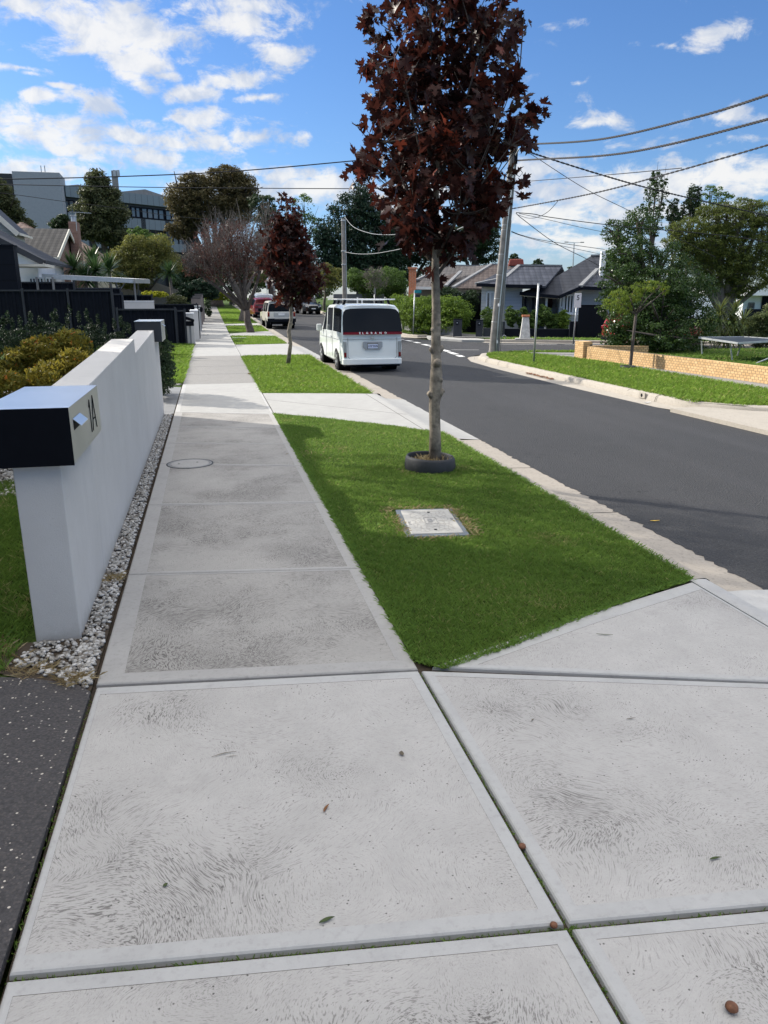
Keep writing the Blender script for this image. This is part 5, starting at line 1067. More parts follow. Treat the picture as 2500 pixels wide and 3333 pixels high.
for i, (xa, xb, yt, Y) in enumerate([(622, 652, 971, 45), (627, 656, 964, 49), (634, 660, 958, 53.5), (641, 662, 953, 58)]):
    p = AY(xa, yt, Y); q = AY(xb, yt, Y); pillar('brown_pillar', ['nearest and widest brown pillar', 'second brown pillar', 'third brown pillar', 'farthest brown pillar'][i]+' in the row beside the footpath', (p[0]+q[0])/2, Y+.5, q[0]-p[0], 1.0, p[2]-Z(Y), brp, M['dkgrey'], Z(Y), group='brown pillars beside the footpath')
t = thing('slim_gate', 'slim black metal gate between the white pillars', 'gate', AY(646, 1060, 35.6)[:2]+(0,)); p = AY(645, 1015, 35.6); mb = MB()
for k in range(2): mb.box((p[0], 35.5+k*.8, .75), (.05, .05, 1.5))
mb.build('frame', M['charcoal'], t, world=True); mb = MB(); mb.box((p[0], 35.9, .75), (.02, .75, 1.3)); mb.build('panel', M['charcoal'], t, world=True)
# post letterbox
p = G(622, 1123); t = thing('post_letterbox', 'black letterbox with a sloping lid on a timber post at the footpath edge', 'letterbox', (p[0]+.02, 30.5, 0)); mb = MB(); mb.box((0, 0, .38), (.07, .07, .8)); mb.build('post', M['midgrey'], t)
mb = MB(); mb.box((0, 0, .83), (.30, .36, .17)); mb.build('box', M['black'], t, bevel=.01); mb = MB(); mb.prism([(-.14, -.22, .98), (.17, -.22, .90), (.17, -.22, .98), (-.14, -.22, 1.10)], (0, .44, 0)); mb.build('lid', M['black'], t, bevel=.01)
t = thing('post_lamp', 'small black lamp on the side of the slim gate', 'lamp', (p[0]+.42, 36.6, 1.25)); mb = MB(); mb.lathe([(0, .12), (.06, .1), (.08, 0), (.05, -.1), (0, -.12)], (0, 0, 0), 10); mb.build('shade', M['black'], t); mb = MB(); mb.bar((-.12, 0, 0), (0, 0, 0), .03, .03); mb.build('bracket', M['black'], t)
t = thing('paper_scrap', 'crumpled pale rubbish lying on the sunlit footpath', 'litter', G(669, 1091)); mb = MB(); mb.lathe([(0, .05), (.05, .045), (.09, .02), (.07, 0)], (0, 0, 0), 7); mb.build('crumpled_top', M['cream'], t); mb = MB(); mb.box((.05, .02, .012), (.16, .09, .02), .4); mb.build('flap', M['midgrey'], t)
p = G(779, 1102); t = thing('white_plank', 'thin white strip lying on the grass under the plum tree', 'plank', p); mb = MB(); mb.box((0, 0, .03), (.62, .05, .03), .12); mb.build('strip', M['white'], t); mb = MB(); mb.box((.26, .03, .035), (.05, .052, .032), .12); mb.build('end', M['cream'], t)

# --- houses on the left
h = gable_house('neighbour_house', 'white house with a dark tiled roof behind the black fence', -17, -7.15, 36.9, 43.2, 3.45, 6.1, 'y', M['white'], tilem('dark_tiles', (.032, .036, .046), (.055, .06, .072), (0, 1), .17, .33, .45), M['dkgrey'], ov=.3)
a = AY(60, 868, 36.5); c = AY(175, 872, 36.5)
mb = MB(); mb.box(((a[0]+c[0])/2, 35.7, a[2]), (c[0]-a[0], 1.9, .10)); mb.build('patio_roof', M['cream'], h, world=True)
for px in (95, 120, 150): w_ = window(h, AY(px, 900, 36.88)[:2], AY(px+20, 900, 36.88)[:2], 1.5, 2.6, frm=M['white'])
for px in (62, 118, 170): mb = MB(); q = AY(px, 880, 35); mb.box((q[0], 34.9, 1.3), (.08, .08, 2.6)); mb.build('patio_post', M['midgrey'], h, world=True)
h = gable_house('weatherboard_house', 'cream gabled weatherboard house at the left edge, partly hidden', -18.4, -9.6, 44.6, 47, 5.2, 9.6, 'y', boardm('cream_boards', (.42, .44, .42), .18), M['dkgrey'], M['cream'], ov=.25)
hB = gable_house('brick_house', 'brown brick house with a brown tiled gable roof and chimney', -26, -8.3, 47.2, 56.2, 4.0, 5.72, 'x', brickm('brown_bricks', (.21, .125, .10), (.27, .165, .13), (.22, .18, .16), .24, .09, (0, 1)), tilem('brown_tiles', (.030, .030, .030), (.062, .060, .059), (1, 0), .17, .33, .5, .35), M['cream'], ov=.3)
cb = bpy.data.materials['brown_bricks']; mb = MB(); zc = AX(274, 745, -8.05)[2]; mb.box((-7.95, 53.6, zc/2), (.5, 1.15, zc)); ch = mb.build('chimney', cb, hB, world=True)
mb = MB(); mb.lathe([(.16, 0), (.13, .35), (.2, .37), (.2, .42), (.0, .42)], (-7.95, 53.6, zc), 10); mb.build('chimney_pot', M['galv'], ch)
window(hB, (-8.0, 50.6), (-8.0, 51.3), 2.3, 3.4, nrm=(1, 0), frm=M['white'], mull=0)
t = thing('roof_antenna', 'thin rooftop television antenna above the brown brick house', 'antenna', AY(248, 750, 52)); p = AY(246, 690, 52); q = AY(250, 752, 52); mb = MB(); mb.tube([q, p], .025, 5); mb.build('mast', M['galv'], t, world=True); mb = MB()
mb.bar((p[0]-.35, p[1], p[2]), (p[0]+.9, p[1], p[2]-.05), .03, .03)
for k in range(7): mb.bar((p[0]-.3+k*.18, p[1]-.3, p[2]-.02), (p[0]-.3+k*.18, p[1]+.3, p[2]-.02), .015, .015)
mb.build('elements', M['galv'], t, world=True)
gable_house('tiled_house', 'house with a hipped reddish tiled roof beyond the chimney', -14.5, -6.7, 59.5, 68, 4.2, 6.1, 'x', M['cream'], tilem('red_brown_tiles', (.085, .055, .045), (.19, .14, .12), (1, 0), .17, .33, .5, .3), M['cream'], ov=.3, hip=3.2)
gable_house('tiled_house', 'small reddish tiled roof showing at the foot of the concrete tower', -13.9, -11.6, 60, 64, 6.3, 6.9, 'x', M['cream'], bpy.data.materials['red_brown_tiles'], M['cream'], ov=.3, hip=1.6)
# carport
cp = thing('carport', 'flat white carport roof on thin steel posts above the fences', 'carport', AY(300, 960, 38)[:2]+(0,)); a = AY(93, 889, 37.5); c = AY(432, 907, 38.5); mb = MB()
slab3(mb, [(a[0], a[1], a[2]), (c[0], c[1], c[2]), (c[0]+.5, c[1]+3.2, c[2]+.05), (a[0]+.2, a[1]+3.2, a[2]+.05)], .06); mb.build('roof_deck', M['white'], cp, world=True)
mb = MB(); mb.bar((a[0], a[1]-.03, a[2]-.10), (c[0], c[1]-.03, c[2]-.10), .05, .20); mb.bar((c[0]+.03, c[1], c[2]-.10), (c[0]+.53, c[1]+3.2, c[2]-.06), .05, .20); mb.build('fascia', M['galv'], cp, world=True)
for px, Y in ((100, 37.6), (437, 38.6), (378, 38.6), (448, 41.6)):
    p = AY(px, 915, Y); mb = MB(); mb.box((p[0], Y, 1.35), (.07, .07, 2.5)); mb.build('post', M['midgrey'], cp, world=True)
p = AY(378, 962, 38.6); q = AY(412, 914, 38.5); mb = MB(); mb.bar((p[0], 38.6, p[2]), (q[0], 38.5, q[2]), .04, .04); p = AY(378, 962, 38.6); q = AY(352, 914, 38.5); mb.bar((p[0], 38.6, p[2]), (q[0], 38.5, q[2]), .04, .04); mb.build('brace', M['midgrey'], cp, world=True)

# --- office building with the concrete tower
of = thing('office_building', 'grey blue three storey office building with window bands and a concrete tower', 'office', AY(450, 900, 108)[:2]+(1,))
P0 = Vector(AY(212, 603, 104)); P1 = Vector(AY(640, 633, 116)); dv = Vector((P1.x-P0.x, P1.y-P0.y, 0)); ln = dv.length; dv.normalize(); nv = Vector((dv.y, -dv.x, 0)); bk = -nv
obd = boardm('grey_metal_cladding', (.17, .215, .25), .9, vertical=(dv.x, dv.y)); odk = plain('dark_band', (.022, .030, .038), .5, .1, .3)
def oz(py, px=212): return ONP(px, py, P0, P0+dv*10)[2]
zt = oz(603); bands = [(oz(640), zt), (oz(727), oz(690)), (oz(806), oz(776))]
base_ = P0.copy(); base_.z = 0
mb = MB()
for z0_, z1_ in [(oz(639), zt), (oz(726), oz(690)), (oz(801), oz(771))]:
    c_ = base_+dv*ln/2+bk*9; mb.add([base_+V3(0,0,z0_), base_+dv*ln+V3(0,0,z0_), base_+dv*ln+bk*18+V3(0,0,z0_), base_+bk*18+V3(0,0,z0_), base_+V3(0,0,z1_), base_+dv*ln+V3(0,0,z1_), base_+dv*ln+bk*18+V3(0,0,z1_), base_+bk*18+V3(0,0,z1_)], [(0,3,2,1),(4,5,6,7),(0,1,5,4),(1,2,6,5),(2,3,7,6),(3,0,4,7)])
mb.build('cladding_band', obd, of, world=True)
mb = MB(); i_ = .5
mb.add([base_+bk*i_+V3(0,0,0), base_+dv*ln+bk*i_, base_+dv*ln+bk*17, base_+bk*17, base_+bk*i_+V3(0,0,zt-.2), base_+dv*ln+bk*i_+V3(0,0,zt-.2), base_+dv*ln+bk*17+V3(0,0,zt-.2), base_+bk*17+V3(0,0,zt-.2)], [(0,1,5,4),(1,2,6,5),(2,3,7,6),(3,0,4,7)]); mb.build('core', odk, of, world=True)
def sof(px): q = ONP(px, 700, P0, P0+dv*10); return (Vector((q[0], q[1], 0))-base_).dot(dv)
for z0_, z1_ in ((oz(688)+.1, oz(650)), (oz(775)+.1, oz(736))):
    for s0, s1, k in ((sof(218), sof(250), 2), (sof(434), sof(463), 2), (sof(468), sof(540), 4), (sof(545), sof(600), 3)):
        A_ = base_+dv*s0+bk*.45; C_ = base_+dv*s1+bk*.45; window(of, (A_.x, A_.y), (C_.x, C_.y), z0_, z1_, fr=.14, nrm=(nv.x, nv.y), pane=M['glassb'], mull=k-1, frm=M['charcoal'], dep=.12)
mb = MB()
for s in (sof(290), sof(360), sof(465), sof(543), sof(605)):
    q = base_+dv*s+bk*.25; mb.box((q.x, q.y, zt/2-1), (.7, .5, zt-4), math.atan2(dv.y, dv.x))
mb.build('pier', odk, of, world=True)
mb = MB()
for s0, s1, hh in ((sof(225), sof(320), .35), (sof(395), sof(575), .75)):
    m_ = (s0+s1)/2; q = [base_+dv*s0+bk*.6+V3(0,0,zt), base_+dv*s1+bk*.6+V3(0,0,zt), base_+dv*m_+bk*.6+V3(0,0,zt+hh)]; mb.prism(q, bk*16)
mb.build('roof_gable', M['midgrey'], of, world=True)
t0 = AY(38, 557, 101); t1 = AY(193, 563, 101); t2 = AY(212, 592, 106)
conm = smoothcon('board_marked_concrete', (.27, .30, .345), (.16, .18, .21), .35)
mb = MB(); mb.prism([(t0[0], 101, 0), (t1[0], 101, 0), (t2[0], 106, 0), (t0[0], 106, 0)], (0, 0, t0[2])); mb.build('concrete_tower', conm, of, world=True)
mb = MB(); q = AY(-60, 562, 103); r_ = AY(38, 562, 103); mb.box(((q[0]+r_[0])/2-.05, 104.5, q[2]/2), (r_[0]-q[0], 3, q[2])); mb.build('side_block', M['dkgrey'], of, world=True)
q = AY(376, 600, 108); mb = MB(); mb.box((q[0], 108, q[2]), (.7, .7, 3.0)); mb.build('roof_stack', M['midgrey'], of, world=True)
for k in range(4):
    mb = MB(); p = AY(368+k*6, 566, 108); mb.box((p[0], 108-.3*(k % 2), p[2]), (.35, .2, .8)); mb.build('mobile_antenna', M['galv'], of, world=True)
mb = MB(); p = AY(363, 568, 108); q = AY(391, 566, 108); mb.bar(p, q, .08, .08); mb.build('antenna_frame', M['galv'], of, world=True)
for px in (135, 147): mb = MB(); p = AY(px, 560, 103); mb.tube([p, (p[0], p[1], p[2]+.7)], .06, 5); mb.build('vent_pipe', M['galv'], of, world=True)

# --- right side: low walls and the grey blue corner house.  Everything here is laid out in planes NL.p = D
nl = Vector((NL[0], NL[1], 0)).normalized(); ul = Vector((nl.y, -nl.x, 0)); LA = math.atan2(ul.y, ul.x)
def lwall(name, label, pxa, pxb, ytop, D_, th, m, cat='wall', capm=None, group=None):
    a = Vector(L(pxa, ytop, D_)); c = Vector(L(pxb, ytop, D_)); t = thing(name, label, cat, (a.x, a.y, 0), 0, group); mb = MB()
    A_ = Vector((a.x, a.y, -.1)); C_ = Vector((c.x, c.y, -.1)); h_ = Vector((0, 0, a.z+.1)); mb.prism([A_, C_, C_+h_, A_+h_], nl*th); mb.build('wall_face', m, t, bevel=.01, world=True)
    if capm: mb = MB(); mb.bar(tuple(A_+h_+nl*th/2+Vector((0, 0, .012))), tuple(C_+h_+nl*th/2+Vector((0, 0, .012))), th+.03, .03); mb.build('capping', capm, t, world=True)
    return t
w1 = thing('low_front_wall', 'low grey rendered wall with stub posts curving round the corner below the clipped hedge', 'wall', (12.4, 38, 0))
pl_ = [L(1281, 1036, 43.0), L(1340, 1040, 41), L(1395, 1051, 39.0), L(1478, 1062, 37.4)]
mb = MB()
for a, c in zip(pl_[:-1], pl_[1:]): mb.prism([(a[0], a[1], -.1), (c[0], c[1], -.1), (c[0], c[1], c[2]), (a[0], a[1], a[2])], nl*.2)
mb.build('wall_face', M['midgrey'], w1, world=True)
for px, py, D_ in ((1313, 1020, 41.9), (1363, 1024, 39.9), (1436, 1034, 38.2)): a = L(px, py, D_-.02); mb = MB(); mb.box((a[0], a[1]+.05, a[2]/2), (.13, .2, a[2])); mb.build('stub_post', M['midgrey'], w1, world=True)
lwall('gate_pillar', 'dark grey rendered pillar with an intercom at the left of the grassy gap', 1476, 1504, 1040, 36.9, .4, M['dkgrey'], 'pillar', M['charcoal'])
lwall('gate_pillar', 'dark grey rendered pillar with a black number plate at the right of the grassy gap', 1550, 1573, 1043, 36.9, .35, M['dkgrey'], 'pillar', M['charcoal'])
lwall('low_front_wall', 'low dark grey wall between the right gate pillar and the double pole', 1573, 1640, 1068, 36.95, .25, M['dkgrey'])
lwall('low_front_wall', 'long low near black wall behind the marker stone', 1640, 1880, 1070, 36.6, .25, M['charcoal'])
lwall('wall_pillar', 'dark pillar just right of the double pole', 1632, 1644, 1047, 36.4, .25, M['dkgrey'], 'pillar')
lwall('wall_pillar', 'near black pillar at the foot of the tall dark side fence', 1856, 1884, 1046, 36.3, .25, M['charcoal'], 'pillar')
dfm = boardm('black_palings', (.006, .008, .013), .12, vertical=(ul.x, ul.y))
lwall('side_fence', 'tall black paling fence right of the white framed window', 1885, 1975, 994, 36.2, .08, dfm, 'fence', M['charcoal'])
lwall('side_fence', 'tall black fence beside the hedge and the grassy gap', 1508, 1572, 955, 40.5, .08, dfm, 'fence', M['charcoal'])
for px, lab in ((1488, 'intercom_plate'), (1560, 'number_plate')): a = L(px, 1052 if px < 1500 else 1054, 36.86); t = thing(lab, 'small plate fixed on the '+('left' if px < 1500 else 'right')+' dark gate pillar', 'plate', a); mb = MB(); mb.box((0, 0, 0), (.13, .012, .16), LA); mb.build('plate', M['charcoal'], t); mb = MB(); mb.box((0, -.01, .02), (.05, .012, .05), LA); mb.build('button', M['galv'], t)
hD = thing('corner_house', 'grey blue weatherboard house with dark tiled roofs, verandah and white framed window', 'house', L(1750, 1060, 40)[:2]+(0,))
wb = boardm('grey_blue_boards', (.34, .38, .44), .15); wc = boardm('cream_white_boards', (.68, .68, .66), .15)
def lblock(pxa, pxb, ytop, D_, dep, m, name='wall'):
    a = Vector(L(pxa, ytop, D_)); c = Vector(L(pxb, ytop, D_)); mb = MB(); A_ = Vector((a.x, a.y, -.2)); C_ = Vector((c.x, c.y, -.2)); h_ = Vector((0, 0, a.z+.2)); mb.prism([A_, C_, C_+h_, A_+h_], nl*dep); return mb.build(name, m, hD, world=True)
lblock(1646, 1702, 926, 39.5, 8, wb); lblock(1568, 1645.5, 930, 39.6, 8, wc); lblock(1703, 1822, 950, 41.2, 6.5, wb); lblock(1822.5, 1894, 945, 39.8, 7.6, wc); lblock(1894.5, 1990, 936, 40.2, 7, wb)
tl = (float(ul.x), float(ul.y)); rt1 = tilem('slate_tiles', (.028, .033, .045), (.085, .092, .115), tl, .17, .30, .35, .25); rt2 = tilem('flat_dark_tiles', (.026, .029, .037), (.045, .049, .06), tl, .16, .5, .6, .5)
def lroof(pts, m, th=.1, name='roof'):
    mb = MB(); slab3(mb, [L(*q) for q in pts], th); return mb.build(name, m, hD, world=True)
lroof([(1690, 865, 44.5), (1830, 867, 44.5), (1775, 931, 39.0), (1645, 929, 39.0)], rt1)
lroof([(1690, 865, 44.5), (1645, 929, 39.0), (1551, 925, 39.2), (1610, 893, 42)], rt1)
lroof([(1690, 864.5, 44.6), (1830, 866.5, 44.6), (1860, 935, 50), (1600, 935, 50)], rt1)
lroof([(1923, 834, 45.5), (1990, 832, 45.5), (1945, 878, 42.6), (1890, 934, 39.2), (1818, 964, 38.8), (1692, 953, 39.4), (1766, 926, 40.8)], rt2)
lroof([(1945, 878, 42.6), (2000, 878, 42.6), (2000, 938, 39.4), (1891, 934, 39.25)], rt1)
lroof([(1923, 833.5, 45.6), (1990, 831.5, 45.6), (2010, 935, 52), (1830, 935, 52)], rt2)
lroof([(1990, 831.5, 45.6), (2060, 860, 46), (2060, 938, 41), (1990, 905, 42.2)], rt2)
mb = MB()
for a, c in [((1690, 864, 44.4), (1645, 903, 41.2)), ((1690, 863, 44.4), (1830, 865, 44.4)), ((1945, 876, 42.5), (1889, 932, 39.1)), ((1923, 832, 45.4), (1990, 830, 45.4)), ((1645, 903, 41.2), (1551, 923, 39.1))]: mb.bar(L(*a), L(*c), .2, .1)
mb.build('ridge_capping', M['midgrey'], hD, world=True)
mb = MB()
for a, c in [((1645, 931, 38.9), (1765, 933, 38.9)), ((1551, 927, 39.1), (1645, 931, 38.9)), ((1692, 955, 39.3), (1817, 967, 38.7)), ((1819, 967, 38.7), (1889, 937, 39.1)), ((1891, 937, 39.2), (2000, 941, 39.3))]: mb.bar(L(*a), L(*c), .08, .16)
mb.build('gutter', M['charcoal'], hD, world=True)
mb = MB()
for a, c in [((1694, 960, 39.4), (1817, 970, 38.8))]: mb.bar(L(*a), L(*c), .08, .10)
mb.build('verandah_beam', M['cream'], hD, world=True)
for px in (1712, 1737, 1780): a = L(px, 965, 39.5); mb = MB(); mb.box((a[0], a[1], a[2]/2), (.10, .10, a[2]), LA); mb.build('verandah_post', M['charcoal'] if px < 1770 else M['white'], hD, world=True)
a = L(1784, 966, 41.1); c = L(1799, 966, 41.1); mb = MB(); mb.prism([(a[0], a[1], .1), (c[0], c[1], .1), (c[0], c[1], a[2]), (a[0], a[1], a[2])], nl*.05); mb.build('door', plain('dark_plum_door', (.05, .015, .025), .5), hD, world=True)
def lwin(pa, pb, yt, yb, D_, mull, frm=None, pane=None): a = L(pa, yt, D_); c = L(pb, yt, D_); window(hD, a[:2], c[:2], L(pa, yb, D_)[2], a[2], fr=.075, nrm=(-nl.x, -nl.y), mull=mull, frm=frm, pane=pane)
lwin(1838, 1867, 961, 1019, 39.75, 2); lwin(1585, 1609, 951, 1002, 39.55, 1); lwin(1826, 1834, 965, 1000, 39.75, 0, pane=M['glass'])
a = L(1852, 1022, 39.6); mb = MB(); mb.box((a[0], a[1], a[2]), (1.0, .2, .06), LA); mb.build('window_sill', M['white'], hD, world=True)
lsh = MB(); a = L(1601, 953, 39.48); mb = MB()
for k in range(14): q = L(1601, 955+k*3.2, 39.46); mb.box(q, (.30, .03, .030), LA)
mb.build('shutter', M['white'], hD, world=True)
a = L(1963, 838, 41.5); c = L(1963, 935, 41.5); mb = MB(); mb.box((a[0], a[1], (a[2]+c[2])/2-.3), (.24, .5, a[2]-c[2]+1.2), LA); mb.build('chimney', M['white'], hD, world=True)
# white outdoor chair on the verandah side of the garden
t = thing('garden_chair', 'dark chair standing on the verandah of the corner house', 'chair', L(1805, 1030, 40)[:2]+(.3,)); mb = MB(); mb.box((0, 0, .45), (.5, .5, .06)); mb.build('seat', M['midgrey'], t); mb = MB(); mb.box((0, .24, .72), (.5, .05, .5)); mb.build('backrest', M['midgrey'], t)
for sx_, sy_ in ((-.2, -.2), (.2, -.2), (-.2, .2), (.2, .2)): mb = MB(); mb.box((sx_, sy_, .21), (.05, .05, .42)); mb.build('leg', M['midgrey'], t)
# tiled houses farther back
def lhouse(name, label, roofs, walls, cap):
    t = thing(name, label, 'house', L(*walls[0][:2], walls[0][3])[:2]+(0,))
    for pts, m in roofs: mb = MB(); slab3(mb, [L(*q) for q in pts], .1); mb.build('roof', m, t, world=True)
    for pa, ytop, pb, D_, m in walls:
        a = Vector(L(pa, ytop, D_)); c = Vector(L(pb, ytop, D_)); mb = MB(); mb.prism([(a.x, a.y, -.2), (c.x, c.y, -.2), (c.x, c.y, a.z), (a.x, a.y, a.z)], nl*6); mb.build('wall', m, t, world=True)
    mb = MB()
    for a, c in cap: mb.bar(L(*a), L(*c), .2, .1)
    mb.build('ridge_capping', M['midgrey'], t, world=True); return t
rb = tilem('weathered_brown_tiles', (.055, .043, .039), (.125, .102, .092), tl, .17, .30, .5, .3); rg = tilem('grey_brown_tiles', (.06, .056, .055), (.13, .12, .115), tl, .17, .30, .5, .3)
h2 = lhouse('tiled_house', 'brown tiled house between the near maple trunk and the double pole',
    [([(1600, 861, 55), (1700, 862, 55), (1660, 940, 46), (1475, 937, 46.5)], rb), ([(1600, 861, 55), (1475, 937, 46.5), (1430, 920, 50), (1520, 868, 58)], rg), ([(1500, 884, 52), (1450, 932, 46.4), (1400, 926, 48), (1440, 900, 50)], rb), ([(1600, 860.6, 55.1), (1700, 861.6, 55.1), (1720, 935, 62), (1480, 935, 62)], rb)],
    [(1475, 936, 1580, 47, M['midgrey']), (1420, 928, 1474, 49, M['midgrey'])], [((1600, 860, 55), (1475, 935, 46.4)), ((1600, 860, 55), (1700, 861, 55)), ((1500, 883, 52), (1450, 931, 46.3))])
for px in (1497, 1520): a = L(px, 945, 46.9); c = L(px+12, 945, 46.9); window(h2, a[:2], c[:2], .9, a[2]-.2, fr=.09, nrm=(-nl.x, -nl.y), mull=0)
h3 = lhouse('tiled_house', 'grey brown tiled house with an orange brick chimney left of the near maple trunk',
    [([(1455, 864, 62), (1560, 866, 62), (1500, 915, 53), (1355, 912, 53)], rg), ([(1400, 895, 55), (1480, 897, 55), (1440, 935, 50), (1338, 935, 50)], rg), ([(1455, 863.6, 62.1), (1560, 865.6, 62.1), (1580, 910, 70), (1400, 910, 70)], rg)],
    [(1345, 936, 1440, 51, M['midgrey']), (1345, 914, 1500, 54, M['midgrey'])], [((1455, 863, 62), (1355, 911, 52.9)), ((1455, 863, 62), (1560, 865, 62))])
a = L(1343, 876, 49.5); ob = brickm('orange_bricks', (.50, .17, .085), (.58, .22, .11), (.40, .30, .24), .24, .09, tl); mb = MB(); mb.box((a[0], a[1], a[2]/2), (.42, .5, a[2]), LA); ch = mb.build('chimney', ob, h3, world=True)
mb = MB(); mb.box((a[0], a[1], a[2]+.05), (.54, .62, .12), LA); mb.build('chimney_cap', ob, ch)
mb = MB(); mb.bar(L(1336, 937, 49.6), L(1440, 939, 49.9), .1, .16); mb.build('gutter', M['white'], h3, world=True)
lwall('brick_garden_wall', 'short orange brick wall under the chimney of the tiled house', 1334, 1352, 940, 49.2, .2, ob)
t = thing('roof_cooler', 'red brown boxy air cooler on the tiled roof behind the double pole', 'air cooler', L(1680, 862, 52)); a = L(1680, 855, 52); mb = MB(); mb.box((a[0], a[1], a[2]), (1.0, .9, .42), LA, top=(.86, .76)); mb.build('housing', plain('oxide_red', (.22, .05, .035), .55), t, bevel=.06, world=True); mb = MB(); mb.box((a[0], a[1], a[2]-.24), (.7, .7, .1), LA); mb.build('base', M['midgrey'], t, world=True)
# grey fences left of them
lwall('timber_fence', 'grey timber fence beyond the road between the street pole and the bushes', 1085, 1250, 957, 60, .08, boardm('grey_palings', (.15, .155, .165), .2, vertical=(ul.x, ul.y)), 'fence')
for i, (px, yt) in enumerate([(1163, 968), (1178, 974), (1262, 985)]): lwall('white_post', ['left', 'middle', 'right'][i]+' one of the three white posts seen over the van roof', px-2.2, px+2.2, yt, 47-i, .12, M['white'], 'post', group='white posts beyond the road')
lwall('low_front_wall', 'low orange brick wall seen above the van roof rack', 1095, 1170, 990, 62, .2, ob)

# --- low cream brick wall across the road
bw = thing('brick_wall', 'low cream brick garden wall with an end pier across the road', 'wall', (11.05, 21.5, 0))
wd_ = Vector((11.66-11.06, 13.6-21.4, 0)).normalized()
bm_ = brickm('cream_bricks', (.50, .32, .155), (.62, .42, .22), (.17, .13, .09), .115, .0605, (float(wd_.x), float(wd_.y)), .07)
pts = [(11.06, 21.3, .37), (11.25, 18.9, .36), (11.45, 16.6, .36), (11.62, 14.2, .35), (11.7, 11.0, .36), (11.75, 9, .36)]
mb = MB()
for a, c in zip(pts[:-1], pts[1:]): mb.prism([(a[0], a[1], -.1), (c[0], c[1], -.1), (c[0], c[1], c[2]), (a[0], a[1], a[2])], (.13, 0, 0))
mb.build('wall_face', bm_, bw, world=True)
bm2 = brickm('cream_bricks_end', (.50, .32, .155), (.62, .42, .22), (.17, .13, .09), .115, .0605, (1, .0), .07)
mb = MB(); mb.box((11.12, 21.62, .20), (.30, .56, .60)); mb.build('end_pier', bm_, bw, bevel=.008, world=True)
mb = MB(); mb.prism([(11.3, 21.8, -.1), (13.2, 21.4, -.1), (13.2, 21.4, .34), (11.3, 21.8, .36)], (0, .13, 0)); mb.build('return_wall', bm2, bw, world=True)
# --- white modern house at the right edge
t = thing('white_house', 'white flat roofed modern house behind the tea tree at the right edge', 'house', AY(2450, 980, 48)[:2]+(.15,))
def wbx(pa, pb, yt, yb, Y, dep, m, nm): a = AY(pa, yt, Y); c = AY(pb, yb, Y); mb = MB(); mb.box(((a[0]+c[0])/2, Y+dep/2, (a[2]+c[2])/2), (abs(c[0]-a[0]), dep, abs(a[2]-c[2]))); return mb.build(nm, m, t, world=True)
wbx(2425, 2640, 938, 1040, 48, 6, M['white'], 'wall'); wbx(2450, 2660, 930, 962, 46.8, 8, M['white'], 'roof_slab'); wbx(2484, 2640, 964, 1040, 47.9, .06, M['charcoal'], 'recess'); wbx(2380, 2424, 960, 1040, 49, 5, plain('blue_grey_wall', (.20, .25, .32), .6), 'side_wing'); wbx(2427, 2486, 1006, 1060, 46.6, .1, M['charcoal'], 'front_screen')
w_ = window(t, AY(2436, 990, 47.98)[:2], AY(2454, 990, 47.98)[:2], AY(2440, 1004, 47.98)[2], AY(2440, 986, 47.98)[2], fr=.08, mull=0, frm=M['midgrey'])
lwall('brick_garden_edge', 'dark red brick edging right of the flax clump', 2440, 2495, 1124, 33.0, .2, brickm('dark_red_bricks', (.12, .05, .035), (.16, .07, .05), (.12, .1, .09), .24, .09, tl))

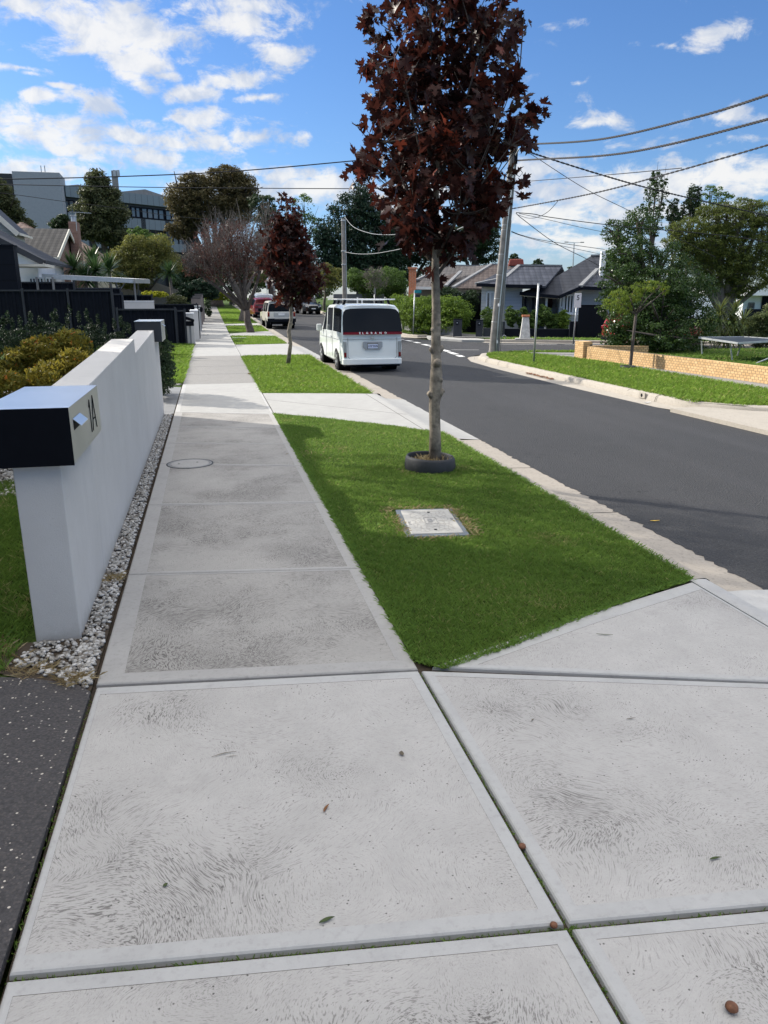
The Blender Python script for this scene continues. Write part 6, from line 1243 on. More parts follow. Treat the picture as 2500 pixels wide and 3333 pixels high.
# ================================================================== VEHICLES (local: y forwards, x to the right, rear at y = 0)
def ringpts(w, wt, zb, zm, zbelt, ztop):
    gl_t = ztop-.11
    return [(0, zb), (w*.86, zb), (w*.965, zb+.07), (w, zm), (w*.985, zbelt), (wt+(w-wt)*.10, gl_t), (wt*.93, ztop-.035), (wt*.70, ztop-.006), (0, ztop)]
def vehicle(name, label, cat, st, glassI, paintm, loc, rz, wheels, wr, ws=.24, wind=None, reargl=True, group=None, trimlow=None, arch=.05):
    """st: stations (y, w, wt, zb, zm, zbelt, ztop); glassI: station intervals with side glass; wind: intervals whose roof strip is a windscreen"""
    t = thing(name, label, cat, loc, rz, group); N_ = len(st); rings = [ringpts(*s[1:7]) for s in st]; RN = 9
    vid = lambda i, j, sd_: (i*2*RN+j) if sd_ > 0 else (i*2*RN+RN+j)
    vs = []
    for i, (s, r_) in enumerate(zip(st, rings)):
        bow = lambda j: 0.0
        for sd_ in (1, -1):
            for j, (x, z) in enumerate(r_): vs.append((x*sd_, s[0]+(s[7][j] if len(s) > 7 else 0), z))
    body = MB(); gl_ = {}
    def q(i, j, sd_): a = [vid(i, j, sd_), vid(i+1, j, sd_), vid(i+1, j+1, sd_), vid(i, j+1, sd_)]; return a if sd_ < 0 else a[::-1]
    bf = []; glass = []
    for i in range(N_-1):
        for j in range(RN-1):
            for sd_ in (1, -1):
                f = q(i, j, sd_)
                if (j == 4 and i in glassI): glass.append(('side_window', [f]))
                elif wind and i in wind and j >= 5: glass.append(('windscreen', [f], i))
                else: bf.append(f)
    for e, sg in ((0, 1), (N_-1, -1)):
        for j in range(RN-1):
            f = [vid(e, j, 1), vid(e, j+1, 1), vid(e, j+1, -1), vid(e, j, -1)]
            if j == 0: f = [vid(e, 0, 1), vid(e, 1, 1), vid(e, 1, -1)]
            if j == RN-2: f = [vid(e, j, 1), vid(e, j+1, 1), vid(e, j, -1)]
            if e == 0 and j == 4 and reargl: glass.append(('rear_window', [f]))
            else: bf.append(f)
    body.add(vs, bf); bo = body.build('body', paintm, t, smooth='auto'); bo.modifiers.new('weld', 'WELD').merge_threshold = .0005; bv_ = bo.modifiers.new('bevel', 'BEVEL'); bv_.width = .05; bv_.segments = 3; bv_.limit_method = 'ANGLE'; bv_.angle_limit = R(32)
    ws_ = [g for g in glass if g[0] == 'windscreen']; rest = [g for g in glass if g[0] != 'windscreen']
    if ws_: rest.append(('windscreen', [f for g in ws_ for f in g[1]]))
    for g in rest:
        m_ = MB(); used = sorted({v for f in g[1] for v in f}); mp = {v: k for k, v in enumerate(used)}
        c = sum((Vector(vs[v]) for v in used), Vector())/len(used); m_.add([Vector(vs[v]).lerp(c, .0) for v in used], [[mp[v] for v in f] for f in g[1]]); go = m_.build(g[0], M['carglass'], t); go.modifiers.new('weld', 'WELD').merge_threshold = .0005
    for (x, y) in wheels:
        sd_ = 1 if x > 0 else -1
        a = MB(); a.lathe([(0, .02), (wr+arch, .02), (wr+arch, -.3), (0, -.3)], (0, 0, 0), 24, 'x')
        for k in range(len(a.v)): v = a.v[k]; a.v[k] = (x+v[0]*sd_ - .0, y+v[1], wr+v[2])
        a.build('wheel_arch', M['black'], t)
        m_ = MB(); m_.lathe([(wr*.62, .035), (wr*.9, .035), (wr, .0), (wr, -ws+.02), (wr*.9, -ws)], (0, 0, 0), 24, 'x')
        for k in range(len(m_.v)): v = m_.v[k]; m_.v[k] = (x+v[0]*sd_, y+v[1], wr+v[2])
        wo = m_.build('wheel', M['tyre'], t, smooth='auto'); m_ = MB(); m_.lathe([(0, .045), (wr*.16, .045), (wr*.2, .02), (wr*.62, .02), (wr*.64, .035)], (0, 0, 0), 20, 'x')
        for k in range(5): an = k*2*PI/5; m_.bar((.035, 0, 0), (.035, math.cos(an)*wr*.6, math.sin(an)*wr*.6), .05, .02, up=(1, 0, 0))
        for k in range(len(m_.v)): v = m_.v[k]; m_.v[k] = (x+v[0]*sd_, y+v[1], wr+v[2])
        m_.build('rim', M['alloy'], wo)
    return t
def rearbox(t, name, m, x, z, w_, h_, y=-.01, d=.03, bevel=.006):
    mb = MB(); mb.box((x, y, z), (w_, d, h_)); return mb.build(name, m, t, bevel=bevel)
# --- white people mover
pw = paint('pearl_white_paint', (.76, .80, .79)); Yv = 19.95
def vprof(a): return a
#            y,    w,   wt,   zb,  zm,  zbelt, ztop, per-row y offsets
V_ST = [(0.02, .80, .71, .27, .62, 1.02, 1.64, [0, 0, 0, 0, .03, .20, .27, .30, .32]), (0.16, .825, .755, .22, .60, 1.02, 1.72, [0, 0, 0, 0, 0, .1, .14, .15, .15]), (.50, .83, .775, .20, .6, 1.03, 1.75, [0]*9), (1.35, .835, .78, .19, .6, 1.03, 1.76, [0]*9), (1.45, .835, .78, .19, .6, 1.03, 1.76, [0]*9), (2.35, .835, .77, .19, .6, 1.02, 1.75, [0]*9), (2.45, .835, .77, .19, .6, 1.02, 1.745, [0]*9), (3.15, .83, .68, .2, .6, 1.0, 1.66, [0]*9), (3.75, .82, .70, .2, .58, .97, 1.20, [0]*9), (4.20, .76, .60, .22, .52, .80, .92, [0]*9), (4.35, .66, .50, .28, .48, .68, .76, [0]*9)]
van = vehicle('people_mover', 'white people mover van with roof bars parked at the left kerb', 'van', V_ST, (1, 2, 4, 6), pw, (4.18, Yv, -.127), R(1), [(-.80, .85), (.80, .85), (-.80, 3.45), (.80, 3.45)], .31, wind=(7,))
# the wrap round rear glass and red strip follow the tail
def tailpatch(z0, z1, wx, yb, m, name, n=12, th=.012, yt=None):
    mb = MB(); vs = []; yt = yb if yt is None else yt
    for k in range(n+1):
        u = -1+2*k/n; x0_, x1_ = (wx if isinstance(wx, (int, float)) else wx[0])*u, (wx if isinstance(wx, (int, float)) else wx[1])*u; c = abs(u)**6*.012
        vs += [(x0_, yb+c, z0), (x1_, yt+c, z1), (x0_, yb+c+th, z0), (x1_, yt+c+th, z1)]
    fs = []
    for k in range(n): a = 4*k; fs += [(a, a+4, a+5, a+1), (a+1, a+5, a+7, a+3), (a+2, a+3, a+7, a+6), (a, a+2, a+6, a+4)]
    fs += [(0, 1, 3, 2), (4*n, 4*n+2, 4*n+3, 4*n+1)]; mb.add(vs, fs); return mb.build(name, m, van, smooth='auto')
gp_ = [(.80, 1.056), (.792, 1.25), (.772, 1.45), (.74, 1.55), (.68, 1.61), (.55, 1.635), (.2, 1.645)]
gp_ = gp_+[(-x, z) for x, z in gp_[::-1]]; mb = MB(); mb.prism([(x, -.022+(z-1.056)*.40, z) for x, z in gp_], (0, .012, 0)); mb.build('tailgate_glass', M['carglass'], van)
tailpatch(.978, 1.05, (.80, .79), -.03, M['red'], 'light_strip', yt=-.012)
textobj('ELGRAND', .074, 'lettering', M['white'], van, (0, -.040, 1.014), (PI/2-.25, 0, 0), .004, bold=.0015, sx=1.05)
for o in [o for o in bpy.data.objects if o.parent == van and o.name.startswith('lettering')]:
    me = o.data       # spread the letters apart
    bm = bmesh.new(); bm.from_mesh(me); isl = []; seen = set()
    for v in bm.verts:
        if v in seen: continue
        st_ = [v]; comp = []
        while st_:
            x = st_.pop()
            if x in seen: continue
            seen.add(x); comp.append(x); st_ += [e.other_vert(x) for e in x.link_edges]
        isl.append(comp)
    for comp in isl:
        cx_ = sum(v.co.x for v in comp)/len(comp)
        for v in comp: v.co.x += cx_*1.3
    bm.to_mesh(me); bm.free()
def roundel(parent, loc):
    mb = MB(); n = 24; mb.lathe([(.034, -.006), (.046, -.006), (.046, .006), (.034, .006), (.034, -.006)], (0, 0, 0), n, 'y'); mb.box((0, -.004, 0), (.125, .012, .024)); o = mb.build('emblem', M['chrome'], parent); o.location = loc; return o
roundel(van, (0, -.012, .905))
grn = MB(); cxp = [(-.24, .80), (.24, .80), (.265, .775), (.265, .66), (.20, .585), (-.20, .585), (-.265, .66), (-.265, .775)]
grn.prism([(x, -.012, z) for x, z in cxp], (0, .03, 0)); grn.build('plate_garnish', plain('silver_trim', (.42, .43, .45), .3, .05, 5, metal=.7), van, bevel=.006)
rearbox(van, 'plate_recess', M['midgrey'], 0, .69, .30, .16, -.016, .012)
pl_o = rearbox(van, 'number_plate', plain('plate_blue_white', (.62, .68, .82), .4, .03), 0, .675, .27, .11, -.026, .008)
pb = plain('plate_blue', (.01, .02, .12), .5)
textobj('1ZZ 2UN', .072, 'registration', pb, pl_o, (0, -.031, .678), (PI/2, 0, 0), .002, bold=.001, sx=.92)
mb = MB(); mb.prism([(-.012, -.030, .712), (.012, -.030, .712), (0, -.030, .695)], (0, -.002, 0)); mb.build('triangle', pb, pl_o)
for sg in (-1, 1):
    mb = MB(); mb.add([(sg*.70, -.006, .38), (sg*.775, .01, .38), (sg*.79, .01, .80), (sg*.705, -.008, .80), (sg*.70, .06, .38), (sg*.775, .06, .38), (sg*.79, .06, .80), (sg*.705, .06, .80)], [(0,1,2,3),(7,6,5,4),(0,4,5,1),(1,5,6,2),(2,6,7,3),(3,7,4,0)])
    tl_ = mb.build('tail_light', plain('clear_lens', (.30, .33, .34), .15, .1, 20) if sg < 0 else bpy.data.materials['clear_lens'], van, bevel=.004)
    mb = MB(); mb.box((sg*.742, -.004, .46), (.062, .016, .12)); mb.build('red_lens', M['red'], tl_, bevel=.003)
seam = plain('panel_gap', (.10, .12, .13), .6)
mb = MB(); pts_ = [(-.665, .90), (-.665, .40), (-.55, .30), (.55, .30), (.665, .40), (.665, .90)]
for a, c in zip(pts_[:-1], pts_[1:]): mb.bar((a[0], .017, a[1]), (c[0], .017, c[1]), .008, .008)
mb.bar((-.80, .017, .855), (.80, .017, .855), .006, .008); mb.build('tailgate_gap', seam, van)
mb = MB(); bp_ = [(-.80, -.0), (-.70, -.045), (-.3, -.06), (.3, -.06), (.70, -.045), (.80, .0), (.82, .3), (-.82, .3)]
mb.prism([(x, y, .20) for x, y in bp_], (0, 0, .155)); mb.build('rear_bumper', pw, van, bevel=.02)
mb = MB(); mb.box((0, .15, .20), (1.5, .3, .10)); mb.build('underside', M['black'], van); mb = MB(); mb.lathe([(.028, .2), (.036, .2), (.036, -.03), (.028, -.03)], (-.30, -.02, .175), 14, 'y'); mb.build('exhaust', M['charcoal'], van)
for y_ in (.75, 1.6, 2.25):
    mb = MB(); mb.tube([(-.80, y_, 1.865), (.80, y_, 1.865)], .018, 8); bo = mb.build('roof_bar', M['white'], van, smooth=True)
    mb = MB()
    for x_ in (-.64, .64): mb.prism([(x_-.03, y_-.03, 1.70), (x_+.03, y_-.03, 1.70), (x_+.03, y_+.03, 1.70), (x_-.03, y_+.03, 1.70)], (-.05 if x_ > 0 else .05, 0, .15))
    mb.build('bar_foot', M['black'], bo)
for x_ in (-.93, .93): mb = MB(); mb.box((x_, 3.1, 1.06), (.16, .09, .20)); mb.build('door_mirror', pw, van, bevel=.03)
mb = MB()
for a, c in (((-.842, .5, .84), (-.84, 3.2, .82)), ((-.842, 1.4, .35), (-.842, 1.4, 1.02)), ((-.842, 2.4, .3), (-.842, 2.4, 1.0))): mb.bar(a, c, .006, .008, up=(1, 0, 0))
mb.build('door_gap', seam, van)
mb = MB(); mb.box((-.85, 1.62, .88), (.02, .14, .03)); mb.build('door_handle', pw, van, bevel=.005)
# --- beige four wheel drive
bg_ = paint('champagne_paint', (.68, .66, .60), .3)
F_ST = [(0.0, .80, .66, .42, .75, .98, 1.52, [0, 0, 0, 0, .02, .14, .2, .22, .22]), (.12, .84, .72, .40, .75, .98, 1.58, [0]*9), (.9, .85, .74, .38, .75, .98, 1.60, [0]*9), (1.0, .85, .74, .38, .75, .98, 1.60, [0]*9), (2.0, .85, .74, .38, .75, .98, 1.60, [0]*9), (2.1, .85, .74, .38, .75, .98, 1.60, [0]*9), (2.8, .85, .70, .38, .75, .97, 1.55, [0]*9), (3.2, .84, .72, .38, .72, .94, 1.06, [0]*9), (4.2, .82, .70, .4, .7, .88, .98, [0]*9), (4.4, .76, .6, .45, .65, .78, .86, [0]*9)]
x_, y_ = 4.12, 45.6
suv = vehicle('four_wheel_drive', 'old champagne coloured four wheel drive parked behind the plum tree, seen from the rear', 'car', F_ST, (1, 3, 5), bg_, (x_, y_, Z(y_)-.127), R(2), [(-.80, .85), (.80, .85), (-.80, 3.4), (.80, 3.4)], .37, wind=(6,))
rearbox(suv, 'rear_glass', M['carglass'], 0, 1.24, 1.26, .40, .045, .02, .02).rotation_euler = (0, 0, 0)
rearbox(suv, 'bumper', M['charcoal'], 0, .50, 1.66, .20, -.06, .16, .02); rearbox(suv, 'bumper_step', M['galv'], -.02, .585, .80, .025, -.13, .04)
rearbox(suv, 'handle_trim', M['chrome'], 0, .93, .85, .02, -.01); rearbox(suv, 'plate_panel', plain('silver_panel', (.45, .46, .46), .35), 0, .80, .9, .20, -.008, .02)
rearbox(suv, 'number_plate', M['white'], 0, .83, .36, .11, -.022, .01)
for sg in (-1, 1):
    tl_ = rearbox(suv, 'tail_light', M['red'], sg*.75, .83, .12, .26, -.01, .05); rearbox(tl_, 'indicator_lens', M['orange'], sg*.75, .94, .115, .07, -.016, .05)
    rearbox(suv, 'mud_flap', M['charcoal'], sg*.70, .32, .26, .24, .35, .02); mb = MB(); mb.box((sg*.98, 2.75, 1.05), (.2, .08, .2)); mb.build('door_mirror', M['black'], suv, bevel=.02)
mb = MB(); mb.box((0, .4, .36), (1.3, .8, .16)); mb.build('underside', M['black'], suv); mb = MB(); mb.bar((.05, .03, 1.06), (-.16, .035, 1.17), .02, .02); mb.build('wiper', M['black'], suv)
# --- ordinary hatchbacks and wagons (front or rear towards the camera)
H_ST = [(0.0, .74, .60, .32, .60, .90, 1.10, [0, 0, 0, 0, .03, .1, .2, .25, .28]), (.18, .84, .64, .26, .60, .92, 1.38, [0]*9), (.5, .87, .66, .22, .60, .92, 1.46, [0]*9), (1.3, .88, .67, .20, .60, .92, 1.50, [0]*9), (1.38, .88, .67, .20, .60, .92, 1.50, [0]*9), (2.3, .88, .66, .20, .60, .91, 1.47, [0]*9), (3.05, .87, .68, .2, .6, .90, 1.02, [0]*9), (3.9, .84, .64, .22, .56, .78, .86, [0]*9), (4.25, .72, .5, .26, .5, .62, .70, [0]*9)]
def hatch(label, c, loc, rz, group=None, sc=1.0, rough=.25, front=False):
    st = [tuple([s[0]*sc]+[v*sc for v in s[1:7]]+[s[7]]) for s in H_ST]; pm = paint('car_paint', c, rough)
    t = vehicle('parked_car', label, 'car', st, (1, 2, 4), pm, loc, rz, [(-.80*sc, .8*sc), (.80*sc, .8*sc), (-.80*sc, 3.3*sc), (.80*sc, 3.3*sc)], .32*sc, wind=(5,))
    yf = 4.27*sc
    if front:
        for sg in (-1, 1): mb = MB(); mb.box((sg*.55*sc, 4.15*sc, .60*sc), (.32*sc, .16*sc, .09*sc), -sg*.35); mb.build('headlight', M['chrome'], t, bevel=.01)
        mb = MB(); mb.box((0, yf-.02, .36*sc), (1.1*sc, .08, .12*sc)); mb.build('grille', M['black'], t, bevel=.01); mb = MB(); mb.box((0, yf+.03, .46*sc), (.38*sc, .03, .09*sc)); mb.build('number_plate', M['white'], t)
    else:
        for sg in (-1, 1): mb = MB(); mb.box((sg*.62*sc, .02, .80*sc), (.26*sc, .12, .12*sc)); mb.build('tail_light', M['red'], t, bevel=.01)
        mb = MB(); mb.box((0, -.01, .68*sc), (.38*sc, .03, .10*sc)); mb.build('number_plate', M['white'], t); mb = MB(); mb.box((0, .02, .36*sc), (1.5*sc, .10, .14*sc)); mb.build('bumper_trim', M['charcoal'], t, bevel=.02)
    for sg in (-1, 1): mb = MB(); mb.box((sg*.97*sc, 2.75*sc, .98*sc), (.18*sc, .09*sc, .13*sc)); mb.build('door_mirror', pm, t, bevel=.02)
    return t
def gz(x, y): return (x, y, Z(y)-.127)
hatch('black car facing the camera at the right of the bend, with headlights', (.010, .013, .016), gz(8.6, 73.9), PI+R(8), front=True)
hatch('dark red car parked beyond the plum trees, seen from behind', (.16, .010, .016), gz(4.35, 62.5), R(4), sc=1.05)
hatch('white car parked just ahead of the dark red one', (.62, .64, .66), gz(4.9, 69.5), R(8), sc=1.22)
hatch('small black car farthest up the street at the bend', (.010, .012, .02), gz(6.6, 76.5), R(40), sc=1.1)
p = AY(470, 950, 42.6)
hatch('white car parked behind the black fences by the carport post', (.62, .65, .68), (p[0], 42.6, .30), R(80), sc=.95)
p = L(1978, 1120, 33.5)
hatch('red car parked behind the big glossy tree across the side street', (.30, .012, .018), tuple(L(1992, 1125, 31.6)[:2])+(-.12,), R(-80), sc=.95)
# grey blob read as a cyclist's helmeted head, built as a plain shape
t = thing('blob_shape', 'small grey bundle above the oncoming black car', 'unknown', (8.55, 71.4, Z(71)+1.38)); mb = MB(); mb.lathe([(0, .5), (.16, .45), (.24, .28), (.2, .1), (.28, 0)], (0, 0, 0), 9); mb.build('lump', M['midgrey'], t, smooth=True); mb = MB(); mb.box((0, 0, .02), (.6, .3, .05)); mb.build('lump_base', M['black'], t)

# ================================================================== POLES, SIGNS, STREET FURNITURE
def pole(name, label, base, top, r0, r1, m, cat='power pole'):
    t = thing(name, label, cat, base); mb = MB(); b0 = Vector(base)-Vector((0, 0, .1)); mb.tube([b0, Vector(base).lerp(Vector(top), .5), top], [r0, (r0+r1)/2, r1], 16); mb.build('shaft', m, t, smooth='auto', world=True); return t
pb0 = G(1612, 1146); ptop = AY(1662, 480, 24.6)
pp = pole('power_pole', 'tall grey timber power pole leaning beside a green grey one at the corner', (9.27, 24.6, 0), (9.72, 24.6, 6.55), .105, .075, M['polewood'])
mb = MB()
for z_ in (1.0, 1.75, 2.5, 3.15, 3.9, 4.05, 4.6, 5.3): f = z_/6.55; mb.lathe([(.108-.03*f, -.008), (.112-.03*f, 0), (.108-.03*f, .008)], (9.27+.45*f, 24.6, z_), 16)
mb.build('steel_band', M['galv'], pp, world=True)
p2 = pole('power_pole', 'green grey square edged power pole standing against the timber one', (9.47, 24.66, 0), (9.86, 24.66, 6.6), .085, .070, M['polegreen'])
mb = MB(); mb.tube([(9.385, 24.48, 0), (9.43, 24.47, 1.3), (9.52, 24.47, 2.6), (9.60, 24.49, 4.0), (9.77, 24.50, 6.0)], .018, 8); cnd = mb.build('conduit', plain('pale_conduit', (.50, .56, .57), .45), p2, smooth=True, world=True)
mb = MB(); mb.tube([(9.575, 24.58, 0), (9.66, 24.58, 2.2), (9.78, 24.6, 4.2)], .010, 6); mb.build('earth_wire', M['galv'], p2, smooth=True, world=True)
mb = MB(); mb.box((9.42, 24.46, 1.55), (.07, .03, .10)); mb.box((9.405, 24.455, .35), (.04, .03, .09)); mb.build('plate', M['white'], p2, world=True)
mb = MB(); mb.box((9.75, 24.45, 6.05), (.12, .18, .40)); mb.build('fuse_box', M['charcoal'], p2, bevel=.02, world=True)
mb = MB(); mb.tube([(9.80, 24.55, 5.6), (9.95, 24.5, 5.5), (10.05, 24.5, 5.62), (9.9, 24.55, 5.8)], .010, 6); mb.build('cable_loop', M['cable'], p2, world=True)
mb = MB(); mb.lathe([(.06, -.012), (.075, -.008), (.075, .008), (.06, .012), (.06, -.012)], (9.66, 24.50, .50), 16, 'y'); mb.build('coiled_ring', M['galv'], p2, smooth=True, world=True)
t = thing('street_light', 'grey street lantern on a bracket near the top of the leaning pole', 'street lamp', (9.72, 24.4, 6.1)); mb = MB(); mb.tube([(9.74, 24.6, 6.0), (9.72, 24.1, 6.22), (9.70, 23.7, 6.24)], .022, 8); mb.build('bracket', M['galv'], t, smooth=True, world=True)
mb = MB(); mb.box((9.70, 23.45, 6.24), (.22, .52, .10), 0, top=(.12, .42)); mb.build('lantern', M['midgrey'], t, bevel=.03, world=True); mb = MB(); mb.box((9.70, 23.45, 6.175), (.17, .40, .03)); mb.build('lens', plain('lamp_lens', (.55, .57, .58), .3), t, world=True)
mp = pole('power_pole', 'grey concrete power pole standing beyond the van in the middle of the view', (9.50, 55, .24), (9.45, 55, 7.05), .16, .11, M['polewood'])
mb = MB(); mb.tube([(9.64, 54.9, .3), (9.60, 54.9, 7.0)], .03, 6); mb.build('conduit', M['galv'], mp, world=True)
for z_ in (6.9, 4.9, 4.0): mb = MB(); mb.lathe([(.135, -.05), (.17, -.03), (.17, .03), (.135, .05)], (9.47, 55, z_), 12); mb.build('collar', M['galv'], mp, world=True)
# cables
def cable(label, pts, r_, m=None, twist=0, name='overhead_cable'):
    """pts in space; smooth curve through them"""
    P = np.array(pts, float); s = np.r_[0, np.cumsum(np.linalg.norm(np.diff(P, axis=0), axis=1))]; n = 40 if not twist else 220; u = np.linspace(0, s[-1], n)
    # natural smoothness: quadratic fit when there are few points, else Catmull-Rom
    def cr(u_):
        i = min(max(int(np.searchsorted(s, u_))-1, 0), len(P)-2); t_ = (u_-s[i])/(s[i+1]-s[i]); p0 = P[i-1] if i > 0 else 2*P[i]-P[i+1]; p3 = P[i+2] if i+2 < len(P) else 2*P[i+1]-P[i]; a, c = P[i], P[i+1]
        return .5*((2*a)+(-p0+c)*t_+(2*p0-5*a+4*c-p3)*t_**2+(-p0+3*a-3*c+p3)*t_**3)
    Q = [cr(x) for x in u]; mb = MB()
    if not twist: mb.tube(Q, r_, 6)
    else:
        for k in range(twist):
            R_ = []
            for i, q in enumerate(Q):
                an = i*1.15+k*2*PI/twist; R_.append((q[0]+math.cos(an)*r_*.3, q[1]+math.cos(an)*r_*.7, q[2]+math.sin(an)*r_*.9))
            mb.tube(R_, r_*.75, 5)
    o = mb.build(name, m or M['cable'], None, smooth=True); return tag(o, label, 'cable', None)
A0 = (9.8, 24.6); near_ = (9.35, 12.0); house_ = (24, 30); right_ = (24, 21)
def cab(label, pxs, a, c, r_, m=None, twist=0, extra=None):
    pts = [ONP(px, py, a, c) for px, py in pxs]
    if extra: pts += extra
    return cable(label, pts, r_, m, twist)
cab('uppermost thick twisted cable sweeping up to the right edge', [(1668, 468), (1729, 469), (1957, 453), (2265, 382), (2500, 309), (2620, 265)], A0, near_, .017, twist=3)
cab('second thick twisted cable, just below the uppermost, reaching the right edge', [(1668, 524), (1722, 520), (1957, 507), (2162, 474), (2500, 388), (2620, 350)], (9.8, 24.6), (9.5, 12.0), .017, twist=3)
cab('third cable rising to the right edge after being joined by a thinner one', [(1640, 682), (1686, 676), (1927, 630), (2162, 569), (2500, 472), (2620, 430)], A0, (9.9, 12.0), .013, twist=2)
cab('thin nearly level cable that joins the third cable at a clamp', [(1660, 593), (1690, 592), (1968, 570), (2219, 547)], A0, (9.9, 12.0), .010)
cab('thick cable falling to the right across the tops of the column trees', [(1700, 485), (1735, 499), (1957, 569), (2162, 625), (2500, 702), (2620, 725)], A0, house_, .020, twist=2)
cab('thin cable falling to the glossy green tree', [(1700, 485), (1737, 507), (1906, 615), (2060, 692), (2200, 770), (2330, 838)], A0, house_, .010)
cab('wavy dark cable crossing below the leaves towards the tea tree', [(1680, 692), (1740, 697), (1783, 706), (2009, 735), (2367, 768), (2560, 800)], A0, right_, .013)
cab('thin cable running down to the roof of the corner house', [(1680, 694), (1700, 712), (1804, 789), (1900, 838), (1952, 866)], A0, (24, 38), .012)
cab('slack loop of cable hanging between two service lines', [(1688, 700), (1720, 710), (1752, 706), (1785, 688), (1816, 655)], A0, (9.9, 12.0), .008)
cab('lowest upper thin service line from the pole side arm to the house roof', [(1665, 753), (1700, 766), (1778, 784), (1968, 812)], A0, house_, .010)
cab('lowest lower thin service line beside its twin', [(1665, 755), (1700, 768), (1778, 789), (1968, 830)], A0, (26, 33), .008)
cab('faint thin line crossing the clouds right of the pole', [(1690, 695), (1770, 712), (1900, 742), (2000, 762)], A0, (30, 36), .008)
cab('upper cable crossing the sky from the left edge to the near maple', [(-120, 588), (0, 584), (377, 575), (754, 558), (1145, 524), (1400, 500), (1655, 475)], (-14, 31), A0, .018)
cab('lower level cable crossing the sky from the left edge to the near maple', [(-120, 595), (0, 600), (452, 609), (754, 612), (1130, 614), (1400, 612), (1655, 606)], (-16, 36), A0, .014)
cab('thin cable crossing the concrete tower and the office windows', [(-60, 622), (45, 633), (211, 656), (422, 682), (543, 701), (700, 716)], (-16, 46), (2, 60), .016)
cab('upper slack grey cable hanging from the middle power pole', [(1122, 706), (1150, 738), (1200, 758), (1250, 764), (1310, 760), (1450, 730), (1600, 690)], (9.5, 55), (9.6, 24.6), .014, m=M['cablegrey'])
cab('lower slack grey cable hanging from the middle power pole', [(1122, 820), (1160, 826), (1210, 826), (1270, 817), (1330, 803), (1460, 758), (1600, 700)], (9.5, 55), (9.6, 24.6), .014, m=M['cablegrey'])
# --- sign posts
def post(name, label, base, px, py, Y, r_, cat='sign'):
    t = thing(name, label, cat, base); q = AY(px, py, Y); mb = MB(); mb.tube([(base[0], base[1], base[2]-.05), q], r_, 10); mb.build('post', M['galv'], t, smooth=True, world=True); return t, q
b0 = G(1737, 1183); t, q = post('parking_sign', 'galvanised sign post with a white sign seen almost edge on', b0, 1753, 923, b0[1], .028)
mb = MB(); mb.lathe([(0, .02), (.03, .015), (.03, 0)], q, 10); mb.build('cap', M['galv'], t, world=True)
mb = MB(); a = AY(1750, 930, b0[1]-.04); c = AY(1743, 965, b0[1]-.25); mb.prism([(a[0]+.0, a[1], a[2]), (a[0]-.10, a[1]-.28, a[2]-.02), (a[0]-.10, a[1]-.28, a[2]-.36), (a[0]+.0, a[1], a[2]-.33)], (.006, -.002, 0)); mb.build('sign_plate', M['white'], t, world=True)
b0 = G(1866, 1115); t, q = post('parking_sign', 'post with a white parking sign bearing a black numeral, before the black fence', b0, 1880, 962, b0[1], .03)
c = AY(1881, 978, b0[1]-.06); mb = MB(); mb.box(c, (.30, .012, .56), LA*0.0); pl2 = mb.build('sign_plate', M['white'], t, bevel=.006, world=True)
textobj('5', .28, 'numeral', M['black'], t, (c[0], c[1]-.010, c[2]+.10), (PI/2, 0, 0), .002, world=True)
b0 = G(1345, 1087); t, q = post('street_name_sign', 'street name post with a small teal blade before the clipped hedge', b0, 1350, 944, b0[1], .032)
mb = MB(); c = AY(1360, 949, b0[1]-.03); mb.box(c, (.36, .03, .15)); mb.build('name_blade', plain('teal_enamel', (.02, .22, .26), .4), t, bevel=.005, world=True)
mb = MB(); c = AY(1357, 963, b0[1]+.02); mb.box(c, (.34, .03, .14)); mb.build('lower_blade', M['dkgrey'], t, bevel=.005, world=True)
b0 = G(1028, 1010); t, q = post('street_post', 'pale thin post on the right kerb behind the oncoming black car', b0, 1022, 940, b0[1], .045)
mb = MB(); mb.lathe([(0, .04), (.05, .03), (.05, 0)], q, 8); mb.build('cap', M['white'], t, world=True)
b0 = G(1218, 1045); t, q = post('street_post', 'slim post with a green grey plate beyond the van roof', b0, 1219, 938, b0[1], .03)
mb = MB(); c = AY(1220, 948, b0[1]-.04); mb.box(c, (.13, .02, .42)); mb.build('plate', M['polegreen'], t, world=True)
p = AY(868, 918, 70); t = thing('warning_sign', 'back of a tilted white road sign among the trees at the bend', 'sign', (p[0], 70, .4)); mb = MB(); mb.tube([(p[0], 70, .4), p], .03, 6); mb.build('post', M['galv'], t, world=True); mb = MB(); mb.prism([(p[0]-.14, 69.95, p[2]-.3), (p[0]+.08, 69.95, p[2]-.28), (p[0]+.22, 69.95, p[2]+.42), (p[0]+.02, 69.95, p[2]+.3)], (0, .02, 0)); mb.build('sign_plate', M['white'], t, world=True)
p = AY(892, 926, 74); t = thing('warning_sign', 'small pale blue road sign right of the tilted white one', 'sign', (p[0], 74, .4)); mb = MB(); mb.tube([(p[0], 74, .4), p], .03, 6); mb.build('post', M['galv'], t, world=True); mb = MB(); mb.box(p, (.26, .02, .5)); mb.build('sign_plate', M['midgrey'], t, world=True)
p = AY(1869, 790, 95); q = AY(1867, 860, 95); t = thing('highway_lamp', 'distant twin armed street lamp above the dark roofs', 'street lamp', (q[0], 95, 1)); mb = MB(); mb.tube([(q[0], 95, 1), p], [.12, .07], 6); mb.build('mast', M['galv'], t, world=True)
for sg in (-1, 1): mb = MB(); mb.bar(p, (p[0]+sg*.9, 95, p[2]+.05), .06, .05); mb.build('arm', M['galv'], t, world=True); mb = MB(); mb.box((p[0]+sg*1.1, 95, p[2]+.06), (.5, .2, .1)); mb.build('lantern', M['midgrey'], t, world=True)
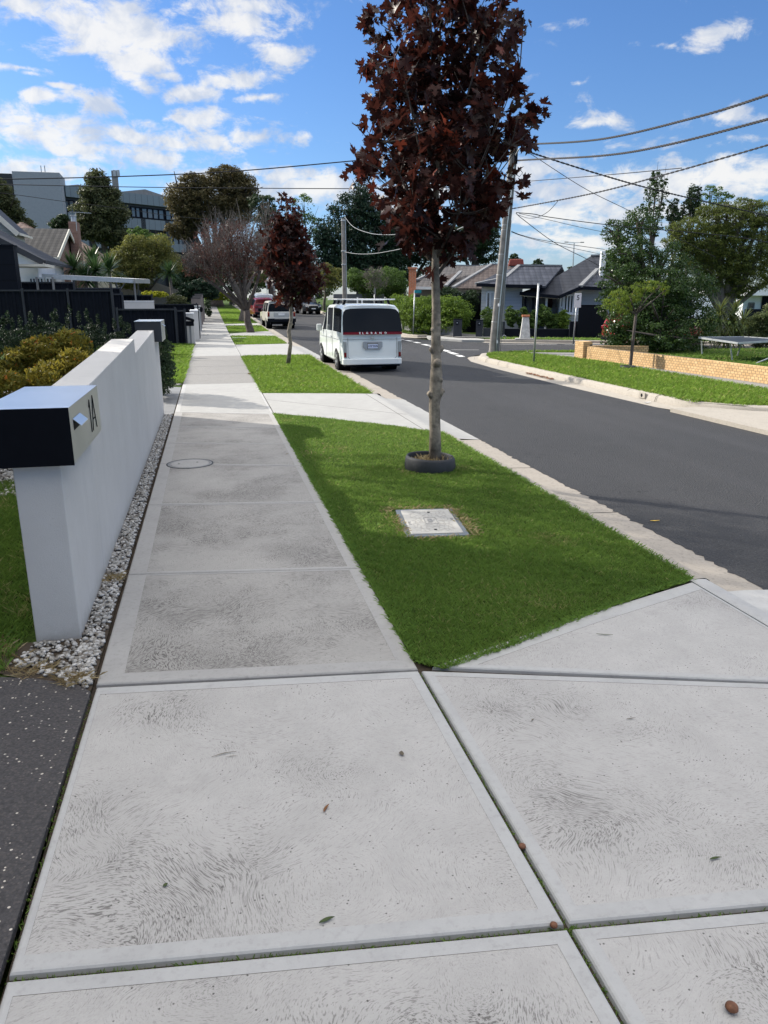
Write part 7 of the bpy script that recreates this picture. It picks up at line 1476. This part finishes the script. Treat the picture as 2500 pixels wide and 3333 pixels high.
# marker stone
b0 = G(1708, 1104); t = thing('marker_stone', 'tapered white marker stone with a red top on the far verge', 'marker', b0); mb = MB(); mb.box((0, 0, .48), (.46, .46, .96), LA, top=(.27, .27)); mb.build('body', plain('stained_white', (.56, .56, .53), .8, .25, 5, dirt=.5), t, bevel=.02)
mb = MB(); mb.box((0, 0, 1.00), (.34, .34, .08), LA); mb.build('red_cap', M['orange'], t, bevel=.01); mb = MB(); mb.box((-.05, -.05, .02), (.8, .7, .05), LA); mb.build('footing', M['newcon'], t, bevel=.01)
# games table on the lawn
t = thing('games_table', 'dark topped games table with pale edges and slanting steel legs on the lawn', 'table', (15.3, 20.5, 0)); c1_ = AY(2275, 1098, 20.6); c2_ = AY(2403, 1116, 18.9); c3_ = AY(2570, 1106, 19.4); c4_ = AY(2420, 1096, 21.4)
cc_ = [Vector(c1_), Vector(c2_), Vector(c3_), Vector(c4_)]; zt_ = sum(v.z for v in cc_)/4
mb = MB(); mb.prism(cc_, (0, 0, -.03)); mb.build('top', plain('slate_top', (.035, .042, .05), .35), t, world=True)
mb = MB()
for a, c in zip(cc_, cc_[1:]+cc_[:1]): mb.bar(a+Vector((0, 0, -.01)), c+Vector((0, 0, -.01)), .035, .05)
mb.build('edge_frame', M['galv'], t, world=True)
for (xa, ya, Ya), (xb, yb, Yb) in (((2376, 1115, 19.5), (2383, 1172, 19.5)), ((2414, 1116, 20.4), (2400, 1158, 20.5)), ((2284, 1110, 20.8), (2285, 1152, 20.8)), ((2505, 1165, 18.8), (2460, 1183, 18.7))):
    a = AY(xa, ya, Ya); c = AY(xb, yb, Yb); mb = MB(); mb.tube([a, (c[0], c[1], max(0, c[2]))], .022, 8); mb.build('leg', M['galv'], t, world=True)
# tree ring of the young street tree
t = thing('tree_ring', 'small black watering ring at the foot of the young tree across the road', 'tree ring', (10.58, 18.05, 0)); mb = MB(); mb.lathe([(.20, 0), (.19, .08), (.17, .08), (.17, 0)], (0, 0, 0), 20); mb.build('ring_wall', M['rubber'], t, smooth=True); mb = MB(); mb.lathe([(0, .03), (.17, .02)], (0, 0, 0), 16); mb.build('mulch', M['soil'], t)
# kerb drain outlet
t = thing('kerb_outlet', 'square stormwater outlet in the face of the far kerb', 'drain', (8.195, 13.35, -.05)); mb = MB(); mb.box((0, 0, 0), (.03, .22, .105)); mb.build('surround', M['kerb'], t); mb = MB(); mb.lathe([(0, -.018), (.034, -.018), (.034, .01)], (0, 0, 0), 14, 'x'); mb.build('hole', M['black'], t)
# ------------------------------------------------------------------ litter on the concrete
lf = [plain('dead_leaf', (.20, .095, .04), .7, .3, 30), plain('green_leaf', (.06, .085, .03), .7, .2, 30), plain('grey_twig', (.14, .12, .09), .8, .3, 30), plain('gumnut', (.17, .075, .04), .6, .3, 60), plain('yellow_leaf', (.62, .42, .06), .6, .2, 30)]
def leaf(label, px, py, ln, wd, ang, m, off=0.0, curl=.25, cat='leaf', name='fallen_leaf'):
    p = G(px, py, off); mb = MB(); n = 6; vs = []
    for i in range(n+1):
        u = i/n; w_ = wd*math.sin(PI*min(1, u*.95+.05))**.8*.5; z_ = .003+curl*ln*(u-.5)**2; c_ = .15*ln*math.sin(u*2.5)
        for sg in (-1, 0, 1): x_, y_ = (u-.5)*ln, c_+sg*w_; vs.append((x_*math.cos(ang)-y_*math.sin(ang), x_*math.sin(ang)+y_*math.cos(ang), z_+abs(sg)*wd*.2))
    mb.add(vs, [(i*3+k, i*3+3+k, i*3+4+k, i*3+1+k) for i in range(n) for k in (0, 1)]); o = mb.build(name, m); o.location = p; return tag(o, label, cat)
leaf('curled brown dead leaf on the middle of the big near slab', 1065, 2635, .048, .011, R(52), lf[0])
leaf('dark green leaf scrap near the bottom joint of the near slab', 1065, 3002, .05, .014, R(10), lf[1])
leaf('pale grass stalk lying on the upper left of the near slab', 730, 2460, .10, .005, R(4), lf[2], curl=.05)
leaf('shorter grass stalk crossing beside the pale one', 755, 2466, .05, .003, R(-12), lf[2], curl=.05)
leaf('small dark green leaf on the lower left of the near slab', 540, 2885, .018, .013, R(40), lf[1])
leaf('little brown curled leaf near the right side of the near slab', 1310, 2456, .03, .02, R(80), lf[2])
leaf('grey leaf on the right hand slab near the bottom', 2330, 2800, .045, .010, R(-4), lf[1])
leaf('thin twig on the upper part of the right hand slab', 2055, 2343, .045, .006, R(-5), lf[2])
leaf('tiny forked twig left of the thin twig on the right slab', 1735, 2346, .022, .006, R(30), lf[2])
leaf('narrow dark leaf on the apron slab beside the grass', 1968, 2070, .09, .008, R(-25), lf[1])
leaf('yellow leaf lying on the dark road near the right edge', 2132, 1698, .09, .02, R(-10), lf[4], off=-.124)
leaf('pale strip of litter on the road near the far gutter', 2108, 1312, .16, .05, R(5), M['white'], off=-.124)
leaf('brown leaf on the grass edge by the footpath near the van', 815, 1218, .16, .10, R(40), lf[0])
for i, (px, py, s_, lab) in enumerate([(2380, 3290, .017, 'brown gumnut at the bottom right of the slab'), (1700, 2752, .013, 'brown gumnut caught in the diagonal joint'), (1803, 3008, .012, 'gumnut left of the crossing of the joints')]):
    p = G(px, py); mb = MB(); mb.lathe([(0, 0), (s_*.6, s_*.15), (s_, s_*.6), (s_*.9, s_*1.05), (s_*.45, s_*1.35), (0, s_*1.4)], (0, 0, 0), 14); o = mb.build('gumnut', lf[3], smooth=True); o.location = (p[0], p[1], p[2]-(.012 if i else 0)); tag(o, lab, 'gumnut', 'gumnuts on the concrete')
# brown leaves heaped in the far gutter
n = 130; x = rng.normal(8.0, .03, n); y = rng.uniform(17.0, 18.6, n)
a_ = rng.uniform(0, 2*PI, n); s_ = rng.uniform(.02, .05, n); V = np.stack([np.c_[x+np.cos(a_+k*PI/2)*s_*(1 if k % 2 else .6), y+np.sin(a_+k*PI/2)*s_*(1 if k % 2 else .6), -.112+rng.uniform(0, .03, n)] for k in range(4)], 1)
M['litter'] = FO('litter_leaves', (.10, .04, .02), (.28, .13, .06), trans=.1)
tag(link('leaf_litter', npmesh('leaf_litter', V.reshape(-1, 3), 4, np.arange(n*4), M['litter'], rng.random(n)*.8)), 'brown fallen leaves heaped in the far gutter', 'leaves', None, 'stuff')

# ------------------------------------------------------------------ render defaults
scn.render.engine = 'CYCLES'
scn.cycles.max_bounces = 6; scn.cycles.transparent_max_bounces = 4; scn.cycles.diffuse_bounces = 3; scn.cycles.glossy_bounces = 2
